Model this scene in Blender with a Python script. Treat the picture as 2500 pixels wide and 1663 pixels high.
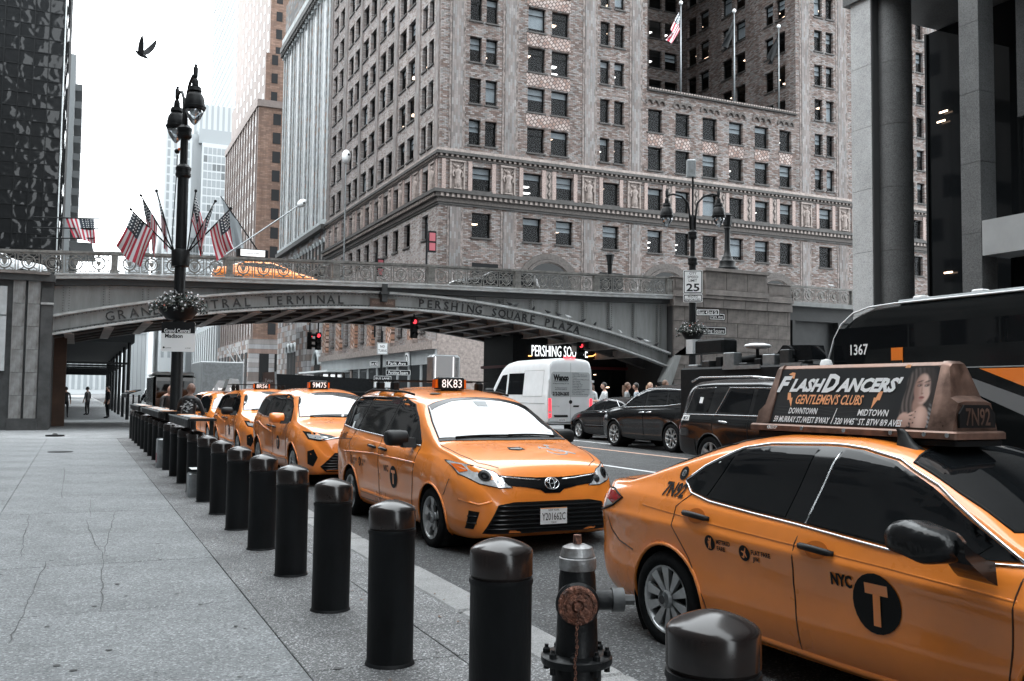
import bpy, bmesh, math, random
from math import sin, cos, pi, radians as R, sqrt, atan2
from mathutils import Vector, Matrix
from mathutils.bvhtree import BVHTree
random.seed(7)
for _o in list(bpy.data.objects): bpy.data.objects.remove(_o)
SC = bpy.context.scene
COL = SC.collection
# ---------------------------------------------------------------- camera
FPX, YAW, PITCH, ROLL = 2306.4, .42983, .05762, .01212
def cam_axes():
    f = Vector((sin(YAW)*cos(PITCH), cos(YAW)*cos(PITCH), sin(PITCH)))
    r = Vector((cos(YAW), -sin(YAW), 0)); u = r.cross(f)
    return r*cos(ROLL)+u*sin(ROLL), u*cos(ROLL)-r*sin(ROLL), f
_r, _u, _f = cam_axes()
cd = bpy.data.cameras.new('camera'); cam = bpy.data.objects.new('camera', cd); COL.objects.link(cam)
cam.matrix_world = Matrix(((_r.x,_u.x,-_f.x,0),(_r.y,_u.y,-_f.y,0),(_r.z,_u.z,-_f.z,1.75),(0,0,0,1)))
cd.sensor_width = 36; cd.sensor_fit = 'HORIZONTAL'; cd.lens = 36*FPX/2500; cd.clip_start = .05; cd.clip_end = 3000
SC.camera = cam
# ---------------------------------------------------------------- sky and sun (overcast)
SUN_EL, SUN_AZ = R(58), R(-70)      # azimuth from +Y towards +X
w = bpy.data.worlds.new('World'); SC.world = w; w.use_nodes = True
nt = w.node_tree; nt.nodes.clear()
sky = nt.nodes.new('ShaderNodeTexSky'); sky.sky_type = 'NISHITA'; sky.sun_disc = False
sky.sun_elevation = SUN_EL; sky.sun_rotation = SUN_AZ; sky.dust_density = 6; sky.air_density = 1
sc_ = nt.nodes.new('ShaderNodeVectorMath'); sc_.operation = 'SCALE'; sc_.inputs['Scale'].default_value = .10
hs = nt.nodes.new('ShaderNodeHueSaturation'); hs.inputs['Saturation'].default_value = .15
mx = nt.nodes.new('ShaderNodeMix'); mx.data_type = 'RGBA'; mx.inputs[0].default_value = .8
mx.inputs[7].default_value = (3.3, 3.5, 3.62, 1)       # cloud deck
bg = nt.nodes.new('ShaderNodeBackground'); bg.inputs['Strength'].default_value = 1.0
wo = nt.nodes.new('ShaderNodeOutputWorld')
nt.links.new(sky.outputs[0], sc_.inputs[0]); nt.links.new(sc_.outputs[0], hs.inputs['Color'])
nt.links.new(hs.outputs[0], mx.inputs[6]); nt.links.new(mx.outputs[2], bg.inputs['Color']); nt.links.new(bg.outputs[0], wo.inputs[0])
sl = bpy.data.lights.new('sun', 'SUN'); sl.energy = .8; sl.angle = R(30); sl.color = (1, .97, .93)
so = bpy.data.objects.new('sun', sl); COL.objects.link(so)
_d = Vector((sin(SUN_AZ)*cos(SUN_EL), cos(SUN_AZ)*cos(SUN_EL), sin(SUN_EL)))
so.rotation_euler = _d.to_track_quat('Z', 'Y').to_euler(); so.location = (0, 0, 80)
vs = SC.view_settings; vs.view_transform = 'Standard'; vs.look = 'None'; vs.exposure = 0.9; vs.gamma = 1; vs.use_curve_mapping = False
SC.render.engine = 'CYCLES'; SC.cycles.use_denoising = True; SC.cycles.max_bounces = 7; SC.cycles.transparent_max_bounces = 10; SC.cycles.caustics_reflective = False; SC.cycles.caustics_refractive = False
# ---------------------------------------------------------------- materials
MT = {}
def N(nt, t, **kw):
    n = nt.nodes.new(t)
    for k, v in kw.items(): setattr(n, k, v)
    return n
def mat(name, col, rough=.6, metal=0, var=0., vs=4., col2=None, bump=0., bs=60., coat=0., emit=None, es=1., spec=.5, rvar=0., coords='Object', stretch=None, det=4.):
    if name in MT: return MT[name]
    m = bpy.data.materials.new(name); m.use_nodes = True; nt = m.node_tree
    b = nt.nodes['Principled BSDF']; L = nt.links.new
    c = (*col, 1); b.inputs['Base Color'].default_value = c; b.inputs['Roughness'].default_value = rough
    b.inputs['Metallic'].default_value = metal; b.inputs['Specular IOR Level'].default_value = spec
    if coat: b.inputs['Coat Weight'].default_value = coat; b.inputs['Coat Roughness'].default_value = .04
    if emit: b.inputs['Emission Color'].default_value = (*emit, 1); b.inputs['Emission Strength'].default_value = es
    if var or bump or rvar or col2:
        tc = N(nt, 'ShaderNodeTexCoord'); vec = tc.outputs[coords]
        if stretch:
            mp = N(nt, 'ShaderNodeMapping'); mp.inputs['Scale'].default_value = stretch; L(vec, mp.inputs[0]); vec = mp.outputs[0]
        no = N(nt, 'ShaderNodeTexNoise'); no.inputs['Scale'].default_value = vs; no.inputs['Detail'].default_value = det; no.inputs['Roughness'].default_value = .65
        L(vec, no.inputs['Vector'])
        if var or col2:
            rp = N(nt, 'ShaderNodeValToRGB'); rp.color_ramp.elements[0].position = .32; rp.color_ramp.elements[1].position = .68
            c2 = col2 or tuple(min(1, x*(1+var)) for x in col); c1 = col if col2 else tuple(x*(1-var) for x in col)
            rp.color_ramp.elements[0].color = (*c1, 1); rp.color_ramp.elements[1].color = (*c2, 1)
            L(no.outputs['Fac'], rp.inputs[0]); L(rp.outputs[0], b.inputs['Base Color'])
        if rvar:
            mr = N(nt, 'ShaderNodeMapRange'); mr.inputs[1].default_value = .3; mr.inputs[2].default_value = .7
            mr.inputs[3].default_value = max(.02, rough-rvar); mr.inputs[4].default_value = min(1, rough+rvar)
            L(no.outputs['Fac'], mr.inputs[0]); L(mr.outputs[0], b.inputs['Roughness'])
        if bump:
            n2 = N(nt, 'ShaderNodeTexNoise'); n2.inputs['Scale'].default_value = bs; n2.inputs['Detail'].default_value = 3; L(vec, n2.inputs['Vector'])
            bp = N(nt, 'ShaderNodeBump'); bp.inputs['Strength'].default_value = bump; bp.inputs['Distance'].default_value = .02
            L(n2.outputs['Fac'], bp.inputs['Height']); L(bp.outputs[0], b.inputs['Normal'])
    MT[name] = m
    return m
def speckle(name, base, dark, light, scale, rough=.8, big=.25, joint=0, bump=.3):
    """granular stone / asphalt: salt-and-pepper grains over slow stains"""
    m = bpy.data.materials.new(name); m.use_nodes = True; nt = m.node_tree; L = nt.links.new
    b = nt.nodes['Principled BSDF']; b.inputs['Roughness'].default_value = rough
    tc = N(nt, 'ShaderNodeTexCoord')
    v = N(nt, 'ShaderNodeTexVoronoi'); v.inputs['Scale'].default_value = scale; L(tc.outputs['Object'], v.inputs['Vector'])
    sp = N(nt, 'ShaderNodeSeparateColor'); L(v.outputs['Color'], sp.inputs[0])
    rp = N(nt, 'ShaderNodeValToRGB'); e = rp.color_ramp.elements
    e[0].position = 0; e[0].color = (*dark, 1); e[1].position = 1; e[1].color = (*light, 1)
    x = e.new(.35); x.color = (*base, 1); x = e.new(.78); x.color = (*[q*1.15 for q in base], 1)
    L(sp.outputs[0], rp.inputs[0])
    n1 = N(nt, 'ShaderNodeTexNoise'); n1.inputs['Scale'].default_value = .9; n1.inputs['Detail'].default_value = 5; n1.inputs['Roughness'].default_value = .7
    L(tc.outputs['Object'], n1.inputs['Vector'])
    mr = N(nt, 'ShaderNodeMapRange'); mr.inputs[1].default_value = .3; mr.inputs[2].default_value = .7; mr.inputs[3].default_value = 1-big; mr.inputs[4].default_value = 1+big
    L(n1.outputs['Fac'], mr.inputs[0])
    mm = N(nt, 'ShaderNodeVectorMath', operation='SCALE'); L(rp.outputs[0], mm.inputs[0]); L(mr.outputs[0], mm.inputs['Scale']); L(mm.outputs[0], b.inputs['Base Color'])
    bp = N(nt, 'ShaderNodeBump'); bp.inputs['Strength'].default_value = bump; bp.inputs['Distance'].default_value = .006
    L(sp.outputs[0], bp.inputs['Height']); L(bp.outputs[0], b.inputs['Normal'])
    MT[name] = m; return m
def brickmat(name, ax, bw, bh, cols, mortar, vertical=False, rough=.85, msize=.016, zebra=None):
    """brick in metres, ax = horizontal axis letter; four brick tones picked per brick"""
    m = bpy.data.materials.new(name); m.use_nodes = True; nt = m.node_tree; L = nt.links.new
    b = nt.nodes['Principled BSDF']; b.inputs['Roughness'].default_value = rough; b.inputs['Specular IOR Level'].default_value = .25
    tc = N(nt, 'ShaderNodeTexCoord'); sx = N(nt, 'ShaderNodeSeparateXYZ'); L(tc.outputs['Object'], sx.inputs[0])
    cb = N(nt, 'ShaderNodeCombineXYZ')
    h, z = sx.outputs[ax], sx.outputs['Z']
    if vertical: h, z = z, h
    L(h, cb.inputs[0]); L(z, cb.inputs[1])
    def brick(off, c1, c2):
        k = N(nt, 'ShaderNodeTexBrick'); k.inputs['Scale'].default_value = 1; k.inputs['Brick Width'].default_value = bw; k.inputs['Row Height'].default_value = bh
        k.inputs['Mortar Size'].default_value = msize; k.inputs['Color1'].default_value = (*c1, 1); k.inputs['Color2'].default_value = (*c2, 1)
        k.inputs['Mortar'].default_value = (*mortar, 1); k.inputs['Bias'].default_value = off; k.inputs['Mortar Smooth'].default_value = .2
        L(cb.outputs[0], k.inputs['Vector']); return k
    k1 = brick(0, (0, 0, 0), (1, 1, 1))
    rp = N(nt, 'ShaderNodeValToRGB'); rp.color_ramp.interpolation = 'CONSTANT'; e = rp.color_ramp.elements
    n = len(cols); e[0].position = 0; e[0].color = (*cols[0], 1); e[1].position = 1/n; e[1].color = (*cols[1], 1)
    for i in range(2, n): q = e.new(i/n); q.color = (*cols[i], 1)
    L(k1.outputs['Color'], rp.inputs[0])
    mx = N(nt, 'ShaderNodeMix', data_type='RGBA'); L(k1.outputs['Fac'], mx.inputs[0]); L(rp.outputs[0], mx.inputs[6]); mx.inputs[7].default_value = (*mortar, 1)
    mpv = N(nt, 'ShaderNodeMapping'); mpv.inputs['Scale'].default_value = (1, 1, .16); L(tc.outputs['Object'], mpv.inputs[0]); no = N(nt, 'ShaderNodeTexNoise'); no.inputs['Scale'].default_value = .8; no.inputs['Detail'].default_value = 6; no.inputs['Roughness'].default_value = .7; L(mpv.outputs[0], no.inputs['Vector'])
    mr = N(nt, 'ShaderNodeMapRange'); mr.inputs[1].default_value = .3; mr.inputs[2].default_value = .7; mr.inputs[3].default_value = .70; mr.inputs[4].default_value = 1.18; L(no.outputs['Fac'], mr.inputs[0])
    mm = N(nt, 'ShaderNodeVectorMath', operation='SCALE'); L(mx.outputs[2], mm.inputs[0]); L(mr.outputs[0], mm.inputs['Scale']); L(mm.outputs[0], b.inputs['Base Color'])
    bp = N(nt, 'ShaderNodeBump'); bp.inputs['Strength'].default_value = .5; bp.inputs['Distance'].default_value = .02; bp.invert = True
    L(k1.outputs['Fac'], bp.inputs['Height']); L(bp.outputs[0], b.inputs['Normal'])
    MT[name] = m; return m
def glassmat(name, tint=(.5, .55, .58), refl=.12, rough=.02, wave=0., wscale=1., hi=1.):
    m = bpy.data.materials.new(name); m.use_nodes = True; nt = m.node_tree; nt.nodes.clear(); L = nt.links.new
    o = N(nt, 'ShaderNodeOutputMaterial'); t = N(nt, 'ShaderNodeBsdfTransparent'); t.inputs[0].default_value = (*tint, 1)
    g = N(nt, 'ShaderNodeBsdfGlossy'); g.inputs['Roughness'].default_value = rough; g.inputs[0].default_value = (.95, .97, 1, 1)
    lw = N(nt, 'ShaderNodeFresnel'); lw.inputs[0].default_value = 1.5
    mr = N(nt, 'ShaderNodeMapRange'); mr.inputs[1].default_value = .04; mr.inputs[2].default_value = 1; mr.inputs[3].default_value = refl; mr.inputs[4].default_value = hi; L(lw.outputs[0], mr.inputs[0])
    mx = N(nt, 'ShaderNodeMixShader'); L(mr.outputs[0], mx.inputs[0]); L(t.outputs[0], mx.inputs[1]); L(g.outputs[0], mx.inputs[2]); L(mx.outputs[0], o.inputs[0])
    if wave:
        tc = N(nt, 'ShaderNodeTexCoord'); no = N(nt, 'ShaderNodeTexNoise'); no.inputs['Scale'].default_value = wscale; no.inputs['Detail'].default_value = 2
        L(tc.outputs['Object'], no.inputs['Vector'])
        bp = N(nt, 'ShaderNodeBump'); bp.inputs['Strength'].default_value = wave; bp.inputs['Distance'].default_value = .2; L(no.outputs['Fac'], bp.inputs['Height']); L(bp.outputs[0], g.inputs['Normal'])
    MT[name] = m; return m
OR = (.94, .272, .036)
mat('taxi', OR, .30, var=.07, vs=1.7, rvar=.06, coat=.9, bump=.02, bs=2.2)
mat('taxi_line', (.05, .015, .004), .6)
mat('black', (.0075, .0085, .0095), .55, var=.3, vs=6, spec=.15)
mat('black_gloss', (.006, .007, .008), .14, spec=.35)
mat('black_paint', (.006, .007, .008), .16, spec=.4, coat=.25, var=.2, vs=2)
mat('rubber', (.010, .011, .012), .8, spec=.12, var=.3, vs=20, bump=.2, bs=80)
mat('plastic', (.012, .013, .014), .45, spec=.25, bump=.1, bs=200)
mat('autoglass', (.006, .007, .008), .03, spec=.22)
mat('windshield', (.03, .034, .036), .03, spec=1., coat=1.)
mat('chrome', (.75, .77, .79), .12, 1)
mat('alloy', (.5, .52, .53), .3, .55, var=.1, vs=20)
mat('lampglass', (.72, .75, .77), .08, .35, var=.25, vs=14, coat=1)
mat('lens_red', (.45, .01, .012), .1, coat=1)
mat('lens_red_on', (.8, .02, .03), .2, emit=(1, .05, .07), es=1.1)
mat('lens_amber', (.85, .16, .01), .15, coat=1)
mat('white_paint', (.72, .75, .77), .3, coat=.7, var=.05, vs=3)
mat('white', (.8, .82, .83), .5)
mat('ink', (.009, .010, .011), .55, spec=.2)
mat('grey_ink', (.3, .32, .33), .55)
mat('orange_ink', (.9, .42, .2), .5)
mat('iron', (.0075, .0085, .0095), .5, spec=.2, var=.35, vs=8, rvar=.12, bump=.12, bs=40)
mat('steel_dark', (.05, .053, .055), .4, .6, var=.2, vs=10)
mat('grey_metal', (.28, .3, .31), .4, .7, var=.2, vs=6)
mat('dark_room', (.012, .0125, .013), .9)
mat('blind', (.5, .53, .55), .8, var=.12, vs=2)
mat('frame_dark', (.008, .009, .01), .6, spec=.15)
mat('roomlight', (1, .9, .8), .5, emit=(1, .70, .50), es=3.0)
mat('roomlight_white', (1, 1, 1), .5, emit=(1, .93, .88), es=3.0)
mat('led', (1, 1, 1), .5, emit=(.95, .98, 1), es=1.1)
mat('led_amber', (1, .5, .2), .5, emit=(1, .42, .12), es=2.0)
glassmat('pane', (.62, .65, .67), .012, .3, hi=.2)
glassmat('pane_clear', (.8, .83, .85), .10)
# ---------------------------------------------------------------- mesh builder
class MB:
    def __init__(s): s.v = []; s.f = []; s.m = []
    def add(s, vs, fs, mi=0):
        o = len(s.v); s.v += [tuple(v) for v in vs]; s.f += [[i+o for i in f] for f in fs]; s.m += [mi]*len(fs); return s
    def box(s, a, b, mi=0, M=None):
        x0, y0, z0 = a; x1, y1, z1 = b
        vs = [Vector(p) for p in ((x0,y0,z0),(x1,y0,z0),(x1,y1,z0),(x0,y1,z0),(x0,y0,z1),(x1,y0,z1),(x1,y1,z1),(x0,y1,z1))]
        if M: vs = [M @ v for v in vs]
        return s.add(vs, [(3,2,1,0),(4,5,6,7),(0,1,5,4),(1,2,6,5),(2,3,7,6),(3,0,4,7)], mi)
    def cbox(s, c, d, mi=0, M=None): return s.box([c[i]-d[i]/2 for i in range(3)], [c[i]+d[i]/2 for i in range(3)], mi, M)
    def bbox(s, a, b, r, mi=0, M=None):
        """box with chamfered vertical + top edges (cheap bevel)"""
        x0, y0, z0 = a; x1, y1, z1 = b
        ring = lambda i, z: [(x0+i,y0+r*(i==0)+i*0,z),]
        def rg(k, z):
            return [(x0+k+r, y0+k, z), (x1-k-r, y0+k, z), (x1-k, y0+k+r, z), (x1-k, y1-k-r, z), (x1-k-r, y1-k, z), (x0+k+r, y1-k, z), (x0+k, y1-k-r, z), (x0+k, y0+k+r, z)]
        rs = [rg(0, z0), rg(0, z1-r), rg(r, z1)]
        return s.rings(rs, True, True, mi, M)
    def rings(s, rs, cap0=False, cap1=False, mi=0, M=None, closed=True):
        n = len(rs[0]); vs = [Vector(p) for r in rs for p in r]
        if M: vs = [M @ v for v in vs]
        fs = []
        for i in range(len(rs)-1):
            for j in range(n if closed else n-1):
                k = (j+1) % n; fs.append((i*n+j, i*n+k, (i+1)*n+k, (i+1)*n+j))
        if cap0: fs.append(tuple(range(n-1, -1, -1)))
        if cap1: o = (len(rs)-1)*n; fs.append(tuple(range(o, o+n)))
        return s.add(vs, fs, mi)
    def lathe(s, prof, n=16, c=(0,0,0), mi=0, M=None, caps=True):
        rs = [[(c[0]+r*cos(2*pi*k/n), c[1]+r*sin(2*pi*k/n), c[2]+z) for k in range(n)] for r, z in prof]
        return s.rings(rs, caps, caps, mi, M)
    def cyl(s, a, b, r, n=10, r2=None, mi=0, caps=True):
        a = Vector(a); b = Vector(b); d = b-a; q = d.to_track_quat('Z', 'Y').to_matrix(); r2 = r if r2 is None else r2
        rs = [[p + q @ Vector((rr*cos(2*pi*k/n), rr*sin(2*pi*k/n), 0)) for k in range(n)] for p, rr in ((a, r), (b, r2))]
        return s.rings(rs, caps, caps, mi)
    def tube(s, pts, r, n=8, mi=0, caps=True, closed=False):
        pts = [Vector(p) for p in pts]; rs = []; m = len(pts); up = None
        for i, p in enumerate(pts):
            if closed: t = pts[(i+1) % m]-pts[i-1]
            else: t = pts[min(i+1, m-1)]-pts[max(i-1, 0)]
            t.normalize()
            if up is None: up = t.orthogonal().normalized()
            up = (up - t*up.dot(t)); up = up.normalized() if up.length > 1e-6 else t.orthogonal().normalized(); sd = t.cross(up)
            rr = r[i] if isinstance(r, (list, tuple)) else r
            rs.append([p + up*(rr*cos(2*pi*k/n)) + sd*(rr*sin(2*pi*k/n)) for k in range(n)])
        if closed: rs.append(rs[0])
        return s.rings(rs, caps and not closed, caps and not closed, mi)
    def prism(s, poly, d, mi=0, M=None):
        """poly: list of 3D points (planar), extruded by vector d"""
        n = len(poly); d = Vector(d); a = [Vector(p) for p in poly]; vs = a+[p+d for p in a]
        if M: vs = [M @ v for v in vs]
        return s.add(vs, [tuple(range(n-1, -1, -1)), tuple(range(n, 2*n))]+[(i, (i+1) % n, n+(i+1) % n, n+i) for i in range(n)], mi)
    def sphere(s, c, r, n=12, m=8, sc=(1,1,1), mi=0, M=None):
        rs = [[(c[0]+sc[0]*r*sin(pi*i/m)*cos(2*pi*k/n), c[1]+sc[1]*r*sin(pi*i/m)*sin(2*pi*k/n), c[2]-sc[2]*r*cos(pi*i/m)) for k in range(n)] for i in range(m+1)]
        return s.rings(rs, False, False, mi, M)
    def mesh(s, name='m', smooth=False, ang=None):
        me = bpy.data.meshes.new(name); me.from_pydata(s.v, [], s.f)
        if any(s.m): me.polygons.foreach_set('material_index', s.m)
        if smooth:
            me.polygons.foreach_set('use_smooth', [True]*len(s.f))
            if ang: sharp(me, ang)
        me.update(); return me
    def build(s, name, m, parent=None, smooth=False, ang=None, **kw): return obj(name, s.mesh(name, smooth, ang), m, parent, **kw)
def sharp(me, ang):
    bm = bmesh.new(); bm.from_mesh(me)
    bmesh.ops.remove_doubles(bm, verts=bm.verts, dist=1e-5)
    ca = R(ang)
    for e in bm.edges:
        if len(e.link_faces) == 2: e.smooth = e.calc_face_angle(0) < ca
    bm.to_mesh(me); bm.free()
def setm(me, m):
    ms = m if isinstance(m, (list, tuple)) else [m]
    if not me.materials:
        for k in ms: me.materials.append(MT[k] if isinstance(k, str) else k)
def obj(name, me, m, parent=None, loc=None, rot=None, **props):
    setm(me, m)
    o = bpy.data.objects.new(name, me); COL.objects.link(o)
    if parent: o.parent = parent
    if loc is not None: o.location = loc
    if rot is not None: o.rotation_euler = rot if hasattr(rot, '__len__') else (0, 0, rot)
    for k, v in props.items(): o[k] = v
    return o
def thing(name, label, cat, loc=(0,0,0), rz=0, group=None):
    o = bpy.data.objects.new(name, None); COL.objects.link(o); o.location = loc; o.rotation_euler = (0, 0, rz); o.empty_display_size = .2
    o['label'] = label; o['category'] = cat
    if group: o['group'] = group
    return o
def tag(o, label, cat, group=None):
    o['label'] = label; o['category'] = cat
    if group: o['group'] = group
    return o
def struct(o): o['kind'] = 'structure'; return o
def copy_tree(o, parent=None):
    c = o.copy(); COL.objects.link(c); c.parent = parent
    for ch in list(o.children): copy_tree(ch, c)
    return c
def dup(o, label, loc=None, rz=None):
    c = copy_tree(o); c['label'] = label
    if loc is not None: c.location = loc
    if rz is not None: c.rotation_euler = (0, 0, rz)
    return c
# ---------------------------------------------------------------- lettering
_TX = {}
def text2d(s, shear=0., bold=0., align='CENTER'):
    """text as flat mesh data, normalised to cap height 1, centred"""
    k = (s, shear, bold)
    if k in _TX: return _TX[k]
    cu = bpy.data.curves.new('t', 'FONT'); cu.body = s; cu.shear = shear; cu.offset = bold; cu.resolution_u = 2; cu.fill_mode = 'FRONT'
    ob = bpy.data.objects.new('t', cu); me = bpy.data.meshes.new_from_object(ob)
    vs = [(v.co.x, v.co.y) for v in me.vertices]; fs = [tuple(p.vertices) for p in me.polygons]
    bpy.data.objects.remove(ob); bpy.data.curves.remove(cu); bpy.data.meshes.remove(me)
    if vs:
        x0 = min(v[0] for v in vs); x1 = max(v[0] for v in vs)
        cx = (x0+x1)/2; vs = [((x-cx)/.69, y/.69-.5) for x, y in vs]
    _TX[k] = (vs, fs); return _TX[k]
def text(s, h, wid=None, shear=0., bold=0.):
    """verts (x,y) with cap height h, optionally squeezed to total width wid"""
    vs, fs = text2d(s, shear, bold)
    w = max(v[0] for v in vs)-min(v[0] for v in vs) if vs else 1
    kx = (wid/w) if wid else h
    return [(x*kx, y*h) for x, y in vs], fs
def text_obj(name, s, h, m, parent, M, wid=None, shear=0., bold=0., depth=0., **kw):
    vs, fs = text(s, h, wid, shear, bold)
    b = MB(); b.add([M @ Vector((x, y, 0)) for x, y in vs], fs)
    if depth:
        bm = bmesh.new(); me = b.mesh(); bm.from_mesh(me)
        nrm = (M.to_3x3() @ Vector((0, 0, 1))).normalized()
        r = bmesh.ops.extrude_face_region(bm, geom=bm.faces[:]); bmesh.ops.translate(bm, vec=nrm*depth, verts=[g for g in r['geom'] if isinstance(g, bmesh.types.BMVert)])
        bmesh.ops.recalc_face_normals(bm, faces=bm.faces); bm.to_mesh(me); bm.free()
        return obj(name, me, m, parent, **kw)
    return b.build(name, m, parent, **kw)
def frame(o, x, y):
    """matrix with columns x, y, x×y at origin o"""
    x = Vector(x).normalized(); y = Vector(y); y = (y-x*y.dot(x)).normalized(); z = x.cross(y)
    return Matrix(((x.x,y.x,z.x,o[0]),(x.y,y.y,z.y,o[1]),(x.z,y.z,z.z,o[2]),(0,0,0,1)))
def lerp(a, b, t): return a+(b-a)*t
def interp(pts, x):
    if x <= pts[0][0]: return pts[0][1]
    for (x0, y0), (x1, y1) in zip(pts, pts[1:]):
        if x <= x1: return lerp(y0, y1, (x-x0)/(x1-x0)) if x1 > x0 else y1
    return pts[-1][1]
# ================================================================ ground, road, pavement
speckle('asphalt', (.042,.044,.046), (.014,.015,.016), (.2,.21,.215), 80, .8, .35, bump=.9)
speckle('paving_dark', (.115,.118,.12), (.035,.035,.037), (.45,.46,.47), 120, .75, .3, bump=.6)
speckle('paving_light', (.165,.174,.18), (.095,.10,.104), (.34,.355,.36), 85, .8, .26, bump=.3)
speckle('granite_kerb', (.235,.24,.24), (.14,.14,.14), (.34,.34,.34), 160, .75, .3, bump=.2)
mat('joint', (.045,.046,.047), .95); mat('crack', (.075,.077,.078), .95)
mat('road_far', (.12,.125,.128), .85, var=.2, vs=.5)
mat('line_white', (.62,.64,.65), .7, var=.25, vs=6)
mat('line_peach', (.62,.40,.30), .7, var=.25, vs=6)
mat('plaza', (.16,.165,.17), .8, var=.2, vs=.6)
ROADPTS = [(2.95,0),(4.2,.03),(6,.14),(8,.2),(18.3,.2)]
def zr(x): return interp(ROADPTS, x)
def strip(xs, zf, y0, y1, dy=None):
    b = MB(); ys = [y0, y1] if not dy else [y0+(y1-y0)*i/dy for i in range(dy+1)]
    n = len(ys); b.add([(x, y, zf(x)) for x in xs for y in ys], [(i*n+j, (i+1)*n+j, (i+1)*n+j+1, i*n+j+1) for i in range(len(xs)-1) for j in range(n-1)])
    return b
struct(MB().add([(-900,-300,-.08),(900,-300,-.08),(900,1500,-.08),(-900,1500,-.08)], [(0,1,2,3)]).build('ground', 'road_far'))
struct(strip([2.95,4.2,6,8,13,18.3], zr, -40, 700, 4).build('road', 'asphalt', smooth=True))
struct(MB().box((18.3,-40,-.05),(18.62,700,.35)).build('kerb', 'granite_kerb'))
struct(MB().box((18.62,-40,-.05),(140,700,.345)).build('plaza', 'plaza'))
for n, m, x, wd, y0, y1 in (('lane_marking','line_white',10.8,.13,-20,60),('lane_marking','line_peach',13.95,.14,-20,60),('lane_marking','line_white',7.6,.13,24,60),
                        ('lane_marking','line_white',15.75,.12,26.2,29.4),('lane_marking','line_white',15.75,.12,32,35),('lane_marking','line_white',17.2,.12,27.2,28.6)):
    struct(MB().add([(x-wd/2,y0,zr(x)+.004),(x+wd/2,y0,zr(x)+.004),(x+wd/2,y1,zr(x)+.004),(x-wd/2,y1,zr(x)+.004)],[(0,1,2,3)]).build(n, m))
sw = struct(MB().box((-30,-10,-.05),(2.6,300,.128)).build('sidewalk', 'joint'))
COLS = [(-7.1,-4.998),(-4.992,-2.878),(-2.872,-.848),(-.842,1.247),(1.253,2.17),(2.178,2.595)]
_slab = {}
for j in range(16):
    y0 = 1.4+2.05*j
    for i, (a, c) in enumerate(COLS):
        k = (i,)
        if k not in _slab:
            me = MB().bbox((a,0,-.02),(c,2.043,.022),.004).mesh('paving_slab'); setm(me, 'paving_dark' if i >= 4 else 'paving_light'); _slab[k] = me
        o = obj('paving_slab', _slab[k], None, sw, loc=(0, y0, .128+random.uniform(-.0015,.0015)))
far = MB().box((-30,34.25,.12),(2.595,300,.150)).build('far_paving', 'paving_light', sw)
MB().box((-30,-10,.12),(2.595,1.38,.149)).build('near_paving', 'paving_dark', sw)
MB().box((-30,1.4,.12),(-7.12,34.2,.149)).build('side_paving', 'paving_light', sw)
def ribbon(pts, wd, z):
    b = MB(); vs = []
    for i, p in enumerate(pts):
        q = Vector(pts[min(i+1,len(pts)-1)])-Vector(pts[max(i-1,0)]); n = Vector((-q.y,q.x)).normalized(); ww = wd*random.uniform(.4,1.2)*(.4 if i in (0,len(pts)-1) else 1)
        vs += [(p[0]+n.x*ww, p[1]+n.y*ww, z), (p[0]-n.x*ww, p[1]-n.y*ww, z)]
    return b.add(vs, [(2*i,2*i+1,2*i+3,2*i+2) for i in range(len(pts)-1)])
def wiggle(pts, n=6, a=.02):
    out = []
    for p, q in zip(pts, pts[1:]):
        for k in range(n): t = k/n; out.append((lerp(p[0],q[0],t)+random.uniform(-a,a), lerp(p[1],q[1],t)))
    return out+[pts[-1]]
for c in ([(-.21,9.9),(-.26,8.48),(-.3,7.64),(-.34,6.79)],[(-.5,13.61),(-.47,11.66),(-.43,10.25)],[(-.19,21.66),(-.17,18.2),(-.15,15.42)],
          [(.15,12.82),(.21,10.99),(.28,10.1),(.24,8.57),(.21,7.5)],[(.52,13.67),(.39,11.8),(.29,10.09)],[(.22,15.3),(.2,13.08)],[(1.3,6.2),(1.9,6.35),(2.15,6.1)],[(1.28,3.9),(1.75,4.4),(2.1,4.9)]):
    ribbon(wiggle(c, 7, .012), .0045, .1535).build('crack', 'crack', sw)
gm = MB(); rg_ = random.Random(4)
for i in range(420):
    x, y, r_ = rg_.uniform(-4,2.1), 2+30*rg_.random()**1.3, rg_.uniform(.008,.028); n = 7; a0 = rg_.random()*6
    gm.add([(x+r_*rg_.uniform(.7,1.2)*cos(a0+2*pi*k/n), y+r_*rg_.uniform(.7,1.2)*sin(a0+2*pi*k/n), .1538) for k in range(n)], [tuple(range(n))])
gm.build('gum_spots', mat('gum', (.06,.061,.062), .8), sw, kind='stuff')
lt_ = MB()
for i in range(60):
    x, y = rg_.uniform(1.3,2.9), rg_.uniform(3,16); a0 = rg_.random()*6; s_ = rg_.uniform(.012,.03); lt_.add([(x+s_*cos(a0+k*1.57)*(1 if k % 2 else .5), y+s_*sin(a0+k*1.57)*(1 if k % 2 else .5), .158+.006*(k % 2)) for k in range(4)], [(0,1,2,3)])
lt_.build('litter', mat('dry_leaf', (.16,.10,.075), .8), sw, kind='stuff')
kb = struct(MB().box((2.598,-10,-.06),(2.94,300,.10)).build('kerb', 'joint'))
_ks = []
for v in range(3):
    b = MB(); b.bbox((2.602,0,-.03),(2.95+.01*v,1.83,.152-.002*v),.018+.006*v); me = b.mesh('kerb_stone'); setm(me, 'granite_kerb'); _ks.append(me)
for j in range(22): obj('kerb_stone', _ks[j % 3], None, kb, loc=(random.uniform(-.006,.006), 1.1+1.845*j, 0), rot=(0,0,random.uniform(-.003,.003)))
MB().box((2.602,41.9,-.03),(2.95,300,.15)).build('far_kerb', 'granite_kerb', kb)
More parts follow.
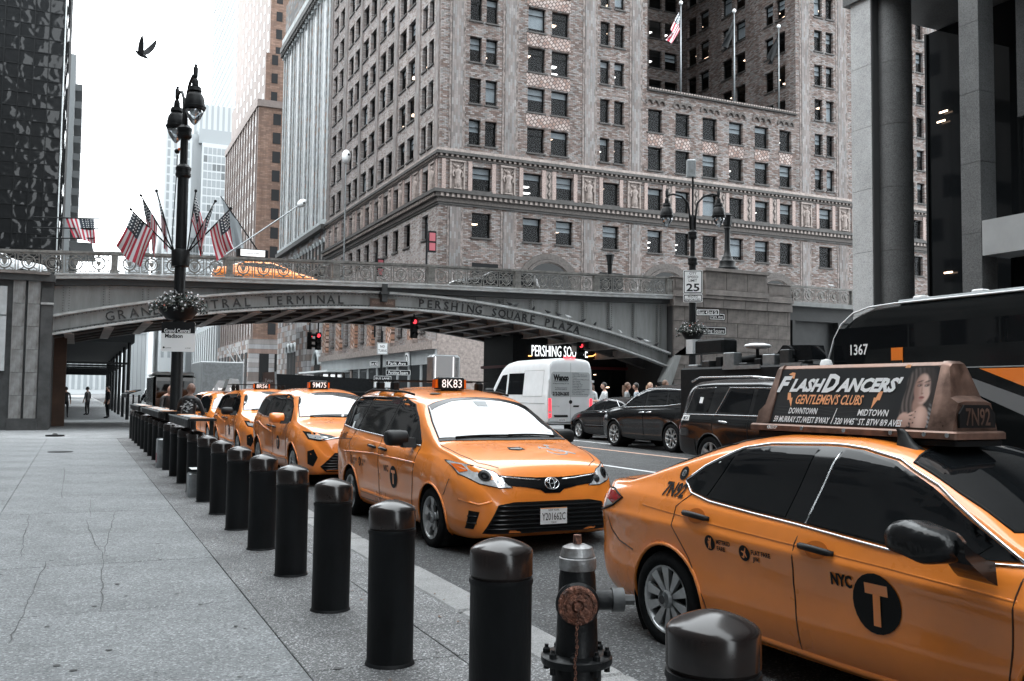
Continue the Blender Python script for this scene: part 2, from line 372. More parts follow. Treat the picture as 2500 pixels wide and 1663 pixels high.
# ================================================================ steel arch viaduct
mat('bridge_grey', (.205,.208,.204), .6, col2=(.29,.30,.298), vs=1.6, rvar=.1, stretch=(2.2,2.2,.35), spec=.3)
mat('bridge_light', (.30,.295,.285), .55, col2=(.50,.52,.525), vs=2.6, stretch=(1,1,2), spec=.3)
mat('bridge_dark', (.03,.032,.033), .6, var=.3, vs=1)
mat('bridge_iron', (.16,.155,.145), .5, .3, var=.4, vs=5)
mat('letter_dark', (.022,.023,.024), .5)
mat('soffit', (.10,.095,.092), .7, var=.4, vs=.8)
mat('beam_rust', (.42,.37,.345), .6, var=.3, vs=1.5)
mat('granite_brown', (.135,.118,.108), .75, var=.35, vs=2.2, bump=.25, bs=30)
mat('granite_cap', (.17,.15,.138), .7, var=.35, vs=1.6, bump=.2, bs=30)
BY, BW = 42.0, 10.0
def zup(x): return -2.963e-5*x**3-8.0333e-3*x*x+.222*x+4.988
def zlo(x): return -5.8226e-5*x**3-6.9534e-3*x*x+.21511*x+4.1459
DT = [(-12,6.15),(-6,6.28),(-1,6.4),(1.2,6.54),(5.8,6.67),(10.4,6.79),(15,6.92),(19.5,6.99),(24,7.06),(28.5,7.17),(36.5,7.26),(70,7.4)]
RT = [(-12,7.0),(-6,7.12),(-1.1,7.32),(1.2,7.44),(5.8,7.57),(10.4,7.72),(15,7.85),(19.5,7.93),(24,8.01),(28.5,8.13),(36.5,8.19),(70,8.33)]
def zd(x): return interp(DT, x)
def zt_(x): return interp(RT, x)
br = thing('arch_bridge', 'grey riveted steel arch road bridge with raised lettering crossing the street', 'bridge', (0, BY, 0))
X0, X1, NB = -1.0, 28.5, 60
xs = [X0+(X1-X0)*i/NB for i in range(NB+1)]
def sheet(fa, fb, y, name, m, parent=br, xs=xs):
    b = MB(); b.add([p for x in xs for p in ((x,y,fa(x)),(x,y,fb(x)))], [(2*i,2*i+2,2*i+3,2*i+1) for i in range(len(xs)-1)]); return b.build(name, m, parent, smooth=True)
def lip(fz, h, y0, y1, name, m, parent=br, xs=xs, mi=None):
    b = MB(); rs = [[(x,y0,fz(x)),(x,y0,fz(x)+h),(x,y1,fz(x)+h),(x,y1,fz(x))] for x in xs]; b.rings(rs, True, True); return b.build(name, m, parent)
rib = sheet(lambda x: zlo(x)+.05, lambda x: zup(x)-.04, .22, 'arch_rib', 'bridge_grey')
lip(lambda x: zup(x)-.10, .10, -.06, .30, 'upper_flange', 'bridge_light', rib); lip(zlo, .09, -.06, .40, 'lower_flange', 'bridge_light', rib)
lip(lambda x: zlo(x)+.16, .015, .19, .24, 'rivet_strip', 'bridge_dark', rib)
sheet(zup, lambda x: zd(x)-.3, .34, 'spandrel_plate', 'bridge_grey')
fas = lip(lambda x: zd(x)-.22, .15, -.22, .4, 'deck_fascia', 'bridge_light'); lip(lambda x: zd(x)-.07, .07, -.26, 1.2, 'deck_edge', 'bridge_light', fas)
lip(lambda x: zd(x)-.46, .24, .05, .36, 'recess_shade_band', 'bridge_dark', fas)  # dark band: shade of the recess below the fascia put in as colour
x = X0+.45; k = 0
rv = MB()
while x < X1:
    a, c = zup(x), zd(x)-.46
    if c-a > .12:
        MB().box((x-.035,.24,a),(x+.035,.345,c)).build('stiffener', 'bridge_grey', br)
        MB().box((x-.16,.325,a),(x+.16,.338,c)).build('cover_plate', 'bridge_grey', br)
        z = a+.08
        while z < c-.04:
            for sx in (-.11,.11): rv.cbox((x+sx,.318,z),(.03,.02,.03))
            z += .105
    x += 1.5; k += 1
x = X0+.1
while x < X1-.1:
    for f_, dz in ((zup,-.15),(zlo,.13)): rv.cbox((x,.205,f_(x)+dz),(.035,.03,.035))
    x += .16
rv.build('rivets', 'bridge_dark', br, kind='stuff')
# lettering following the rib
def along(s, xa, xb, h=.37):
    n = len(s); 
    for i, ch in enumerate(s):
        if ch == ' ': continue
        x = lerp(xa, xb, i/(n-1)); zc = (zlo(x)+zup(x))/2-.0; sl = ((zlo(x+.3)+zup(x+.3))-(zlo(x-.3)+zup(x-.3)))/2/.6
        M = frame((x, .205, zc), (1, 0, sl), (-sl, 0, 1))
        text_obj('letter', ch, h, 'letter_dark', br, M, bold=0 if ch in 'MN' else .006, depth=.045)
along('GRAND CENTRAL TERMINAL', 1.1, 10.75); along('PERSHING SQUARE PLAZA', 14.62, 22.95)
pq = MB().box((12.1,.10,5.72),(13.3,.16,6.12)).build('plaque', mat('bronze', (.11,.075,.06), .5, .4, var=.2, vs=4), br)
MB().box((12.04,.07,5.67),(13.36,.11,5.72)).box((12.04,.07,6.12),(13.36,.11,6.17)).build('plaque_rim', 'bridge_iron', pq)
text_obj('lettering', 'PERSHING SQUARE', .13, mat('bronze_hi', (.3,.2,.16), .5), pq, frame((12.7,.094,5.95),(1,0,0),(0,0,1)), wid=1.02)
MB().box((12.55,-.3,5.96),(12.8,.3,6.78)).build('crown_hinge', 'bridge_dark', br); MB().box((12.48,-.36,6.3),(12.87,.0,6.42)).build('hinge_pin', 'bridge_dark', br)
# soffit, inner ribs, floor beams
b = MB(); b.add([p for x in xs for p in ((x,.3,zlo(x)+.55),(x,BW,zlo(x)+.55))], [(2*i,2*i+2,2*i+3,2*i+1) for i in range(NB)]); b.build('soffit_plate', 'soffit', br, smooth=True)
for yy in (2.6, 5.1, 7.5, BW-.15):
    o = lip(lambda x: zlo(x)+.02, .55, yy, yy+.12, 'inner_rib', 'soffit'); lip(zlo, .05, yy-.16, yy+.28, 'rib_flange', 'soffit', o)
x = X0+.6
while x < X1-.5:
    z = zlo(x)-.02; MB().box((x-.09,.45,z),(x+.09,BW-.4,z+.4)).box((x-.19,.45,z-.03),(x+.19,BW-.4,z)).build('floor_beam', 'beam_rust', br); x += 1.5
b = MB(); dx = [-14,-8,-4,-1,3,7,11,15,19,23,28.5,36.5,70]; b.rings([[(x,.35,zd(x)-.55),(x,.35,zd(x)-.38),(x,BW,zd(x)-.38),(x,BW,zd(x)-.55)] for x in dx], True, True); b.build('deck', 'plaza', br)
# ---- railing: posts, rails and medallion panels
def medal_mesh(w, h):
    b = MB(); hh = h/2; cz = h*.50; r = h*.30
    ring = [(r*cos(2*pi*k/18), 0, cz+r*sin(2*pi*k/18)) for k in range(18)]
    b.tube(ring, .032, 6, closed=True)
    ring = [(r*.62*cos(2*pi*k/14), 0, cz+r*.62*sin(2*pi*k/14)) for k in range(14)]
    b.tube(ring, .016, 5, closed=True)
    b.prism([(x*r*.40, -.035, cz+z*r*.40) for x, z in ((-1,.8),(-.55,1.05),(0,.8),(.55,1.05),(1,.8),(.85,-.2),(.4,-.95),(0,-1.25),(-.4,-.95),(-.85,-.2))], (0,.07,0))
    for sx in (-1, 1):
        for sz in (-1, 1):
            p = [(sx*r*.72, 0, cz+sz*r*.72), (sx*r*1.0, 0, cz+sz*r*.98), (sx*w*.40, 0, cz+sz*hh*.62), (sx*w*.43, 0, cz+sz*hh*.80), (sx*w*.36, 0, cz+sz*hh*.80), (sx*w*.34, 0, cz+sz*hh*.66)]
            b.tube(p, [.02,.018,.016,.014,.013,.02], 5)
            b.tube([(sx*w*.22,0,cz+sz*hh*.86),(sx*w*.27,0,cz+sz*hh*.76),(sx*w*.22,0,cz+sz*hh*.70),(sx*w*.18,0,cz+sz*hh*.77)], .012, 5)
        b.tube([(sx*r,0,cz),(sx*(r+.06),0,cz+.05),(sx*(r+.1),0,cz),(sx*(r+.06),0,cz-.05)], .014, 5, closed=True)
        for q in (.455, .49): b.box((sx*w*q-.011,-.014,.07),(sx*w*q+.011,.014,h-.06))
    b.prism([(-.05,-.025,.1),(.05,-.025,.1),(.03,-.025,cz-r),(-.03,-.025,cz-r)], (0,.05,0)); b.prism([(-.03,-.025,cz+r),(.03,-.025,cz+r),(.06,-.025,h-.08),(-.06,-.025,h-.08)], (0,.05,0))
    b.box((-w/2,-.018,.06),(w/2,.018,.10)); b.box((-w/2,-.012,h-.30),(w/2,.012,h-.27)); b.box((-w/2,-.012,h-.1),(w/2,.012,h-.075))
    me = b.mesh('railing_panel', smooth=True, ang=40); setm(me, 'bridge_iron'); return me
PW, PH = 4.55/5, .84
_med = medal_mesh(PW-.06, PH)
rl = lip(zt_, -.10, -.12, .12, 'handrail', 'bridge_iron', xs=[-14,-8,-4,-1,1.2,5.8,10.4,15,19.5,24,28.5])
lip(lambda x: zt_(x)-.10, -.05, -.07, .07, 'handrail_moulding', 'bridge_iron', rl, xs=[-14,-8,-4,-1,1.2,5.8,10.4,15,19.5,24,28.5])
_post = MB().box((-.13,-.11,0),(.13,.11,.82)).box((-.17,-.15,-.02),(.17,.15,.13)).box((-.16,-.14,.74),(.16,.14,.80)).mesh('railing_post'); setm(_post, 'bridge_iron')
posts = [1.2-4.55*2, 1.2-4.55, 1.2, 5.78, 10.4, 14.95, 19.46, 23.93, 28.35]
for a, c in zip(posts, posts[1:]):
    obj('railing_post', _post, None, br, loc=(a, -.06, zd(a)))
    n = 5; st = (c-a-.3)/n
    for i in range(n):
        x = a+.15+st*(i+.5); sl = (zd(c)-zd(a))/(c-a)
        o = obj('railing_panel', _med, None, br, loc=(x, -.06, zd(x)-.01), rot=(0, -math.atan(sl), 0)); o.scale = (st/PW, 1, 1)
obj('railing_post', _post, None, br, loc=(posts[-1], -.06, zd(28.35)))
b = lip(lambda x: zt_(x), -.1, BW-.35, BW-.15, 'far_handrail', 'bridge_iron', xs=[-14,-8,-4,-1,5,10,15,20,25,30,36.5,70])
for i in range(44):
    x = -13+i*.95; obj('far_railing_panel', _med, None, br, loc=(x, BW-.25, zd(x)-.01))
# ---- granite pier on the south side
pr = thing('granite_pier', 'brown granite bridge pier of large blocks with a stepped parapet', 'pier', (28.5, BY-.2, .34))
_bl = {}
def block(parent, x0, x1, z0, z1, y=0, d=.5, m='granite_brown', nm='stone_block', g=.012):
    k = (round(x1-x0,2), round(z1-z0,2), d, m)
    if k not in _bl:
        me = MB().box((g,0,g),(x1-x0-g,d,z1-z0-g)).mesh(nm); setm(me, m); _bl[k] = me
    return obj(nm, _bl[k], None, parent, loc=(x0, y+random.uniform(-.008,.008), z0))
MB().box((.05,.1,0),(7.95,9.5,6.75)).build('core', 'joint', pr)
for r_ in range(8):
    z0 = r_*.78; ofs = .7 if r_ % 2 else 0; x = .06
    cuts = [0.06]; 
    while cuts[-1] < 7.9: cuts.append(min(7.94, cuts[-1]+(1.4 if len(cuts) > 1 or not ofs else .7)))
    for a, c in zip(cuts, cuts[1:]):
        if c-a > .1: block(pr, a, c, z0, z0+.78)
for a, c in ((0,1.9),(1.9,3.2),(3.2,4.7),(4.7,6.2),(6.2,8.0)):
    block(pr, a, c, 6.24, 6.72, -.12, .7, 'granite_cap'); block(pr, a, c, 6.72, 6.9, -.26, .9, 'granite_cap')
for a, c, t in ((0,1.9,.85),(6.2,8.0,.85)):
    block(pr, a, c, 6.9, 7.1, -.05, .6, 'granite_cap'); block(pr, a, c, 7.1, 6.9+t, .02, .45); block(pr, a-.04, c+.04, 6.9+t, 6.98+t, -.04, .6, 'granite_cap')
    MB().box((a+.2,-.0,7.2),(c-.2,.03,6.82+t)).build('sunk_panel', 'granite_brown', pr)
block(pr, 1.9, 6.2, 6.9, 7.22, -.32, 1.2, 'granite_cap')
for a, c in ((1.98,3.35),(3.35,4.75),(4.75,6.12)): block(pr, a, c, 7.22, 8.2, -.22, 1.1)
block(pr, 1.86, 6.24, 8.2, 8.4, -.34, 1.3, 'granite_cap')
# springing bracket of the arch
MB().prism([(-.6,-.15,2.2),(.15,-.15,3.7),(.45,-.15,3.6),(-.2,-.15,1.9)], (0,.7,0)).build('springing_plate', 'bridge_grey', pr)
# second railing run beyond the pier, on a plate girder
gr = thing('side_viaduct', 'shadowed girder span with railing right of the granite pier', 'bridge', (36.5, BY, 0))
MB().box((0,.25,6.2),(33,.5,7.0)).build('girder', 'bridge_dark', gr); MB().box((0,-.2,7.0),(33,1,7.26)).build('deck_fascia', 'bridge_grey', gr); MB().box((0,.6,.35),(33,.8,6.2)).build('back_wall', 'bridge_dark', gr)
for i in range(9): MB().box((.4+i*3.4,.15,3.0),(.6+i*3.4,.6,6.2)).build('strut', 'bridge_dark', gr)
MB().box((0,-.12,8.09),(33,.12,8.19)).build('handrail', 'bridge_iron', gr)
for i in range(24):
    x = .5+i*.93; obj('railing_panel', _med, None, gr, loc=(x, -.06, 7.25))
    if i % 5 == 4: obj('railing_post', _post, None, gr, loc=(x+.47, -.06, 7.26))
# ---- stained stone abutment on the left
mat('stain_stone', (.30,.31,.31), .8, col2=(.07,.06,.055), vs=1.3, bump=.3, bs=20, stretch=(1.6,1.6,.5))
mat('dark_stone', (.06,.062,.063), .8, var=.4, vs=1.2, bump=.2, bs=20)
ab = thing('stone_abutment', 'stained stone bridge abutment with pale pilasters at the left edge', 'abutment', (-1.0, BY-.6, .15))
MB().box((-14,.3,0),(.0,9.8,6.2)).build('core', 'dark_stone', ab)
for xa, xb in ((-1.42,-.98),(-.9,-.46),(-3.6,-2.9),(-5.2,-4.5)):
    for i in range(6): block(ab, xa, xb, .45+i*.9, .45+(i+1)*.9, .06, .4, 'stain_stone', g=.006)
    MB().box((xa-.04,0,0),(xb+.04,.4,.45)).build('plinth', 'dark_stone', ab)
MB().box((-.42,.15,0),(-.02,.5,5.6)).build('corner_pier', 'dark_stone', ab); MB().box((-.44,.08,4.95),(.02,.5,5.03)).build('corner_cap', 'bridge_light', ab)
MB().box((-14,-.08,5.85),(.05,.6,6.1)).build('frieze', 'dark_stone', ab); MB().box((-14,-.22,6.1),(-.15,.6,6.2)).build('cornice', 'granite_cap', ab)
pn = MB().box((-2.75,.12,2.3),(-1.62,.3,5.6)).build('notice_panel', mat('pale_panel', (.46,.48,.49), .6, var=.12, vs=3), ab); MB().box((-2.75,.10,4.45),(-1.62,.12,4.48)).build('panel_seam', 'joint', pn)
MB().prism([(-2.75,.1,2.3+1.9),(-2.55,.1,4.1),(-2.5,.1,3.9),(-2.5,.1,2.6),(-2.75,.1,2.6)], (0,.03,0)).build('panel_motif', 'grey_ink', pn)
# ================================================================ buildings
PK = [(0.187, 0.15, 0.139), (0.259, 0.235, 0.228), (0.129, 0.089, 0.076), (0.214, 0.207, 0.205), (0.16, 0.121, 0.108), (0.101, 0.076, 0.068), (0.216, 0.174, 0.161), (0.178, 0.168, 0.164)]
PK_LIT = [(0.291, 0.258, 0.248), (0.329, 0.311, 0.304), (0.216, 0.173, 0.157), (0.3, 0.289, 0.289), (0.245, 0.209, 0.197), (0.169, 0.137, 0.125), (0.303, 0.267, 0.254), (0.276, 0.263, 0.258)]  # same brick made paler, the north face's extra skylight put into the colour
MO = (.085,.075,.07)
brickmat('brick_w', 'X', .40, .135, PK, MO); brickmat('brick_n', 'Y', .40, .135, PK_LIT, (.2,.18,.175))
PV = [tuple(lerp(v, .2, .45) for v in c) for c in PK]; brickmat('brick_wv', 'X', .62, .20, PV, (.15,.135,.13), True); brickmat('brick_nv', 'Y', .62, .20, PV, (.2,.18,.175), True)
brickmat('brick_court_shade_w', 'X', .42, .135, [tuple(v*.85 for v in c) for c in PK], (.07,.06,.056)); brickmat('brick_court_shade_n', 'Y', .42, .135, [tuple(v*.85 for v in c) for c in PK], (.07,.06,.056))  # brick palette darkened, shade of the court put into the colour
mat('terracotta', (.26,.22,.202), .75, var=.35, vs=3.5, bump=.5, bs=9)
mat('terracotta_dark', (.07,.06,.055), .7, var=.4, vs=5, bump=.6, bs=12)
mat('cornice_dark', (.045,.042,.04), .7, var=.4, vs=2)
mat('quoin', (.05,.042,.038), .8, col2=(.26,.22,.205), vs=5, stretch=(1,1,.6))
def facade(name, m, parent, p0, d, n, L, z0, z1, ops, reveal=.32):
    """wall with rectangular openings ops=[(s0,s1,za,zb)] and real reveals"""
    b = MB(); P = lambda s, z, dep=0: (p0[0]+d[0]*s-n[0]*dep, p0[1]+d[1]*s-n[1]*dep, z)
    cuts = sorted({0, L, *[round(v, 4) for o in ops for v in o[:2] if 0 < v < L]})
    for a, c in zip(cuts, cuts[1:]):
        mid = (a+c)/2; h = sorted([(o[2], o[3]) for o in ops if o[0] < mid < o[1]]); z = z0
        for za, zb in h+[(z1, z1)]:
            if za > z+1e-4: b.add([P(a,z),P(c,z),P(c,za),P(a,za)], [(0,1,2,3)])
            z = max(z, zb)
    for s0, s1, za, zb in ops:
        f = [(s0,za),(s1,za),(s1,zb),(s0,zb)]
        for (sa, z_a), (sb, z_b) in zip(f, f[1:]+f[:1]): b.add([P(sa,z_a),P(sb,z_b),P(sb,z_b,reveal),P(sa,z_a,reveal)], [(0,1,2,3)])
    return b.build(name, m, parent)
_wm = {}
def winmesh(w, h, kind):
    k = (round(w,2), round(h,2), kind)
    if k in _wm: return _wm[k]
    t = .07
    f = MB()
    for a, c in (((-w/2,0,0),(-w/2+t,.09,h)),((w/2-t,0,0),(w/2,.09,h)),((-w/2+t,0,h-t),(w/2-t,.09,h)),((-w/2+t,0,0),(w/2-t,.09,t)),((-w/2+t,.0,h*.70),(w/2-t,.08,h*.70+.06))): f.box(a, c)
    fm = f.mesh('window'); setm(fm, 'frame_dark')
    p1 = MB().add([(-w/2+t,.05,t),(w/2-t,.05,t),(w/2-t,.05,h*.7),(-w/2+t,.05,h*.7)], [(0,1,2,3)]).mesh('pane'); setm(p1, 'pane')
    p2 = MB().add([(-w/2+t,.03,h*.7+.06),(w/2-t,.03,h*.7+.06),(w/2-t,.03,h-t),(-w/2+t,.03,h-t)], [(0,1,2,3)]).mesh('pane'); setm(p2, 'pane')
    bl = []
    for q in (.28,.45,.62,.8,.96):
        m_ = MB().add([(-w/2+t,.16,h*(1-q)),(w/2-t,.16,h*(1-q)),(w/2-t,.16,h-t),(-w/2+t,.16,h-t)], [(0,1,2,3)]).mesh('blind'); setm(m_, 'blind'); bl.append(m_)
    sill = MB().box((-w/2-.1,-.42,-.14),(w/2+.1,.02,0)).mesh('sill'); setm(sill, 'cornice_dark')
    lt = []
    for v in range(4):
        b = MB(); n = 1+v % 2
        for i in range(n):
            x = -w*.25+i*w*.3+.1*v; b.box((x-w*.2,.8+i*.9,h*.80-.35*i-v*.2),(x+w*.2,1.3+i*.9,h*.835-.35*i-v*.2))
        m_ = b.mesh('room_light'); setm(m_, 'roomlight' if v < 3 else 'roomlight_white'); lt.append(m_)
    _wm[k] = (fm, p1, p2, bl, sill, lt); return _wm[k]
def window(parent, x, y, z, w, h, rz=0, pb=.45, pl=.3, sill=True):
    fm, p1, p2, bl, sm, lt = winmesh(w, h, 0)
    o = obj('window', fm, None, parent, loc=(x,y,z), rot=(0,0,rz))
    obj('pane', p1, None, o); obj('pane', p2, None, o)
    if random.random() < pb: obj('blind', random.choice(bl[:2] if random.random() < .6 else bl), None, o)
    if random.random() < pl: obj('room_light', random.choice(lt), None, o)
    if sill: obj('sill', sm, None, o)
    return o
# ---------------------------------------------------------------- brick tower block on the corner
PX, PY = 27.73, 76.0
pb = thing('brick_office_building', 'large patterned brick office block with twin towers behind the bridge', 'building', (PX, PY, .34))
ZB = -.34   # world z -> local
FL = [25.95+3.72*k for k in range(10)]
TOPZ = 63.0
S = lambda X: X-PX
mir = lambda a, c: (115.9-c, 115.9-a)
A_, B_, C_ = [(30.42,31.54),(31.97,33.09)], [(36.1,37.85),(38.5,40.28)], [(43.64,44.66),(45.18,46.26)]
towerL = A_+B_+C_; towerR = [mir(*q) for q in towerL]
low = [(48.95,50.58),(52.1,53.74),(55.31,57.03),(58.54,60.24),(61.75,63.5),(64.93,66.49)]
frz = [(30.83,32.63),(35.77,37.58),(39.1,40.83),(44.01,45.74)]; frz = frz+low+[mir(*q) for q in frz]
ops_tower = lambda cols: [(S(a),S(c),z-2.28+ZB,z+ZB) for a, c in cols for z in FL]
opsW = ops_tower(towerL)+ops_tower(towerR)+[(S(a),S(c),z+ZB,z+2.26+ZB) for a, c in low for z in (23.5,27.2)]
opsW += [(S(a),S(c),19.62+ZB,21.75+ZB) for a, c in frz]+[(S(a),S(c),15.5+ZB,17.68+ZB) for a, c in frz]
LT = S(48.83); RTx = S(67.1); WID = S(88.2)
# west face in three pieces
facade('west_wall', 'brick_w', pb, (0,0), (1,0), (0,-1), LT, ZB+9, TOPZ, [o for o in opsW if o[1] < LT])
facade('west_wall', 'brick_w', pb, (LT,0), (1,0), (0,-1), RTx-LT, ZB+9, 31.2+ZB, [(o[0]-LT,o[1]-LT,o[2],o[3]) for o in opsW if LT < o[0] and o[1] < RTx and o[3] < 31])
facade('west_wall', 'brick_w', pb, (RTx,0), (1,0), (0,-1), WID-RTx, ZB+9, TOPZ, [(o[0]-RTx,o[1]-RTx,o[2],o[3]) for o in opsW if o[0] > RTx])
for s0, s1, za, zb in opsW: window(pb, (s0+s1)/2, .3, za, s1-s0, zb-za, 0, .55, .55)
# north face: pairs of windows along the street
NP = [(77.9,79.2),(79.7,81.0),(83.1,85.1),(85.8,87.8),(89.8,91.8),(92.5,94.5),(96.2,98.3),(99.2,101.4),(102.7,104.7),(105.4,107.5),(110,112),(112.9,114.9)]
NF = [(78.7,80.3),(83.7,85.5),(87.3,89.0),(90.7,92.4),(94.0,95.7),(97.4,99.2),(100.8,102.5),(104.2,105.9),(107.6,109.3),(111.0,112.7),(114.2,115.6)]
LN = 117.0-PY
opsN = [(a-PY,c-PY,z-2.28+ZB,z+ZB) for a, c in NP for z in FL]+[(a-PY,c-PY,19.62+ZB,21.75+ZB) for a, c in NF]+[(a-PY,c-PY,15.5+ZB,17.68+ZB) for a, c in NF]
opsN += [(a-PY,a-PY+1.3,6.9,11.0) for a in (79,85.5,92,98.6,105.2,111.6)]
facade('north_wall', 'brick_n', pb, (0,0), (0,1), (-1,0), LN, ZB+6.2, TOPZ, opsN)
for s0, s1, za, zb in opsN: window(pb, .3, (s0+s1)/2, za, s1-s0, zb-za, -pi/2, .45, .12)
# light court
facade('court_back_wall', 'brick_court_shade_w', pb, (LT,21), (1,0), (0,-1), RTx-LT, 30, TOPZ, [(LT+.9+i*2.3-LT,LT+2.7+i*2.3-LT,z-2.2+ZB,z+ZB) for i in (0,1,2.9,3.9,5.6,6.6) for z in FL[1:]])
for i in (0,1,2.9,3.9,5.6,6.6):
    for z in FL[1:]: window(pb, LT+1.8+i*2.3, 21.3, z-2.2+ZB, 1.8, 2.2, 0, .4, .5)
sid = [(1.6,3.0),(3.5,4.9),(8.2,10.0),(10.6,12.4),(15.0,16.8),(17.5,19.3)]
facade('court_side_wall', 'brick_court_shade_n', pb, (RTx,0), (0,1), (-1,0), 21, 30, TOPZ, [(a,c,z-2.25+ZB,z+ZB) for a, c in sid for z in FL[1:]])
for a, c in sid:
    for z in FL[1:]: window(pb, RTx+.3, (a+c)/2, z-2.25+ZB, c-a, 2.25, -pi/2, .4, .5)
MB().add([(LT,0,30),(LT,21,30),(LT,21,TOPZ),(LT,0,TOPZ)],[(0,1,2,3)]).build('court_side_wall', 'brick_court_shade_n', pb)
MB().add([(LT,.4,30.6),(RTx,.4,30.6),(RTx,21,30.6),(LT,21,30.6)],[(0,1,2,3)]).build('court_roof', 'plaza', pb)
# rooms behind the glass
rm = MB()
for z in [ZB+9.5,ZB+14.2,ZB+18.6]+[f-3.1+ZB for f in FL]+[TOPZ-.2]:
    for xa, xb in ((.45,LT-.1),(LT-.1,RTx+.1),(RTx+.1,WID)):
        if z < 30 or xb < LT or xa > RTx: rm.add([(xa,3.4,z),(xb,3.4,z),(xb,.4,z),(xa,.4,z)],[(0,1,2,3)])
    rm.add([(3.4,.45,z),(3.4,LN,z),(.4,LN,z),(.4,.45,z)],[(0,1,2,3)])
rm.add([(3.4,3.4,5),(WID,3.4,5),(WID,3.4,30.4),(3.4,3.4,30.4)],[(0,1,2,3)]); rm.add([(3.4,3.4,5),(3.4,LN,5),(3.4,LN,TOPZ),(3.4,3.4,TOPZ)],[(0,1,2,3)])
rm.add([(3.4,3.4,30.4),(LT-.4,3.4,30.4),(LT-.4,3.4,TOPZ),(3.4,3.4,TOPZ)],[(0,1,2,3)]); rm.add([(RTx+3.4,3.4,30.4),(WID,3.4,30.4),(WID,3.4,TOPZ),(RTx+3.4,3.4,TOPZ)],[(0,1,2,3)])
rm.add([(RTx+3.4,3.4,30.4),(RTx+3.4,22,30.4),(RTx+3.4,22,TOPZ),(RTx+3.4,3.4,TOPZ)],[(0,1,2,3)]); rm.add([(LT,24,30.4),(RTx,24,30.4),(RTx,24,TOPZ),(LT,24,TOPZ)],[(0,1,2,3)])
for z in [f-3.1+ZB for f in FL[1:]]: rm.add([(LT,24,z),(RTx+4,24,z),(RTx+4,21.4,z),(LT,21.4,z)],[(0,1,2,3)]); rm.add([(RTx+.4,.4,z),(RTx+3.4,.4,z),(RTx+3.4,21,z),(RTx+.4,21,z)],[(0,1,2,3)])
for xx in (LT, RTx, RTx+4): rm.add([(xx,21.35,30.4),(xx,26,30.4),(xx,26,TOPZ),(xx,21.35,TOPZ)],[(0,1,2,3)])
rm.add([(LT,21.3,TOPZ),(RTx+4,21.3,TOPZ),(RTx+4,24,TOPZ),(LT,24,TOPZ)],[(0,1,2,3)]); rm.add([(RTx,21.2,30.4),(RTx+4,21.2,30.4),(RTx+4,21.2,TOPZ),(RTx,21.2,TOPZ)],[(0,1,2,3)])
rm.build('rooms', 'dark_room', pb)
MB().add([(WID,0,0),(WID,40,0),(WID,40,TOPZ),(WID,0,TOPZ)],[(0,1,2,3)]).add([(0,0,TOPZ),(WID,0,TOPZ),(WID,40,TOPZ),(0,40,TOPZ)],[(0,1,2,3)]).build('rear_walls', 'brick_n', pb)
# pilasters and their dark quoin edges
def pil(x0, x1, z0, z1, north=False):
    d = .10
    if not north: o = MB().box((x0,-d,z0),(x1,.0,z1)).build('pilaster', 'brick_wv', pb); MB().box((x0-.24,-.05,z0),(x0-.02,.0,z1)).build('quoin_strip', 'quoin', o); MB().box((x1+.02,-.05,z0),(x1+.24,.0,z1)).build('quoin_strip', 'quoin', o)
    else: o = MB().box((-d,x0,z0),(0,x1,z1)).build('pilaster', 'brick_nv', pb); MB().box((-.05,x0-.2,z0),(0,x0-.02,z1)).build('quoin_strip', 'quoin', o); MB().box((-.05,x1+.02,z0),(0,x1+.2,z1)).build('quoin_strip', 'quoin', o)
for a, c in ((28.74,29.77),(33.83,34.9),(41.98,43.06),(47.09,48.05)):
    for q in ((a,c), mir(a,c)): pil(S(q[0]), S(q[1]), 22.95+ZB, TOPZ); pil(S(q[0]), S(q[1]), 9.5, 18.0+ZB)
for a, c in ((76.4,77.3),(81.6,82.6),(88.3,89.3),(95.0,95.8),(101.6,102.4),(108.2,109.4),(115.6,116.6)): pil(a-PY, c-PY, 22.95+ZB, TOPZ, True)
# herringbone spandrels between storeys in the wide bay and the low block
brickmat('brick_panel', 'X', .34, .34, [(.33,.25,.225),(.40,.335,.31),(.25,.17,.145),(.35,.29,.27)], (.12,.095,.088), msize=.05)
def rotpanel(m):
    nt = MT[m].node_tree
    bk = [n for n in nt.nodes if n.type == 'TEX_BRICK'][0]; src = bk.inputs['Vector'].links[0].from_socket
    mp = nt.nodes.new('ShaderNodeMapping'); mp.inputs['Rotation'].default_value = (0, 0, R(45)); nt.links.new(src, mp.inputs[0]); nt.links.new(mp.outputs[0], bk.inputs['Vector'])
rotpanel('brick_panel')
for cols in (B_, [mir(*q) for q in B_][::-1]):
    x0, x1 = S(min(cols[0][0],cols[1][0]))-.15, S(max(cols[0][1],cols[1][1]))+.15
    for z in FL: MB().box((x0,-.05,z+.12+ZB),(x1,-.0,z+1.28+ZB)).build('spandrel_panel', 'brick_panel', pb)
for a, c in low: MB().box((S(a)-.05,-.04,25.9+ZB),(S(c)+.05,0,27.05+ZB)).build('spandrel_panel', 'brick_panel', pb)
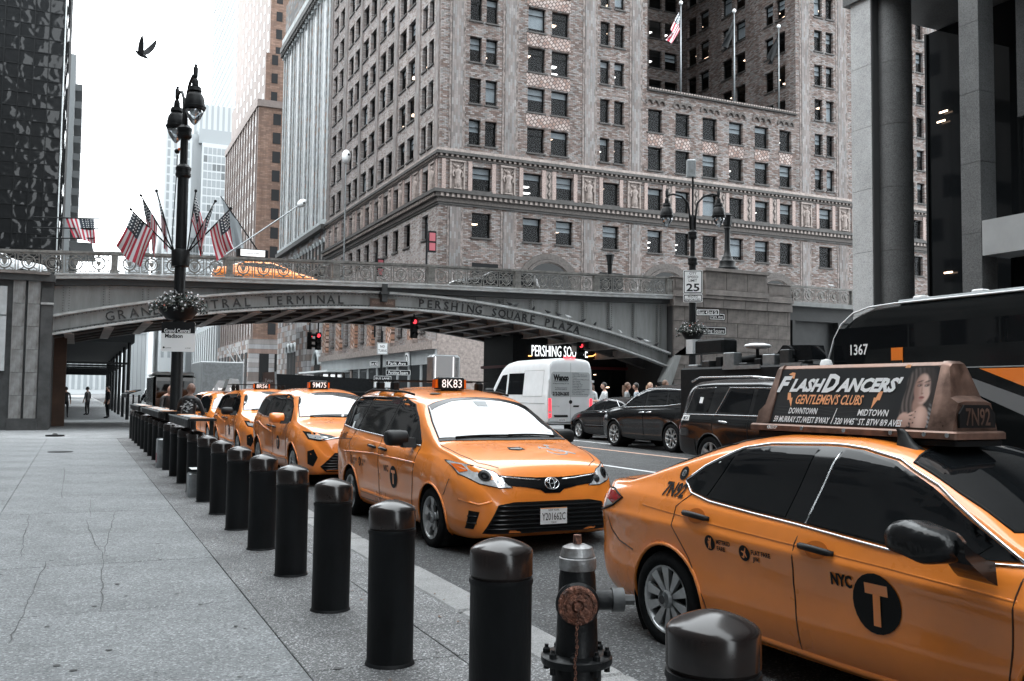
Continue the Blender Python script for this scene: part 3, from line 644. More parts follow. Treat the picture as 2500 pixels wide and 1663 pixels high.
# belt courses (west and north) with dentils
def course(z0, z1, out, m, nm='belt_course'):
    MB().box((-out,-out,z0+ZB),(WID+out,0,z1+ZB)).build(nm, m, pb); MB().box((-out,0,z0+ZB),(0,LN,z1+ZB)).build(nm, m, pb)
course(22.55, 22.8, .34, 'cornice_dark'); course(22.8, 23.1, .16, 'terracotta'); course(22.2, 22.38, .10, 'terracotta_dark')
course(19.1, 19.4, .62, 'cornice_dark'); course(18.75, 19.1, .42, 'terracotta_dark'); course(18.35, 18.75, .22, 'terracotta_dark'); course(18.15, 18.35, .12, 'cornice_dark')
dn = MB()
for i in range(int(WID/.5)): dn.box((i*.5,-.5,18.78+ZB),(i*.5+.24,-.40,19.08+ZB)); dn.box((i*.5,-.24,22.38+ZB),(i*.5+.22,-.0,22.55+ZB))
for i in range(int(LN/.5)): dn.box((-.5,i*.5,18.78+ZB),(-.40,i*.5+.24,19.08+ZB)); dn.box((-.24,i*.5,22.38+ZB),(-.0,i*.5+.22,22.55+ZB))
dn.build('dentils', 'terracotta', pb, kind='stuff')
MB().box((0,-.06,19.4+ZB),(WID,-.002,22.2+ZB)).mesh
fz = [(0,*[S(v) for q in sorted(frz) for v in q],WID)]
# frieze bands with carved panels
def figure():
    b = MB(); b.box((-.62,-.04,0),(.62,.02,2.5)); b.box((-.62,-.14,0),(-.5,0,2.5)); b.box((.5,-.14,0),(.62,0,2.5)); b.box((-.66,-.18,2.4),(.66,0,2.55))
    b.lathe([(.18,.1),(.24,.3),(.26,.7),(.22,1.1),(.30,1.45),(.26,1.62),(.09,1.7),(.09,1.76),(.14,1.84),(.15,1.95),(.10,2.05),(.0,2.08)], 10, (0,-.08,.05))
    for s in (-1,1):
        b.tube([(s*.28,-.1,1.6),(s*.42,-.16,1.35),(s*.34,-.2,1.05)], [.09,.08,.06], 6); b.tube([(s*.2,-.06,2.0),(s*.42,-.08,2.25),(s*.46,-.08,1.95),(s*.36,-.06,1.8)], .06, 6)
        b.tube([(s*.14,-.2,.15),(s*.16,-.24,.7),(s*.1,-.22,1.2)], .045, 5)
    b.box((-.34,-.22,0),(.34,0,.14)); me = b.mesh('carved_figure', smooth=True, ang=40); setm(me, 'terracotta'); return me
def diamond():
    b = MB(); b.box((-.55,-.03,0),(.55,.02,2.5)); b.box((-.55,-.1,0),(-.46,0,2.5)); b.box((.46,-.1,0),(.55,0,2.5))
    for i in range(3):
        z = .42+i*.82
        for k, dd in ((.40,-.10),(.22,-.16)): b.prism([(-k,dd,z),(0,dd,z-k),(k,dd,z),(0,dd,z+k)], (0,.12,0), mi=1 if k > .3 else 0)
    me = b.mesh('diamond_panel'); setm(me, ['terracotta','terracotta_dark']); return me
FG, DM = figure(), diamond()
mat('jamb', (.29,.225,.205), .75, var=.5, vs=14, bump=.6, bs=14)
def gap(lo_, hi_, north=False, fig=None):
    wd = hi_-lo_; c = (lo_+hi_)/2
    for a, e in ((lo_+.05, lo_+.42), (hi_-.42, hi_-.05)):
        if north: MB().box((-.09,a,19.45+ZB),(0,e,22.15+ZB)).build('ornate_jamb', 'jamb', pb)
        else: MB().box((a,-.09,19.45+ZB),(e,0,22.15+ZB)).build('ornate_jamb', 'jamb', pb)
    me = (FG if fig else DM) if fig is not None else (DM if wd < 2.0 and not north else FG)
    if wd > 1.0:
        o = obj(me.name.split('.')[0], me, None, pb, loc=(0,c,19.55+ZB) if north else (c,0,19.55+ZB), rot=(0,0,-pi/2 if north else 0)); o.scale = (min(1.1,(wd-.9)/1.24) if wd < 2.2 else 1, 1, 1)
        if wd < 2.2: o.scale = (max(.55, (wd-.86)/1.2), 1, 1)
        elif not north: o.scale = (1.12, 1.5, 1)
fs = sorted(frz); prev = 27.9
for a, c in fs+[(88.0,0)]:
    if a-prev > 2.6: gap(S(prev), S(a), False, True)
    elif a-prev > .8: gap(S(prev), S(a))
    prev = c
prev = 76.3
for a, c in NF+[(116.8,0)]:
    if a-prev > .8: gap(prev-PY, a-PY, True)
    prev = c
# wavy corbels and coping of the low block
cp = MB().box((LT,-.28,31.2+ZB),(RTx,.3,31.5+ZB)).build('coping', 'cornice_dark', pb)
ct = MB()
for i in range(60): x = LT+.05+i*(RTx-LT)/60; ct.box((x,-.36,31.32+ZB),(x+.16,-.28,31.46+ZB))
ct.build('coping_tiles', 'terracotta', cp, kind='stuff')
for a, c in low:
    b = MB(); w_ = (S(c)-S(a)+.5)/3
    for i in range(3):
        cx = S(a)-.25+w_*(i+.5)
        pts = [(cx+w_*.5*cos(pi*k/8), -.10, 29.95+ZB+.42*sin(pi*k/8)) for k in range(9)]; b.tube(pts, .10, 6); b.tube([(p[0],-.04,p[2]+.16) for p in pts], .08, 6)
    b.build('wavy_corbel', 'terracotta_dark', pb)
# round arches at street level, west face
def arch(cx, z, r, y=-.14):
    b = MB(); n = 18
    for rr, tk, dp in ((r+.55,.5,.14),(r+.02,.22,.22)):
        rs = [[(cx+q*cos(pi*k/n),yy,z+q*sin(pi*k/n)) for q, yy in ((rr,0),(rr,-dp),(rr-tk,-dp),(rr-tk,0))] for k in range(n+1)]; b.rings(rs, True, True)
    o = b.build('arch_surround', 'terracotta_dark', pb)
    b = MB(); b.add([(cx+(r-.2)*cos(pi*k/n),-.03,z+(r-.2)*sin(pi*k/n)) for k in range(n+1)]+[(cx,-.03,z)], [(k,k+1,n+1) for k in range(n)]); b.build('arch_glazing', 'autoglass', o)
    MB().tube([(cx+(r-.22)*cos(pi*k/n),-.06,z+(r-.22)*sin(pi*k/n)) for k in range(n+1)], .07, 6).build('arch_frame', 'terracotta', o)
for x, r in ((38.4,2.65),(51.1,2.65),(64.3,2.65),(77.5,2.65)): arch(S(x), 11.36+ZB, r)
for x in (32.2,45.0,83.7): MB().box((S(x)-1.3,-.03,9.6),(S(x)+1.2,.0,13.25+ZB)).build('dark_opening', 'frame_dark', pb)
# street-level front on the north side (seen under the bridge)
brickmat('lattice', 'Y', .5, .5, [(.46,.27,.19),(.36,.2,.14),(.55,.42,.36)], (.14,.09,.07), msize=.06); rotpanel('lattice')
for a in (82.0,88.7,95.4,102.0,108.6,115.2):
    MB().box((-.35,a-PY-.9,6.2),(0,a-PY+.9,10.6)).build('lattice_pier', 'lattice', pb); MB().box((-.5,a-PY-1.05,5.9),(0,a-PY+1.05,6.3)).build('pier_base', 'terracotta', pb)
MB().box((-.6,-.6,5.25),(.02,LN,5.9)).build('ledge', 'terracotta', pb); MB().box((-.2,-.2,4.0),(.0,LN,5.25)).build('shop_fascia', mat('fascia_grey', (.3,.32,.33), .5, var=.1, vs=1), pb)
for i in range(12): MB().box((-.1,i*3.4,0),(.2,i*3.4+.5,4.0)).build('shop_pier', 'terracotta' if i > 7 else 'fascia_grey', pb); MB().box((0,i*3.4+.5,.0),(.1,i*3.4+3.4,4.0)).build('shop_window', 'autoglass', pb); MB().box((-.04,i*3.4+.6,.3),(.0,i*3.4+3.3,1.5)).build('white_screen', 'blind', pb)
MB().box((-2.6,28,3.75),(0,LN+2,3.95)).build('glass_canopy', mat('canopy_pale', (.5,.54,.55), .3), pb)
sgD = MB().box((-.5,6.0,4.0),(-.35,6.9,5.2)).build('letter_sign', 'white', pb); text_obj('lettering', 'D', .7, 'ink', sgD, frame((-.507,6.45,4.6),(0,-1,0),(0,0,1)), bold=.03)
MB().box((0,0,-.1),(WID,.1,ZB+9)).build('west_base', 'terracotta', pb)
# ---------------------------------------------------------------- grey stone bank with vertical fins
mat('fin_light', (.46,.49,.50), .75, var=.25, vs=1.2)
brickmat('bank_stone', 'Y', 1.1, .55, [(.17,.165,.16),(.24,.24,.24),(.24,.175,.145),(.15,.158,.162),(.26,.255,.255),(.19,.18,.175)], (.13,.13,.13), msize=.02)
brickmat('bank_base', 'Y', 1.6, .8, [(.33,.31,.30),(.46,.45,.45),(.30,.22,.19),(.40,.40,.41),(.22,.19,.175)], (.16,.15,.15), msize=.03)
mat('dark_glass', (.015,.016,.017), .25, spec=.15)
bk = thing('stone_bank_building', 'tall grey stone building with vertical fins left of the brick block', 'building', (PX, 117.2, .34))
LB = 30.0
MB().box((0,0,22.4),(22,LB,62)).build('shaft', 'bank_stone', bk); MB().box((0,0,0),(22,LB,22.4)).build('base', 'bank_base', bk); MB().box((.6,0,62),(22,LB,95)).build('upper_shaft', 'bank_stone', bk)
for i in range(17):
    y = .3+i*1.85; MB().box((-.13,y-.17,23.2),(0,y+.17,54.0)).build('fin', 'fin_light', bk)
    if i < 16:
        if i % 3 == 1: MB().box((-.06,y+.35,23.2),(0,y+1.5,52.6)).build('window_strip', mat('strip_grey', (.17,.18,.185), .4, var=.4, vs=.7, stretch=(1,1,.6)), bk)
        b = MB(); n = 8; cy = y+.925
        b.rings([[(-.4,cy+q*cos(pi*k/n),53.2+q*sin(pi*k/n)) for q in (.93,.6)]+[(0,cy+q*cos(pi*k/n),53.2+q*sin(pi*k/n)) for q in (.6,.93)] for k in range(n+1)], True, True); b.build('arcade_arch', 'fin_light', bk)
MB().box((-.8,-.2,54.2),(0,LB,55.0)).build('cornice', 'cornice_dark', bk); MB().box((-.5,-.2,55),(0,LB,56.4)).build('parapet', 'fin_light', bk)
for i in range(34): MB().box((-.7,i*.9,53.6),(-.1,i*.9+.35,54.2)).build('corbel', 'cornice_dark', bk)
MB().box((-.7,-.2,22.0),(0,LB,22.6)).build('cornice', 'cornice_dark', bk); MB().box((-.4,-.2,22.6),(0,LB,23.2)).build('string_course', 'fin_light', bk)
for i in range(15):
    y = 1+i*1.95; b = MB(); n = 8; pts = [(-.03,y+.6*cos(pi*k/n),20.4+.6*sin(pi*k/n)) for k in range(n+1)]+[(-.03,y-.6,17.6),(-.03,y+.6,17.6)]
    b.add(pts, [tuple(range(len(pts)))]); o = b.build('arched_window', 'dark_room', bk); MB().tube([(-.06,p[1],p[2]) for p in pts[:9]], .12, 5).build('hood_mould', 'fin_light', o)
MB().box((-.5,-.2,16.6),(0,LB,17.2)).build('cornice', 'cornice_dark', bk)
for y, wd, h in ((3,1.6,6.6),(16.6,1.1,8.2),(18.9,1.1,8.2),(21.2,1.1,8.2)):
    n = 10; b = MB(); pts = [(-.04,y+wd*cos(pi*k/n),h-wd+wd*sin(pi*k/n)) for k in range(n+1)]+[(-.04,y-wd,0),(-.04,y+wd,0)]
    b.add(pts, [tuple(range(len(pts)))]); o = b.build('arched_doorway', 'dark_room', bk); MB().tube([(-.1,p[1],p[2]) for p in pts[:11]], .3, 6).build('arch_moulding', 'fin_light', o)
for y in (7.5,8.7,9.9,11.1,12.3,13.5): MB().lathe([(.6,0),(.62,.5),(.5,.6),(.5,9.6),(.62,9.9),(.62,10.3)], 10, (-.1,y,0)).build('attached_column', 'bank_base', bk, smooth=True, ang=40)
for i in range(13): MB().box((-.03,1+i*2.25,11.2),(0,1+i*2.25+.5,12.6)).build('slot_window', 'dark_room', bk)
# ---------------------------------------------------------------- brown tower further up the street
brickmat('brown_brick', 'X', .9, .3, [(.27,.175,.135),(.23,.155,.125),(.31,.21,.165)], (.17,.12,.1), msize=.02)
mat('brown_side', (.25,.21,.195), .8, var=.15, vs=.8)
mat('far_window', (.035,.037,.04), .15, spec=.5)
bb = thing('brown_tower', 'stepped brown brick office tower rising beyond the grey stone building', 'building', (27.0, 166, .34))
_fw = {}
def fwin(parent, x, y, z, w, h, rz, m='far_window', nm='window'):
    k = (round(w,2), round(h,2), m)
    if k not in _fw:
        me = MB().box((-w/2,-.05,0),(w/2,.12,h)).mesh(nm); setm(me, m); _fw[k] = me
    return obj(nm, _fw[k], None, parent, loc=(x,y,z), rot=(0,0,rz))
def steps(parent, x0, y0, x1, y1, z0, z1, mw, mn, nm='wall'):
    MB().add([(x0,y0,z0),(x1,y0,z0),(x1,y0,z1),(x0,y0,z1)],[(0,1,2,3)]).build(nm, mw, parent)
    MB().add([(x0,y0,z0),(x0,y1,z0),(x0,y1,z1),(x0,y0,z1)],[(0,1,2,3)]).build(nm, mn, parent)
    MB().add([(x0,y0,z1),(x1,y0,z1),(x1,y1,z1),(x0,y1,z1)],[(0,1,2,3)]).add([(x1,y0,z0),(x1,y1,z0),(x1,y1,z1),(x1,y0,z1)],[(0,1,2,3)]).add([(x0,y1,z0),(x1,y1,z0),(x1,y1,z1),(x0,y1,z1)],[(0,1,2,3)]).build('roof', mn, parent)
steps(bb, 0,0,16,40, 0,52, 'brown_brick','brown_side')
steps(bb, 1.5,3,16,44, 52,62, 'brown_brick','brown_side'); steps(bb, 3,8,18,50, 62,110, 'brown_brick','brown_side')
MB().box((-.3,-.3,51.2),(16,0,52.4)).box((-.3,0,51.2),(0,40,52.4)).build('cornice', 'brown_side', bb)
for r_ in range(13):
    z = 8+r_*3.35; fwin(bb, 3.2, 0, z, 1.35, 2.0, 0); fwin(bb, 5.6, 0, z, 1.35, 2.0, 0)
    for c in range(12): fwin(bb, 0, 2.3+c*3.15, z, 1.3, 1.9, -pi/2)
for c in range(13): MB().box((-.22,.7+c*3.15,8),(0,1.3+c*3.15,51)).build('rib', 'brown_side', bb)
for r_ in range(16):
    z = 53.2+r_*3.35; xx, yy = (1.5,3) if z < 61 else (3,8)
    for c in range(4): fwin(bb, xx+1.6+c*2.6, yy, z, 1.1, 1.8, 0)
    for c in range(8): fwin(bb, xx, yy+2+c*4.4, z, 1.2, 1.8, -pi/2)
MB().box((-.6,-.3,0),(16,40,10.5)).build('stone_base', 'bank_base', bb)
for i in range(9): MB().box((-.68,1.2+i*4.2,.3),(-.55,3.6+i*4.2,8.2)).build('tall_opening', 'dark_room', bb)
for i in range(3): MB().box((1.2+i*2.6,-.38,.3),(2.8+i*2.6,-.25,8.0)).build('tall_opening', 'dark_room', bb)
# ---------------------------------------------------------------- pale towers in the distance
mat('pale_wall', (.40,.42,.43), .8); mat('pale_grey', (.24,.26,.27), .6); mat('haze_win', (.22,.24,.25), .5); mat('haze_dark', (.10,.11,.115), .5)  # distance haze put into these far wall and window colours
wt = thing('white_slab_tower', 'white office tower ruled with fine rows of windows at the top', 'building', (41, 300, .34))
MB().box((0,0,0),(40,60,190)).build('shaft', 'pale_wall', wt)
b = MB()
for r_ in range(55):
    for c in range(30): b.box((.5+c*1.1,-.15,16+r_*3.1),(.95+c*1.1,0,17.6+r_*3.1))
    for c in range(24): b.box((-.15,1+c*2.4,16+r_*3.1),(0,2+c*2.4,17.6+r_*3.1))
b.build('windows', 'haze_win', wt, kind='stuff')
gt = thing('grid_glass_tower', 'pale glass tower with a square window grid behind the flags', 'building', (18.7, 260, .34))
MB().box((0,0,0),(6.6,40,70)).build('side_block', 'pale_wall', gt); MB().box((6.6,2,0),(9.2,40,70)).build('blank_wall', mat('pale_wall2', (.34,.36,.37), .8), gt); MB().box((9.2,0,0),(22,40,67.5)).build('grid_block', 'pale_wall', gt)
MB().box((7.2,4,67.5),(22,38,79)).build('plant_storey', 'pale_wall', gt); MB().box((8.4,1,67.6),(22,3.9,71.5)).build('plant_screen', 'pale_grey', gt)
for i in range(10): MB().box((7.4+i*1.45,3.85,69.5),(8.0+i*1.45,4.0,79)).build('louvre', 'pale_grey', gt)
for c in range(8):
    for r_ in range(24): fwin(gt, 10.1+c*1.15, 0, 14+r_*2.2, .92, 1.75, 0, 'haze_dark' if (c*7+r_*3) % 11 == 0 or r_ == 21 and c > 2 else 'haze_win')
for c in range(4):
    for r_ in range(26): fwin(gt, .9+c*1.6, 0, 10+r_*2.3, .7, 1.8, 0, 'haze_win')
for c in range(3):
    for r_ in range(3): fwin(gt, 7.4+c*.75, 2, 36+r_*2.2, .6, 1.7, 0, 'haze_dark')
cr = thing('scaffolded_tower', 'pale distant tower wrapped in scaffolding left of the flags', 'building', (10.8, 262, .34))
MB().box((0,0,0),(5.0,20,44)).build('core', 'pale_wall', cr)
for i in range(6): MB().box((i*.95,-.3,0),(i*.95+.12,-.1,46)).build('scaffold_pole', 'pale_grey', cr)
for i in range(14): MB().box((-.1,-.32,16+i*2.2),(5.1,-.12,16.14+i*2.2)).build('scaffold_lift', 'pale_grey', cr)
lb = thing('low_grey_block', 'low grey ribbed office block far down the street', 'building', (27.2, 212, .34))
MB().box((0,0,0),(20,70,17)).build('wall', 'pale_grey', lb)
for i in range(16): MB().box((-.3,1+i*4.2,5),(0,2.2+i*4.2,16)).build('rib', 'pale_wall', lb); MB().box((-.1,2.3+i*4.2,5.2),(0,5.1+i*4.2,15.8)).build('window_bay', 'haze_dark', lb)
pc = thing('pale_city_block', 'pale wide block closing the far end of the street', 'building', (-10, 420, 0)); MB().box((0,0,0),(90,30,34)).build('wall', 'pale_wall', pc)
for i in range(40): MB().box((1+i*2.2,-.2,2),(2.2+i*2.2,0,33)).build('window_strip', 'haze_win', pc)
# ---------------------------------------------------------------- black mirror-glass tower on the left
m = bpy.data.materials.new('mirror_pane'); m.use_nodes = True; MT['mirror_pane'] = m
nt = m.node_tree; P_ = nt.nodes['Principled BSDF']; P_.inputs['Base Color'].default_value = (.012,.013,.014,1); P_.inputs['Roughness'].default_value = .06; P_.inputs['Specular IOR Level'].default_value = .25
tc = N(nt,'ShaderNodeTexCoord'); oi = N(nt,'ShaderNodeObjectInfo'); ad = N(nt,'ShaderNodeVectorMath',operation='ADD'); sc2 = N(nt,'ShaderNodeVectorMath',operation='SCALE'); sc2.inputs['Scale'].default_value = 40
cbx = N(nt,'ShaderNodeCombineXYZ'); nt.links.new(oi.outputs['Random'], cbx.inputs[0]); nt.links.new(oi.outputs['Random'], cbx.inputs[2]); nt.links.new(cbx.outputs[0], sc2.inputs[0]); nt.links.new(tc.outputs['Object'], ad.inputs[0]); nt.links.new(sc2.outputs[0], ad.inputs[1])
no = N(nt,'ShaderNodeTexNoise'); no.inputs['Scale'].default_value = .75; no.inputs['Detail'].default_value = 1; no.inputs['Distortion'].default_value = .3; nt.links.new(ad.outputs[0], no.inputs['Vector'])
bpn = N(nt,'ShaderNodeBump'); bpn.inputs['Strength'].default_value = .5; bpn.inputs['Distance'].default_value = .16; nt.links.new(no.outputs['Fac'], bpn.inputs['Height']); nt.links.new(bpn.outputs[0], P_.inputs['Normal'])
hy = thing('black_glass_tower', 'black mirror-glass tower with a dark mullion grid at upper left', 'building', (-2.66, 112, .15))
MB().box((-50,.3,0),(0,45,110)).build('core', 'dark_room', hy)
_pm = MB().add([(-.68,0,.04),(.68,0,.04),(.68,0,1.48),(-.68,0,1.48)],[(0,1,2,3)]).mesh('glass_pane'); setm(_pm, 'mirror_pane')
for c in range(8):
    MB().box((-.02-1.42*c-.05,-.1,8),(-.02-1.42*c+.05,.2,110)).build('mullion', 'frame_dark', hy)
    for r_ in range(26): obj('glass_pane', _pm, None, hy, loc=(-.73-1.42*c,0,9+1.515*r_), rot=(random.gauss(0,.006),0,random.gauss(0,.006)))
for r_ in range(40): MB().box((-50,-.06,9+1.515*r_-.05),(0,.2,9+1.515*r_+.05)).build('transom', 'frame_dark', hy)
_p2 = MB().add([(0,-1.9,.04),(0,1.9,.04),(0,1.9,1.48),(0,-1.9,1.48)],[(0,1,2,3)]).mesh('glass_pane'); setm(_p2, 'mirror_pane')
MB().box((-.02,.0,0),(.12,1.6,110)).build('corner_cladding', mat('pale_metal', (.45,.48,.49), .3, .6, var=.3, vs=.6), hy)
for c in range(6):
    MB().box((.0,2+4*c-.08,6),(.14,2+4*c+.08,110)).build('mullion', 'frame_dark', hy)
    for r_ in range(26): obj('glass_pane', _p2, None, hy, loc=(.06,4+4*c,9+1.515*r_), rot=(0,random.gauss(0,.02),random.gauss(0,.02)))
nb = thing('ribbed_pale_building', 'narrow pale building with dark balconies right of the black tower', 'building', (-2.3, 185, .15)); MB().box((-20,0,0),(0,40,62)).build('wall', 'pale_grey', nb)
for i in range(16): MB().box((0,2,8+i*3.2),(1.2,38,9.2+i*3.2)).build('balcony', 'haze_dark', nb)
# ---------------------------------------------------------------- dark granite building on the right
speckle('granite_lit', (.33,.34,.345), (.25,.255,.26), (.41,.42,.425), 48, .6, .16, bump=.15)  # paler copy of the granite, skylight on the pier put into the colour
speckle('granite_shaded', (.075,.078,.08), (.04,.041,.042), (.11,.113,.115), 48, .5, .22, bump=.15)  # darker copy of the granite, shade put into the colour
gb = thing('granite_office_building', 'dark granite and glass office building with a round column on the right', 'building', (22.0, 17.0, .345))
zj = [0,2.05,4.0,5.95,7.9,9.85,11.8,13.95]
for a, c in zip(zj, zj[1:]):
    MB().box((0,4.54,a+.006),(.6,5.36,c-.006)).build('granite_panel', 'granite_lit', gb)
    MB().lathe([(.52,a+.006),(.52,c-.006)], 28, (.78,4.36,0)).build('column_drum', 'granite_shaded', gb, smooth=True, ang=40)
    MB().box((0,.7,a+.006),(.6,1.32,c-.006)).build('granite_panel', 'granite_shaded', gb)
MB().box((.02,4.5,0),(.7,5.34,13.95)).build('pier_core', 'joint', gb); MB().box((.02,.72,0),(.58,1.3,13.95)).build('pier_core', 'joint', gb); MB().lathe([(.5,0),(.5,13.95)], 24, (.78,4.36,0)).build('column_core', 'joint', gb)
MB().box((-.1,-110,13.95),(30,5.6,60)).build('upper_storeys', 'granite_shaded', gb)
MB().box((4.0,-110,0),(30,5.9,13.9)).build('lobby_glass', 'autoglass', gb)
for i in range(6): MB().box((3.92,5.9-i*2.4,0),(4.0,5.98-i*2.4,13.9)).build('lobby_mullion', 'frame_dark', gb)
for x, y, z in ((3.9,5.2,11.0),(3.9,3.9,11.1),(3.9,5.3,10.7),(3.9,3.95,10.8),(3.9,5.1,5.6)): MB().box((x-.03,y-.16,z-.025),(x,y+.16,z+.025)).build('lobby_light', 'roomlight', gb)
for i in range(6): MB().box((1.5,.7-i*2.6-2.59,9.3),(2.0,.7-i*2.6-.01,13.9)).build('lintel_panel', 'granite_shaded', gb)
MB().box((.0,-25,5.3),(2.5,.68,6.25)).build('canopy', mat('canopy_grey', (.25,.26,.265), .5, var=.1, vs=1), gb)
MB().box((1.0,-25,0),(1.2,.6,5.3)).build('dark_front', 'autoglass', gb); MB().box((1.6,-25,6.25),(1.8,.6,9.3)).build('dark_front', 'autoglass', gb)
MB().cyl((.9,-.6,5.27),(.9,-.6,5.3),.14,12).build('canopy_light', 'roomlight_white', gb)
# ---------------------------------------------------------------- station frontage beyond the bridge, left
st = thing('station_frontage', 'low glazed shop frontage under the left end of the bridge', 'building', (-2.4, 54, .15))
MB().box((-10,0,0),(0,52,6.2)).build('core', 'dark_room', st); MB().box((-.5,-.2,4.3),(1.6,52,4.9)).build('fascia', 'black', st)
for i in range(12):
    MB().box((0,.3+i*4.2,0),(.2,.9+i*4.2,4.3)).build('pier', 'dark_stone', st); MB().box((0,1.0+i*4.2,2.6),(.06,4.3+i*4.2,4.2)).build('clerestory_glass', 'blind', st); MB().box((0,1.0+i*4.2,.3),(.06,4.3+i*4.2,2.5)).build('shop_glass', 'autoglass', st)
MB().box((1.0,-8.0,0),(1.9,-6.5,4.6)).build('passage_wall', mat('passage_glow', (.06,.032,.02), .7, var=.4, vs=.7), st)  # warm glow on the passage wall put into its brown colour
# ---------------------------------------------------------------- cafe under the south end of the bridge
cf = thing('cafe_front', 'dark cafe front with a lit sign under the right end of the bridge', 'building', (21.4, 46.6, .345))
MB().box((0,0,0),(7.2,4,2.9)).build('front', 'dark_glass', cf); MB().box((-.1,-.25,2.9),(7.2,4.2,3.05)).build('red_soffit', mat('red_dark', (.12,.012,.014), .5), cf); MB().box((0,-.05,3.05),(7.2,4,4.7)).build('sign_board', 'black', cf)
for i in range(5): MB().box((.1+i*1.5,-.06,0),(.2+i*1.5,.0,2.9)).build('mullion', 'frame_dark', cf)
text_obj('lit_lettering', 'PERSHING SQUARE', .60, 'led', cf, frame((2.85,-.12,3.85),(1,0,0),(0,0,1)), wid=3.5, bold=0)
MB().tube([(.9,-.12,3.55),(1.1,-.12,3.55)], .03, 6).build('amber_neon', 'led_amber', cf); MB().tube([(4.62,-.12,3.62),(4.95,-.12,3.66),(5.2,-.12,3.82),(5.5,-.12,3.84),(5.8,-.12,3.7),(6.1,-.12,3.68)], .028, 6).build('amber_neon', 'led_amber', cf)
for i in range(14): MB().cbox((random.uniform(.4,6.8),-.03,random.uniform(.9,2.7)),(random.uniform(.04,.2),.02,.03)).build('cafe_light', 'roomlight', cf)

# ---------------------------------------------------------------- unseen blocks added around the camera to shape skylight and reflections
brickmat('canyon_stone', 'Y', 3.2, 3.6, [(.03,.032,.034),(.05,.05,.05),(.025,.027,.03)], (.24,.235,.23), msize=.9)
brickmat('canyon_stone_x', 'X', 3.2, 3.6, [(.03,.032,.034),(.05,.05,.05),(.025,.027,.03)], (.24,.235,.23), msize=.9)
struct(MB().box((-60,-22,0),(-9,36,38)).build('unseen_block', 'canyon_stone')); struct(MB().box((-60,-190,0),(-9,-22.1,115)).build('unseen_block', 'canyon_stone')); struct(MB().box((-60,56,6.5),(-14,108,40)).build('unseen_block', 'canyon_stone'))
struct(MB().box((-9,-230,0),(-3,-200,90)).build('unseen_block', 'canyon_stone_x')); struct(MB().box((22,-160,60),(80,-110,95)).build('unseen_block', 'canyon_stone'))

sh = thing('sidewalk_shed', 'dark scaffold shed roofing the pavement beyond the bridge at left', 'scaffold', (0, 55.5, .15))
MB().box((-2.3,0,4.2),(2.75,44,4.75)).build('deck', 'black', sh); MB().box((2.6,0,4.75),(2.75,44,5.3)).build('hoarding', 'black', sh)
for i in range(8): MB().cyl((2.5,.3+i*6,0),(2.5,.3+i*6,4.2),.09,8).build('post', 'iron', sh); MB().cyl((-2.1,.3+i*6,0),(-2.1,.3+i*6,4.2),.09,8).build('post', 'iron', sh); MB().box((-2.1,.25+i*6,3.0),(2.5,.35+i*6,3.12)).build('brace', 'iron', sh)
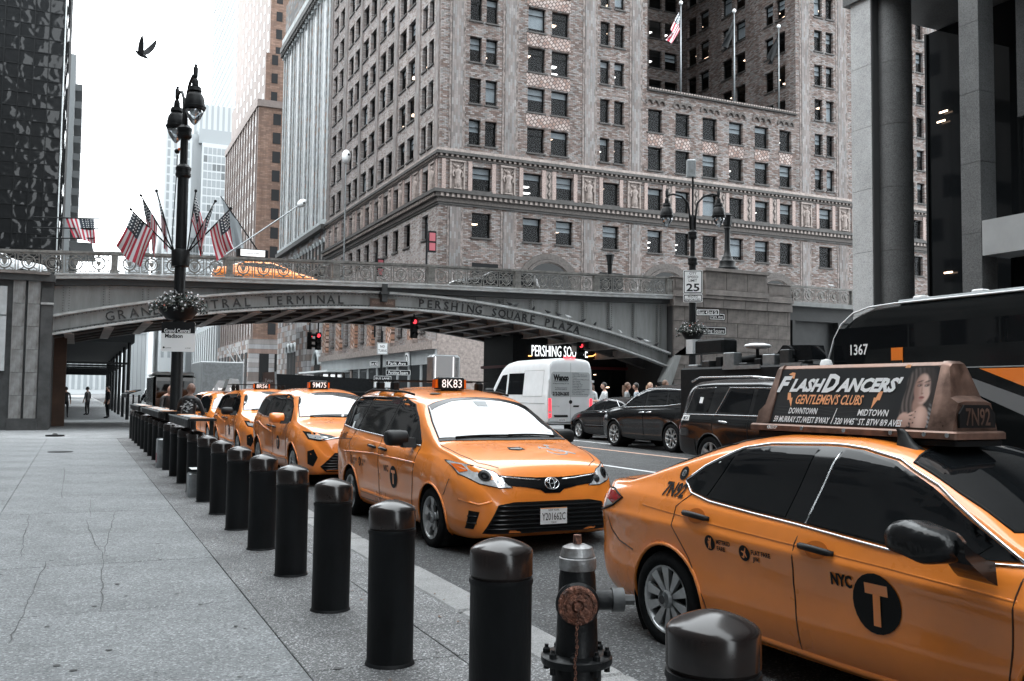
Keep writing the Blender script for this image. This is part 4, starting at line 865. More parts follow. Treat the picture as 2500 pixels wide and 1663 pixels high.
# ================================================================ vehicles
def pchip(pts):
    pts = sorted(pts); n = len(pts); xs_ = [p[0] for p in pts]; ys_ = [p[1] for p in pts]
    h = [xs_[i+1]-xs_[i] for i in range(n-1)]; d = [(ys_[i+1]-ys_[i])/h[i] for i in range(n-1)]
    m_ = [d[0]]+[0 if d[i-1]*d[i] <= 0 else 2*d[i-1]*d[i]/(d[i-1]+d[i]) for i in range(1, n-1)]+[d[-1]]
    def f(x):
        if x <= xs_[0]: return ys_[0]
        if x >= xs_[-1]: return ys_[-1]
        i = max(k for k in range(n-1) if xs_[k] <= x); t = (x-xs_[i])/h[i]
        return ys_[i]*(1+2*t)*(1-t)**2+m_[i]*h[i]*t*(1-t)**2+ys_[i+1]*t*t*(3-2*t)+m_[i+1]*h[i]*t*t*(t-1)
    return f
class Car:
    """lofted body + patches projected on to it. x forward, y left, z up"""
    def __init__(s, sp):
        s.sp = sp; zt, zs, zb, w = [pchip(sp[k]) for k in ('zt','zs','zb','w')]; L0, L1 = sp['zt'][0][0], sp['zt'][-1][0]
        if L0 > L1: L0, L1 = L1, L0
        st = []; x = L0
        while x < L1-1e-6:
            st.append(x); e = min(x-L0, L1-x); x += .012 if e < .08 else .03 if e < .35 else .05
        st.append(L1)
        tum = sp.get('tumble',.42); side = sp['side']; cr = sp.get('crown',.035); rings = []; WR = sp['wr']; ax = sp['axles']
        for x in st:
            W = w(x); a, bz = zb(x), zs(x); t = max(zt(x), bz+.012); h = t-bz
            fl = sum(sp.get('flare',.02)*math.exp(-((x-q)/.42)**4) for q in ax)
            P = [(0,a),(W*.6,a),(W*.86,a+.006)]
            for tt, k in side: z = a+tt*(bz-a); P.append((W*k+(fl*max(0,1-((z-.55)/.4)**2)), z))
            yb = P[-1][0]; ins = tum*h; ro = .06*min(1,h/.3)
            P += [(yb-.012-.42*ins,bz+.42*h),(yb-.018-.80*ins,bz+.80*h),(yb-.03-ins-ro,bz+.955*h)]
            yr = P[-1][0]; P += [(yr*.80,bz+.99*h+cr*.45),(yr*.42,bz+h+cr*.9),(0,bz+h+cr)]
            Q = []
            for i in range(len(P)-1):
                p0, p1, p2, p3 = P[max(i-1,0)], P[i], P[i+1], P[min(i+2,len(P)-1)]
                for u in (0, 1/3, 2/3):
                    if i in (0,1): Q.append((lerp(p1[0],p2[0],u), lerp(p1[1],p2[1],u))); continue
                    c = []
                    for k in (0,1): c.append(.5*(2*p1[k]+(p2[k]-p0[k])*u+(2*p0[k]-5*p1[k]+4*p2[k]-p3[k])*u*u+(3*p1[k]-p0[k]-3*p2[k]+p3[k])*u**3))
                    Q.append((max(0,c[0]), c[1]))
            Q.append(P[-1]); full = [(x,y,z) for y, z in Q]+[(x,-y,z) for y, z in Q[-2:0:-1]]
            rings.append(full)
        b = MB(); b.rings(rings, True, True); s.V = [Vector(v) for v in b.v]; s.F = b.f
        s.bvh = BVHTree.FromPolygons(s.V, s.F)
        # wheel openings
        R_ = WR+.045; V = [v.copy() for v in s.V]; keep = []; hit = set()
        for f in s.F:
            c = sum((V[i] for i in f), Vector())/len(f); dele = False
            if len(f) == 4 and abs(c.y) > .45:
                for q in ax:
                    if (c.x-q)**2+(c.z-WR)**2 < R_*R_: dele = True
            if dele: hit.update(f)
            else: keep.append(f)
        used = {i for f in keep for i in f}
        for i in hit & used:
            v = V[i]
            for q in ax:
                dx, dz = v.x-q, v.z-WR; r = sqrt(dx*dx+dz*dz)
                if r < R_+.05 and v.z > zb(v.x)+.02 and abs(v.y) > .5 and r > 1e-3: v.x = q+dx/r*R_; v.z = WR+dz/r*R_
        me = bpy.data.meshes.new('body'); me.from_pydata([tuple(v) for v in V], [], keep); me.polygons.foreach_set('use_smooth', [True]*len(keep)); sharp(me, sp.get('ang',38)); me.update()
        s.body = me; s.w = w; s.parts = []
    def start(s, name, label, cat, paint, loc=(0,0,0), rz=0, group=None):
        s.root = thing(name, label, cat, loc, rz, group); s.bo = obj('body', s.body, paint, s.root); sp = s.sp
        for q in sp['axles']:
            for sd in (-1, 1):
                W = s.w(q); R_ = sp['wr']+.05; b = MB(); n = 20
                b.rings([[(q+R_*cos(t),sd*yy,sp['wr']+R_*sin(t)) for t in [pi*1.25-(pi*1.5)*k/n for k in range(n+1)]] for yy in (W-.03, W-.42)], False, False, closed=False)
                b.add([(q+R_*cos(t),sd*(W-.34),sp['wr']+R_*sin(t)) for t in [2*pi*k/n for k in range(n)]], [tuple(range(n))]); b.build('wheel_well', 'rubber', s.root)
                pts = []
                for k in range(n+1):
                    t = pi*1.12-(pi*1.24)*k/n; x, z = q+(R_+.0)*cos(t), sp['wr']+(R_+.0)*sin(t); p = s.hit('L' if sd > 0 else 'R', q+(R_+.02)*cos(t), max(sp['wr']+(R_+.02)*sin(t),.2))
                    if p: pts.append((x, p[0].y, z))
                if len(pts) > 4: MB().tube(pts, .014, 6).build('arch_lip', sp.get('lip', paint), s.root, smooth=True)
                make_wheel(s.root, q, sd*(W-.015), sp['wr'], sp.get('rim','five'), sd)
        return s.root
    def hit(s, ax, u, v):
        o, d = {'L': ((u,4,v),(0,-1,0)), 'R': ((u,-4,v),(0,1,0)), 'F': ((9,u,v),(-1,0,0)), 'B': ((-9,u,v),(1,0,0)), 'T': ((u,v,6),(0,0,-1))}[ax]
        r = s.bvh.ray_cast(Vector(o), Vector(d))
        if r[0] is None: return None
        n = r[1]; d = Vector(d)
        if n.dot(d) > 0: n = -n
        return r[0], n
    def proj(s, ax, uv, eps):
        h = s.hit(ax, *uv)
        if h is None:
            g = {'L': (uv[0],1,uv[1]), 'R': (uv[0],-1,uv[1]), 'F': (s.sp['zt'][0][0] if s.sp['zt'][0][0] > 0 else s.sp['zt'][-1][0],uv[0],uv[1]), 'B': (-2.4,uv[0],uv[1]), 'T': (uv[0],uv[1],1)}[ax]
            r = s.bvh.find_nearest(Vector(g)); return r[0]+r[1]*eps
        return h[0]+h[1]*eps
    def patch(s, name, m, poly, ax='R', eps=.004, res=.07, parent=None, both=False, depth=0):
        bm = bmesh.new(); bm.faces.new([bm.verts.new((p[0],p[1],0)) for p in poly])
        for k in (0,1):
            lo_, hi_ = min(p[k] for p in poly), max(p[k] for p in poly); q = lo_+res
            while q < hi_-.01:
                co = (q,0,0) if k == 0 else (0,q,0); no = (1,0,0) if k == 0 else (0,1,0)
                bmesh.ops.bisect_plane(bm, geom=bm.verts[:]+bm.edges[:]+bm.faces[:], plane_co=co, plane_no=no); q += res
        bmesh.ops.triangulate(bm, faces=[f for f in bm.faces if len(f.verts) > 4])
        for v in bm.verts: v.co = s.proj(ax, (v.co.x, v.co.y), eps)
        if depth:
            bmesh.ops.recalc_face_normals(bm, faces=bm.faces); r = bmesh.ops.extrude_face_region(bm, geom=bm.faces[:])
        me = bpy.data.meshes.new(name); bm.to_mesh(me); bm.free(); me.polygons.foreach_set('use_smooth', [True]*len(me.polygons))
        o = obj(name, me, m, parent or s.root)
        if both: s.patch(name, m, [(p[0], p[1]) for p in poly] if ax in 'LR' else [(-p[0],p[1]) for p in poly] if ax in 'FB' else [(p[0],-p[1]) for p in poly], {'R':'L','L':'R'}.get(ax, ax), eps, res, parent)
        return o
    def line(s, name, m, pts, ax='R', r=.005, eps=.0, parent=None, closed=False, both=False, n=5):
        P = []; q = pts+[pts[0]] if closed else pts
        for a, c in zip(q, q[1:]):
            k = max(1, int(sqrt((a[0]-c[0])**2+(a[1]-c[1])**2)/.06))
            P += [s.proj(ax, (lerp(a[0],c[0],i/k), lerp(a[1],c[1],i/k)), eps) for i in range(k)]
        if not closed: P.append(s.proj(ax, q[-1], eps))
        o = MB().tube(P, r, n, closed=closed).build(name, m, parent or s.root, smooth=True)
        if both and ax in 'LR': s.line(name, m, pts, 'L' if ax == 'R' else 'R', r, eps, parent, closed)
        return o
    def label(s, txt, m, ax, cu, cv, h, wid=None, shear=0, bold=0, eps=.006, name='lettering', parent=None, rot=0):
        vs, fs = text(txt, h, wid, shear, bold); sg = -1 if ax in 'LB' else 1; c, sn = cos(rot), sin(rot)
        b = MB()
        for_ = []
        for x, y in vs:
            x, y = x*c-y*sn, x*sn+y*c
            if ax == 'T': for_.append(s.proj('T', (cu-y, cv+x), eps))
            else: for_.append(s.proj(ax, (cu+sg*x, cv+y), eps))
        return b.add(for_, fs).build(name, m, parent or s.root)
    def disc(s, name, m, ax, cu, cv, r, ry=None, eps=.005, parent=None, n=24):
        ry = ry or r; return s.patch(name, m, [(cu+r*cos(2*pi*k/n), cv+ry*sin(2*pi*k/n)) for k in range(n)], ax, eps, .05, parent)
_wh = {}
def make_wheel(root, x, y, r, style, sd):
    k = (round(r,3), style)
    if k not in _wh:
        wd = .22; rr = r*.70
        t = MB(); prof = [(rr,-.0),(rr+.02,-.012),(r-.05,-.016),(r-.015,-.004),(r,.03),(r,wd-.03),(r-.02,wd),(rr,wd)]
        t.rings([[(q*cos(2*pi*i/36), yy, q*sin(2*pi*i/36)) for i in range(36)] for q, yy in prof]); tm = t.mesh('tyre', smooth=True, ang=50); setm(tm, 'rubber')
        b = MB(); b.rings([[(q*cos(2*pi*i/32), yy, q*sin(2*pi*i/32)) for i in range(32)] for q, yy in ((rr,-.005),(rr-.012,.0),(rr-.03,.03),(rr-.035,.14))])
        def spoke(a0, wa, wb, r0, r1, y0=.02, y1=.005, tk=.03):
            ca, sa = cos(a0), sin(a0); f = lambda rad, off, yy: (rad*ca-off*sa, yy, rad*sa+off*ca)
            b.add([f(r0,-wa,y0),f(r0,wa,y0),f(r1,wb,y1),f(r1,-wb,y1),f(r0,-wa,y0+tk),f(r0,wa,y0+tk),f(r1,wb,y1+tk),f(r1,-wb,y1+tk)], [(0,1,2,3),(0,3,7,4),(1,5,6,2),(0,4,5,1),(3,2,6,7)])
        if style == 'five':
            for i in range(5): spoke(pi/2+2*pi*i/5, .045, .032, .05, rr*.6); spoke(pi/2+2*pi*i/5, .034, .062, rr*.58, rr-.01)
        elif style == 'ten':
            for i in range(10):
                a = pi/2+2*pi*i/10; d = .055 if i % 2 else .05
                spoke(a-d, .012, .026, .055, rr-.012); spoke(a+d, .012, .026, .055, rr-.012)
        elif style == 'mesh':
            for i in range(7):
                a = 2*pi*i/7; spoke(a, .03, .016, .05, rr*.55)
                for d in (-.22,.22):
                    ca = a+d; p = Vector((rr*.5*cos(a), .015, rr*.5*sin(a))); q = Vector(((rr-.012)*cos(ca), .008, (rr-.012)*sin(ca))); b.cyl(p, q, .016, 5)
        else:
            for i in range(6): spoke(2*pi*i/6, .04, .03, .05, rr-.01)
        b.lathe([(.0,-.03),(.05,-.028),(.062,-.012),(.06,.02)], 16, M=Matrix.Rotation(-pi/2,4,'X') @ Matrix.Scale(-1,4,(0,0,1)), caps=False)
        rm_ = b.mesh('rim', smooth=True, ang=35); setm(rm_, 'alloy')
        h = MB(); h.rings([[(q*cos(2*pi*i/24), yy, q*sin(2*pi*i/24)) for i in range(24)] for q, yy in ((.02,.06),(rr-.03,.07),(rr-.03,.18))], True, False); hm = h.mesh('wheel', smooth=True, ang=35); setm(hm, 'rubber')
        c = MB(); c.rings([[(q*cos(2*pi*i/16), yy, q*sin(2*pi*i/16)) for i in range(16)] for q, yy in ((.032,-.034),(.03,-.036),(.0,-.036))]); cm = c.mesh('hub_cap'); setm(cm, 'steel_dark')
        _wh[k] = (tm, rm_, hm, cm)
    tm, rm_, hm, cm = _wh[k]
    o = obj('wheel', hm, None, root, loc=(x, y, r), rot=(0, random.uniform(0,.6), 0 if sd < 0 else pi))
    obj('tyre', tm, None, o); obj('rim', rm_, None, o); obj('hub_cap', cm, None, o)
def mirror_part(c, x, y, z, m, side=-1, s=1.0, nm='door_mirror'):
    b = MB(); pr = [(-.10,.02),(-.07,.085),(0,.105),(.06,.09),(.1,.03)]
    rs = []
    for t, k in ((0,.55),(.08,.92),(.3,1),(.75,1),(.95,.85),(1,.6)):
        yy = side*(y+.02+.24*t*s)
        rs.append([(x+k*s*.095*cos(a)-.02*t, yy, z+k*s*.085*sin(a)+.05) for a in [2*pi*i/14 for i in range(14)]])
    b.rings(rs, True, True); o = b.build(nm, m, c.root, smooth=True, ang=50)
    MB().prism([(x-.02,side*(y-.06),z-.06),(x+.1,side*(y-.06),z-.06),(x+.06,side*(y-.06),z+.05),(x-.02,side*(y-.06),z+.05)], (0,side*.16,.0)).build('mirror_arm', 'plastic', o)
    return o
def handle(c, x, z, ax, m='black_gloss', rec=True):
    p, n = c.hit(ax, x, z); sd = -1 if ax == 'R' else 1
    if rec: c.disc('handle_recess', mat('taxi_recess_shade', (.55,.14,.012), .4), ax, x+.0, z, .085, .05, .003)  # flat disc in darker orange, shade of the recess put into the colour
    o = MB().tube([(x-.13,p.y+sd*.004,z+.01),(x-.10,p.y+sd*.028,z+.012),(x,p.y+sd*.036,z+.008),(x+.10,p.y+sd*.028,z),(x+.13,p.y+sd*.004,z-.005)], [.014,.02,.021,.02,.014], 8).build('door_handle', m, c.root, smooth=True)
    return o
def sign_box(root, x, y, z, txt, wd=.34, lit=True, nm='medallion_sign', face=1):
    """small roof light box with a number, facing forwards"""
    o = MB().bbox((x-.09,y-wd/2,z),(x+.09,y+wd/2,z+.155),.015).build(nm, 'black', root)
    for s_ in (-1,1): MB().prism([(x-.06,y+s_*wd/2,z+.02),(x+.06,y+s_*wd/2,z+.02),(x+.05,y+s_*wd/2,z+.13),(x-.05,y+s_*wd/2,z+.13)], (0,s_*.035,0)).build('amber_end', 'lens_amber', o)
    MB().box((x-.05,y-wd/2+.02,z+.156),(x+.05,y+wd/2-.02,z+.163)).build('lid', 'white', o)
    text_obj('number', txt, .105, mat('sign_lit', (.9,.92,.93), .5, emit=(.95,.98,1), es=.3), o, frame((x+.092*face,y,z+.078),(0,1*face,0),(0,0,1)), wid=wd*.78, bold=.004)
    MB().box((x-.04,y-.1,z-.05),(x+.04,y+.1,z)).build('sign_foot', 'plastic', o)
    return o
SIDE_VAN = [(.04,.925),(.14,.965),(.34,.985),(.52,.99),(.70,1.0),(.86,.985),(.96,.955),(1.0,.935)]
SIDE_SED = [(.04,.915),(.13,.955),(.30,.975),(.48,.972),(.66,.985),(.77,1.0),(.83,.985),(.95,.955),(1.0,.93)]
def lowgrille(c, poly, n, m='black'):
    o = c.patch('lower_grille', m, poly, 'F', .006); z0 = min(p[1] for p in poly); z1 = max(p[1] for p in poly)
    for i in range(1, n):
        z = lerp(z0, z1, i/n); xs_ = []
        for (a, b_) in zip(poly, poly[1:]+poly[:1]):
            if (a[1]-z)*(b_[1]-z) < 0: xs_.append(a[0]+(b_[0]-a[0])*(z-a[1])/(b_[1]-a[1]))
        if len(xs_) >= 2: c.line('grille_slat', 'black_gloss', [(min(xs_)+.015,z),(max(xs_)-.015,z)], 'F', .013, .014, o)
    return o
def taxi_marks(c, ax, xT, zT, num, xn, zn, r=.155, xm=None, rn=.07):
    c.disc('round_emblem', 'ink', ax, xT, zT, r, r*1.0, .005); c.label('T', 'taxi', ax, xT, zT-.0, r*1.15, None, 0, .035, .008)
    s_ = 1 if ax == 'R' else -1
    c.label('NYC', 'ink', ax, xT-s_*(r+.13), zT+.09, .075, .17, 0, .03)
    c.label(num, 'ink', ax, xn, zn, .085, .22, .12, .02)
    if xm:
        for x, t1, t2 in ((xm,'METERED','FARE'),(xm+s_*.36,'FLAT FARE','JFK')):
            c.disc('round_icon', 'ink', ax, x, zT+.10, rn*.78, rn, .005)
            c.label(t1, 'ink', ax, x+s_*.17, zT+.12, .034, .17, 0, .02); c.label(t2, 'ink', ax, x+s_*.12, zT+.07, .034, .085, 0, .02)
        icon_hail(c, ax, xm, zT+.10, rn); icon_plane(c, ax, xm+s_*.36, zT+.10, rn)
def icon_hail(c, ax, x, z, r):
    s_ = 1 if ax == 'R' else -1
    c.disc('icon_figure', 'taxi', ax, x, z+r*.55, r*.16, r*.16, .008, n=10)
    c.patch('icon_figure', 'taxi', [(x+s_*a*r, z+b_*r) for a, b_ in ((-.25,.3),(.1,.32),(.3,.75),(.42,.72),(.3,.15),(.22,-.2),(.28,-.8),(.1,-.8),(.02,-.3),(-.12,-.8),(-.32,-.8),(-.2,-.2),(-.3,0))], ax, .008, .05)
def icon_plane(c, ax, x, z, r):
    s_ = 1 if ax == 'R' else -1
    c.patch('icon_plane', 'taxi', [(x+s_*a*r*.9, z+b_*r*.9) for a, b_ in ((.5,.75),(.32,.85),(.05,.3),(-.5,.35),(-.55,.2),(-.1,-.05),(-.25,-.45),(-.5,-.45),(-.5,-.6),(-.1,-.75),(.05,-.6),(.1,-.2),(.45,-.6),(.58,-.5),(.3,.2))], ax, .008, .05)
def screen(c, name, m, xt, xte, yt, xb, xbe, yb):
    """windscreen outlined from above: xt/xb centre line top and bottom, xte/xbe at the pillars"""
    P = [(xte,-yt),(lerp(xt,xte,.25),-yt*.5),(xt,0),(lerp(xt,xte,.25),yt*.5),(xte,yt),(lerp(xte,xbe,.5),lerp(yt,yb,.5)+.012),(xbe,yb),(lerp(xb,xbe,.3),yb*.55),(xb,0),(lerp(xb,xbe,.3),-yb*.55),(xbe,-yb),(lerp(xte,xbe,.5),-lerp(yt,yb,.5)-.012)]
    o = c.patch(name, m, P, 'T', .006, .06); c.line('screen_seal', 'black', P, 'T', .011, .0, o, True); return o
# ---------------------------------------------------------------- minivan taxi in the foreground
SP_VAN = dict(zt=[(2.54,.60),(2.52,.70),(2.46,.82),(2.36,.91),(2.1,1.0),(1.75,1.075),(1.5,1.12),(1.38,1.16),(1.0,1.36),(.6,1.575),(.4,1.645),(.1,1.69),(-.5,1.735),(-1.4,1.735),(-2.0,1.70),(-2.2,1.64),(-2.36,1.42),(-2.47,1.12),(-2.52,.98),(-2.54,.85)][::-1],
    zs=[(2.54,.52),(2.4,.76),(2.1,.90),(1.5,1.03),(0,1.08),(-1.5,1.13),(-2.3,1.16),(-2.48,1.0),(-2.54,.75)][::-1],
    zb=[(2.54,.27),(2.44,.22),(2.2,.19),(0,.2),(-2.2,.23),(-2.54,.36)][::-1],
    w=[(2.54,.50),(2.525,.60),(2.49,.70),(2.42,.80),(2.28,.89),(2.0,.955),(1.5,.985),(0,.99),(-1.8,.985),(-2.25,.95),(-2.45,.87),(-2.52,.80),(-2.54,.76)][::-1],
    side=SIDE_VAN, tumble=.33, crown=.045, wr=.335, axles=(1.52,-1.51), flare=.018, rim='five')
def van_taxi(name, label, loc, rz=-pi/2):
    c = Car(SP_VAN); c.start(name, label, 'taxi', 'taxi', loc, rz, 'yellow taxis queued at the kerb')
    for ax in 'RL':
        c.patch('window_surround', 'black_gloss', [(-2.37,1.265),(-2.07,1.61),(-1.92,1.65),(-1.2,1.665),(-.1,1.65),(.36,1.57),(.67,1.405),(1.0,1.115),(.55,1.105),(-.3,1.155),(-1.5,1.195)], ax, .002)
        c.patch('rear_quarter_glass', 'autoglass', [(-2.36,1.27),(-2.06,1.60),(-1.92,1.645),(-1.22,1.655),(-1.5,1.205)], ax)
        c.patch('side_glass', 'autoglass', [(-1.14,1.655),(-.12,1.64),(-.36,1.165),(-1.42,1.20)], ax)
        c.patch('front_glass', 'autoglass', [(-.03,1.635),(.36,1.56),(.66,1.40),(.98,1.125),(.55,1.115),(-.27,1.16)], ax)
        c.patch('pillar_trim', 'black_gloss', [(-1.2,1.655),(-1.15,1.655),(-1.42,1.2),(-1.49,1.203)], ax, .003); c.patch('pillar_trim', 'black_gloss', [(-.11,1.64),(-.04,1.637),(-.28,1.16),(-.35,1.163)], ax, .003)
        c.patch('sail_panel', 'plastic', [(.60,1.115),(1.02,1.11),(.86,1.24),(.72,1.35)], ax, .006)
        c.line('belt_moulding', 'chrome', [(-2.34,1.245),(-1.5,1.19),(-.35,1.15),(.55,1.10),(1.0,1.10)], ax, .007, .004)
        c.line('window_seal', 'black', [(-2.36,1.27),(-2.06,1.60),(-1.92,1.645),(-.12,1.645),(.36,1.565),(.66,1.405),(1.0,1.12)], ax, .010, .0)
        for p in ([(-.36,1.15),(-.30,.9),(-.27,.6),(-.26,.30)],[(1.02,1.09),(.98,.9),(.93,.6),(.90,.32)],[(-1.50,1.19),(-1.62,1.0),(-1.2,.55),(-1.12,.32)],[(-1.1,.30),(.9,.30)]): c.line('door_gap', 'taxi_line', p, ax, .005)
        c.line('slide_track', 'taxi_line', [(-1.55,1.06),(-2.3,1.04)], ax, .006)
        c.line('side_crease', 'taxi', [(-1.9,.88),(-.5,.92),(1.0,.90)], ax, .012, -.004); c.line('sill_moulding', 'taxi', [(-1.05,.40),(1.0,.37)], ax, .03, -.012)
        handle(c, -.57, 1.005, ax); handle(c, -.14, .995, ax)
    taxi_marks(c, 'R', .30, .68, '8K83', -1.95, 1.10, .135, -1.42, .06); taxi_marks(c, 'L', .30, .68, '8K83', -1.95, 1.10, .135)
    c.patch('sticker', 'grey_metal', [(-1.82,1.38),(-1.62,1.42),(-1.58,1.34),(-1.80,1.29)], 'R', .007); c.patch('sticker', 'white', [(-1.74,1.30),(-1.66,1.30),(-1.66,1.20),(-1.74,1.20)], 'R', .009)
    ws = screen(c, 'windscreen', 'windshield', .50, .60, .665, 1.42, 1.30, .80)
    c.patch('shade_band', 'black_gloss', [(.61,-.655),(.53,-.35),(.505,0),(.53,.35),(.61,.655),(.72,.665),(.60,.35),(.565,0),(.60,-.35),(.72,-.665)], 'T', .009)
    c.patch('cowl', 'plastic', [(1.31,-.82),(1.39,-.45),(1.425,0),(1.39,.45),(1.31,.82),(1.37,.82),(1.45,.45),(1.48,0),(1.45,-.45),(1.37,-.82)], 'T', .008)
    for y0, y1, z1 in ((-.62,.05,1.37),(.05,.68,1.33)): c.line('wiper', 'plastic', [(1.36,y0),(z1,y1)], 'T', .013, .02)
    c.patch('registration_sticker', 'white', [(1.16,.58),(1.16,.72),(1.24,.72),(1.24,.58)], 'T', .009); c.patch('sensor_pod', 'grey_ink', [(.62,-.09),(.62,.09),(.74,.07),(.74,-.07)], 'T', .008)
    hl = [(-.915,.985),(-.80,.955),(-.62,.895),(-.46,.735),(-.60,.735),(-.78,.775),(-.90,.86)]
    for s_ in (-1,1):
        o = c.patch('headlight', 'lampglass', [(s_*-p[0],p[1]) for p in hl], 'F', .006)
        c.patch('turn_lens', 'lens_amber', [(s_*q,z) for q, z in ((.905,.955),(.85,.955),(.83,.895),(.89,.875))], 'F', .010, parent=o)
        for (q, z, r_, m_) in ((.72,.855,.055,'steel_dark'),(.72,.855,.034,'black_gloss'),(.58,.80,.04,'chrome')): c.disc('lamp_bowl', m_, 'F', s_*q, z, r_, None, .009+.002*(r_ < .04), parent=o)
        c.line('lamp_edge', 'black', [(s_*-p[0],p[1]) for p in hl], 'F', .006, .004, o, True)
        c.patch('fog_vent', 'black', [(s_*q,z) for q, z in ((.875,.31),(.865,.50),(.79,.49),(.825,.31))], 'F', .006, .03)
        for z in (.37,.44): c.line('vent_fin', 'black_gloss', [(s_*.87,z),(s_*.81,z)], 'F', .010, .006)
        c.line('bumper_fold', 'taxi', [(s_*.92,.60),(s_*.80,.56),(s_*.68,.60)], 'F', .016, -.006)
        c.line('hood_gap', 'taxi_line', [(1.44,s_*.84),(1.9,s_*.80),(2.2,s_*.72),(2.36,s_*.55)], 'T', .005)
        c.line('bumper_gap', 'taxi_line', [(1.98,.80),(1.90,.66),(1.86,.62)], 'R' if s_ < 0 else 'L', .005)
    up = [(-.60,.86),(-.40,.845),(-.16,.83),(.16,.83),(.40,.845),(.60,.86),(.50,.755),(.30,.735),(.14,.705),(.09,.67),(-.09,.67),(-.14,.705),(-.30,.735),(-.50,.755)]
    o = c.patch('upper_grille', 'black_gloss', up, 'F', .007); c.line('grille_bar', 'chrome', [(-.58,.845),(-.3,.815),(-.13,.805)], 'F', .008, .01, o); c.line('grille_bar', 'chrome', [(.58,.845),(.3,.815),(.13,.805)], 'F', .008, .01, o)
    for r_, ry in ((.085,.058),(.05,.05)): c.line('emblem', 'chrome', [(r_*cos(2*pi*k/20)*(1 if r_ > .06 else .62), .765+ry*sin(2*pi*k/20)) for k in range(20)], 'F', .007, .014, o, True)
    c.line('emblem', 'chrome', [(.06*cos(2*pi*k/16), .785+.022*sin(2*pi*k/16)) for k in range(16)], 'F', .006, .014, o, True)
    lowgrille(c, [(-.76,.27),(-.62,.56),(-.45,.59),(.45,.59),(.62,.56),(.76,.27)], 7)
    pl = c.patch('number_plate', 'white', [(-.16,.52),(.16,.52),(.16,.35),(-.16,.35)], 'F', .03); c.label('Y201662C', 'ink', 'F', 0, .43, .075, .28, 0, .006, .033, parent=pl); c.label('NEW YORK', 'ink', 'F', 0, .497, .022, .13, 0, 0, .033, parent=pl); c.label('TAXI', 'ink', 'F', 0, .368, .018, .06, 0, 0, .033, parent=pl); c.patch('plate_band', 'orange_ink', [(-.155,.52),(.155,.52),(.155,.512),(-.155,.512)], 'F', .032, parent=pl)
    # hood emblems: shield sticker and wheelchair symbol
    c.patch('shield_sticker', 'ink', [(1.80,-.18),(1.80,-.02),(1.90,.0),(1.94,-.10),(1.90,-.20)], 'T', .005); c.patch('sticker_band', 'white', [(1.86,-.17),(1.86,-.03),(1.875,-.03),(1.875,-.17)], 'T', .007)
    wc = [(1.98+.115*cos(t), .36+.115*sin(t)) for t in [R(-100)+R(280)*k/16 for k in range(17)]]; mat('symbol_grey', (.36,.36,.37), .5)
    c.line('access_symbol', 'symbol_grey', wc, 'T', .020, -.012); c.line('access_symbol', 'symbol_grey', [(1.78,.34),(1.86,.32),(1.97,.36),(1.97,.50),(2.05,.56)], 'T', .022, -.013); c.line('access_symbol', 'symbol_grey', [(1.86,.33),(1.80,.22),(1.88,.2)], 'T', .019, -.012); c.disc('access_symbol', 'symbol_grey', 'T', 1.74, .35, .035, None, .006)
    m1 = mirror_part(c, .78, .97, 1.13, 'plastic', -1, 1.12); mirror_part(c, .78, .97, 1.13, 'plastic', 1, 1.12)
    # roof furniture
    sign_box(c.root, -.05, -.12, 1.76, '8K83', .36)
    MB().lathe([(.075,0),(.075,.03),(.05,.045),(0,.047)], 16, (.22,-.42,1.672)).build('roof_antenna', 'plastic', c.root, smooth=True, ang=40)
    for x in (-.75,-1.35):
        o = MB().box((x-.03,-.78,1.865),(x+.03,.78,1.885)).build('crossbar', 'black', c.root)
        for s_ in (-1,1): MB().bbox((x-.06,s_*.62-.05,1.73),(x+.06,s_*.62+.05,1.865),.02).build('bar_foot', 'black', o)
    for s_ in (-1,1): MB().tube([(.1,s_*.66,1.69),(-.2,s_*.68,1.725),(-1.5,s_*.68,1.75),(-1.9,s_*.66,1.70)], .016, 6).build('roof_rail', 'black', c.root, smooth=True)
    c.patch('tail_lens', 'lens_red', [(-2.50,1.12),(-2.38,1.13),(-2.40,.98),(-2.50,.95)], 'R', .006)
    MB().cyl((.62,-.36,1.30),(.62,-.36,1.301),.001,3) 
    return c
t1 = van_taxi('minivan_taxi', 'orange minivan taxi facing the camera with wheelchair symbol on its hood', (4.66, 11.85, 0), -pi/2+R(1.8))
t1.root.scale = (1.03,1.03,1.03)
# ---------------------------------------------------------------- saloon taxi in front, right
SP_SED = dict(zt=[(2.44,.56),(2.42,.66),(2.36,.75),(2.2,.84),(1.8,.93),(1.35,1.01),(1.2,1.045),(.85,1.24),(.45,1.42),(.2,1.475),(-.15,1.505),(-.6,1.50),(-1.05,1.44),(-1.5,1.29),(-1.85,1.155),(-2.0,1.115),(-2.25,1.10),(-2.36,1.085),(-2.40,1.0),(-2.44,.80)][::-1],
    zs=[(2.44,.5),(2.3,.68),(1.9,.82),(1.3,.95),(.5,.99),(-.5,1.02),(-1.2,1.05),(-1.8,1.055),(-2.25,1.02),(-2.38,.96),(-2.44,.7)][::-1],
    zb=[(2.44,.28),(2.3,.22),(1.8,.2),(0,.2),(-1.9,.22),(-2.3,.3),(-2.44,.42)][::-1],
    w=[(2.44,.48),(2.42,.58),(2.36,.70),(2.24,.80),(2.0,.875),(1.5,.91),(0,.915),(-1.4,.912),(-1.9,.895),(-2.2,.85),(-2.34,.79),(-2.41,.72),(-2.44,.64)][::-1],
    side=SIDE_SED, tumble=.50, crown=.03, wr=.335, axles=(1.44,-1.40), flare=.022, rim='ten')
SP_HERO = dict(SP_SED, axles=(1.56,-1.40))
c = Car(SP_HERO); c.start('saloon_taxi', 'orange saloon taxi with a roof advert and taped door mirror, nearest the camera', 'taxi', 'taxi', (4.80, 4.32, 0), -pi/2+R(4.5), 'yellow taxis queued at the kerb')
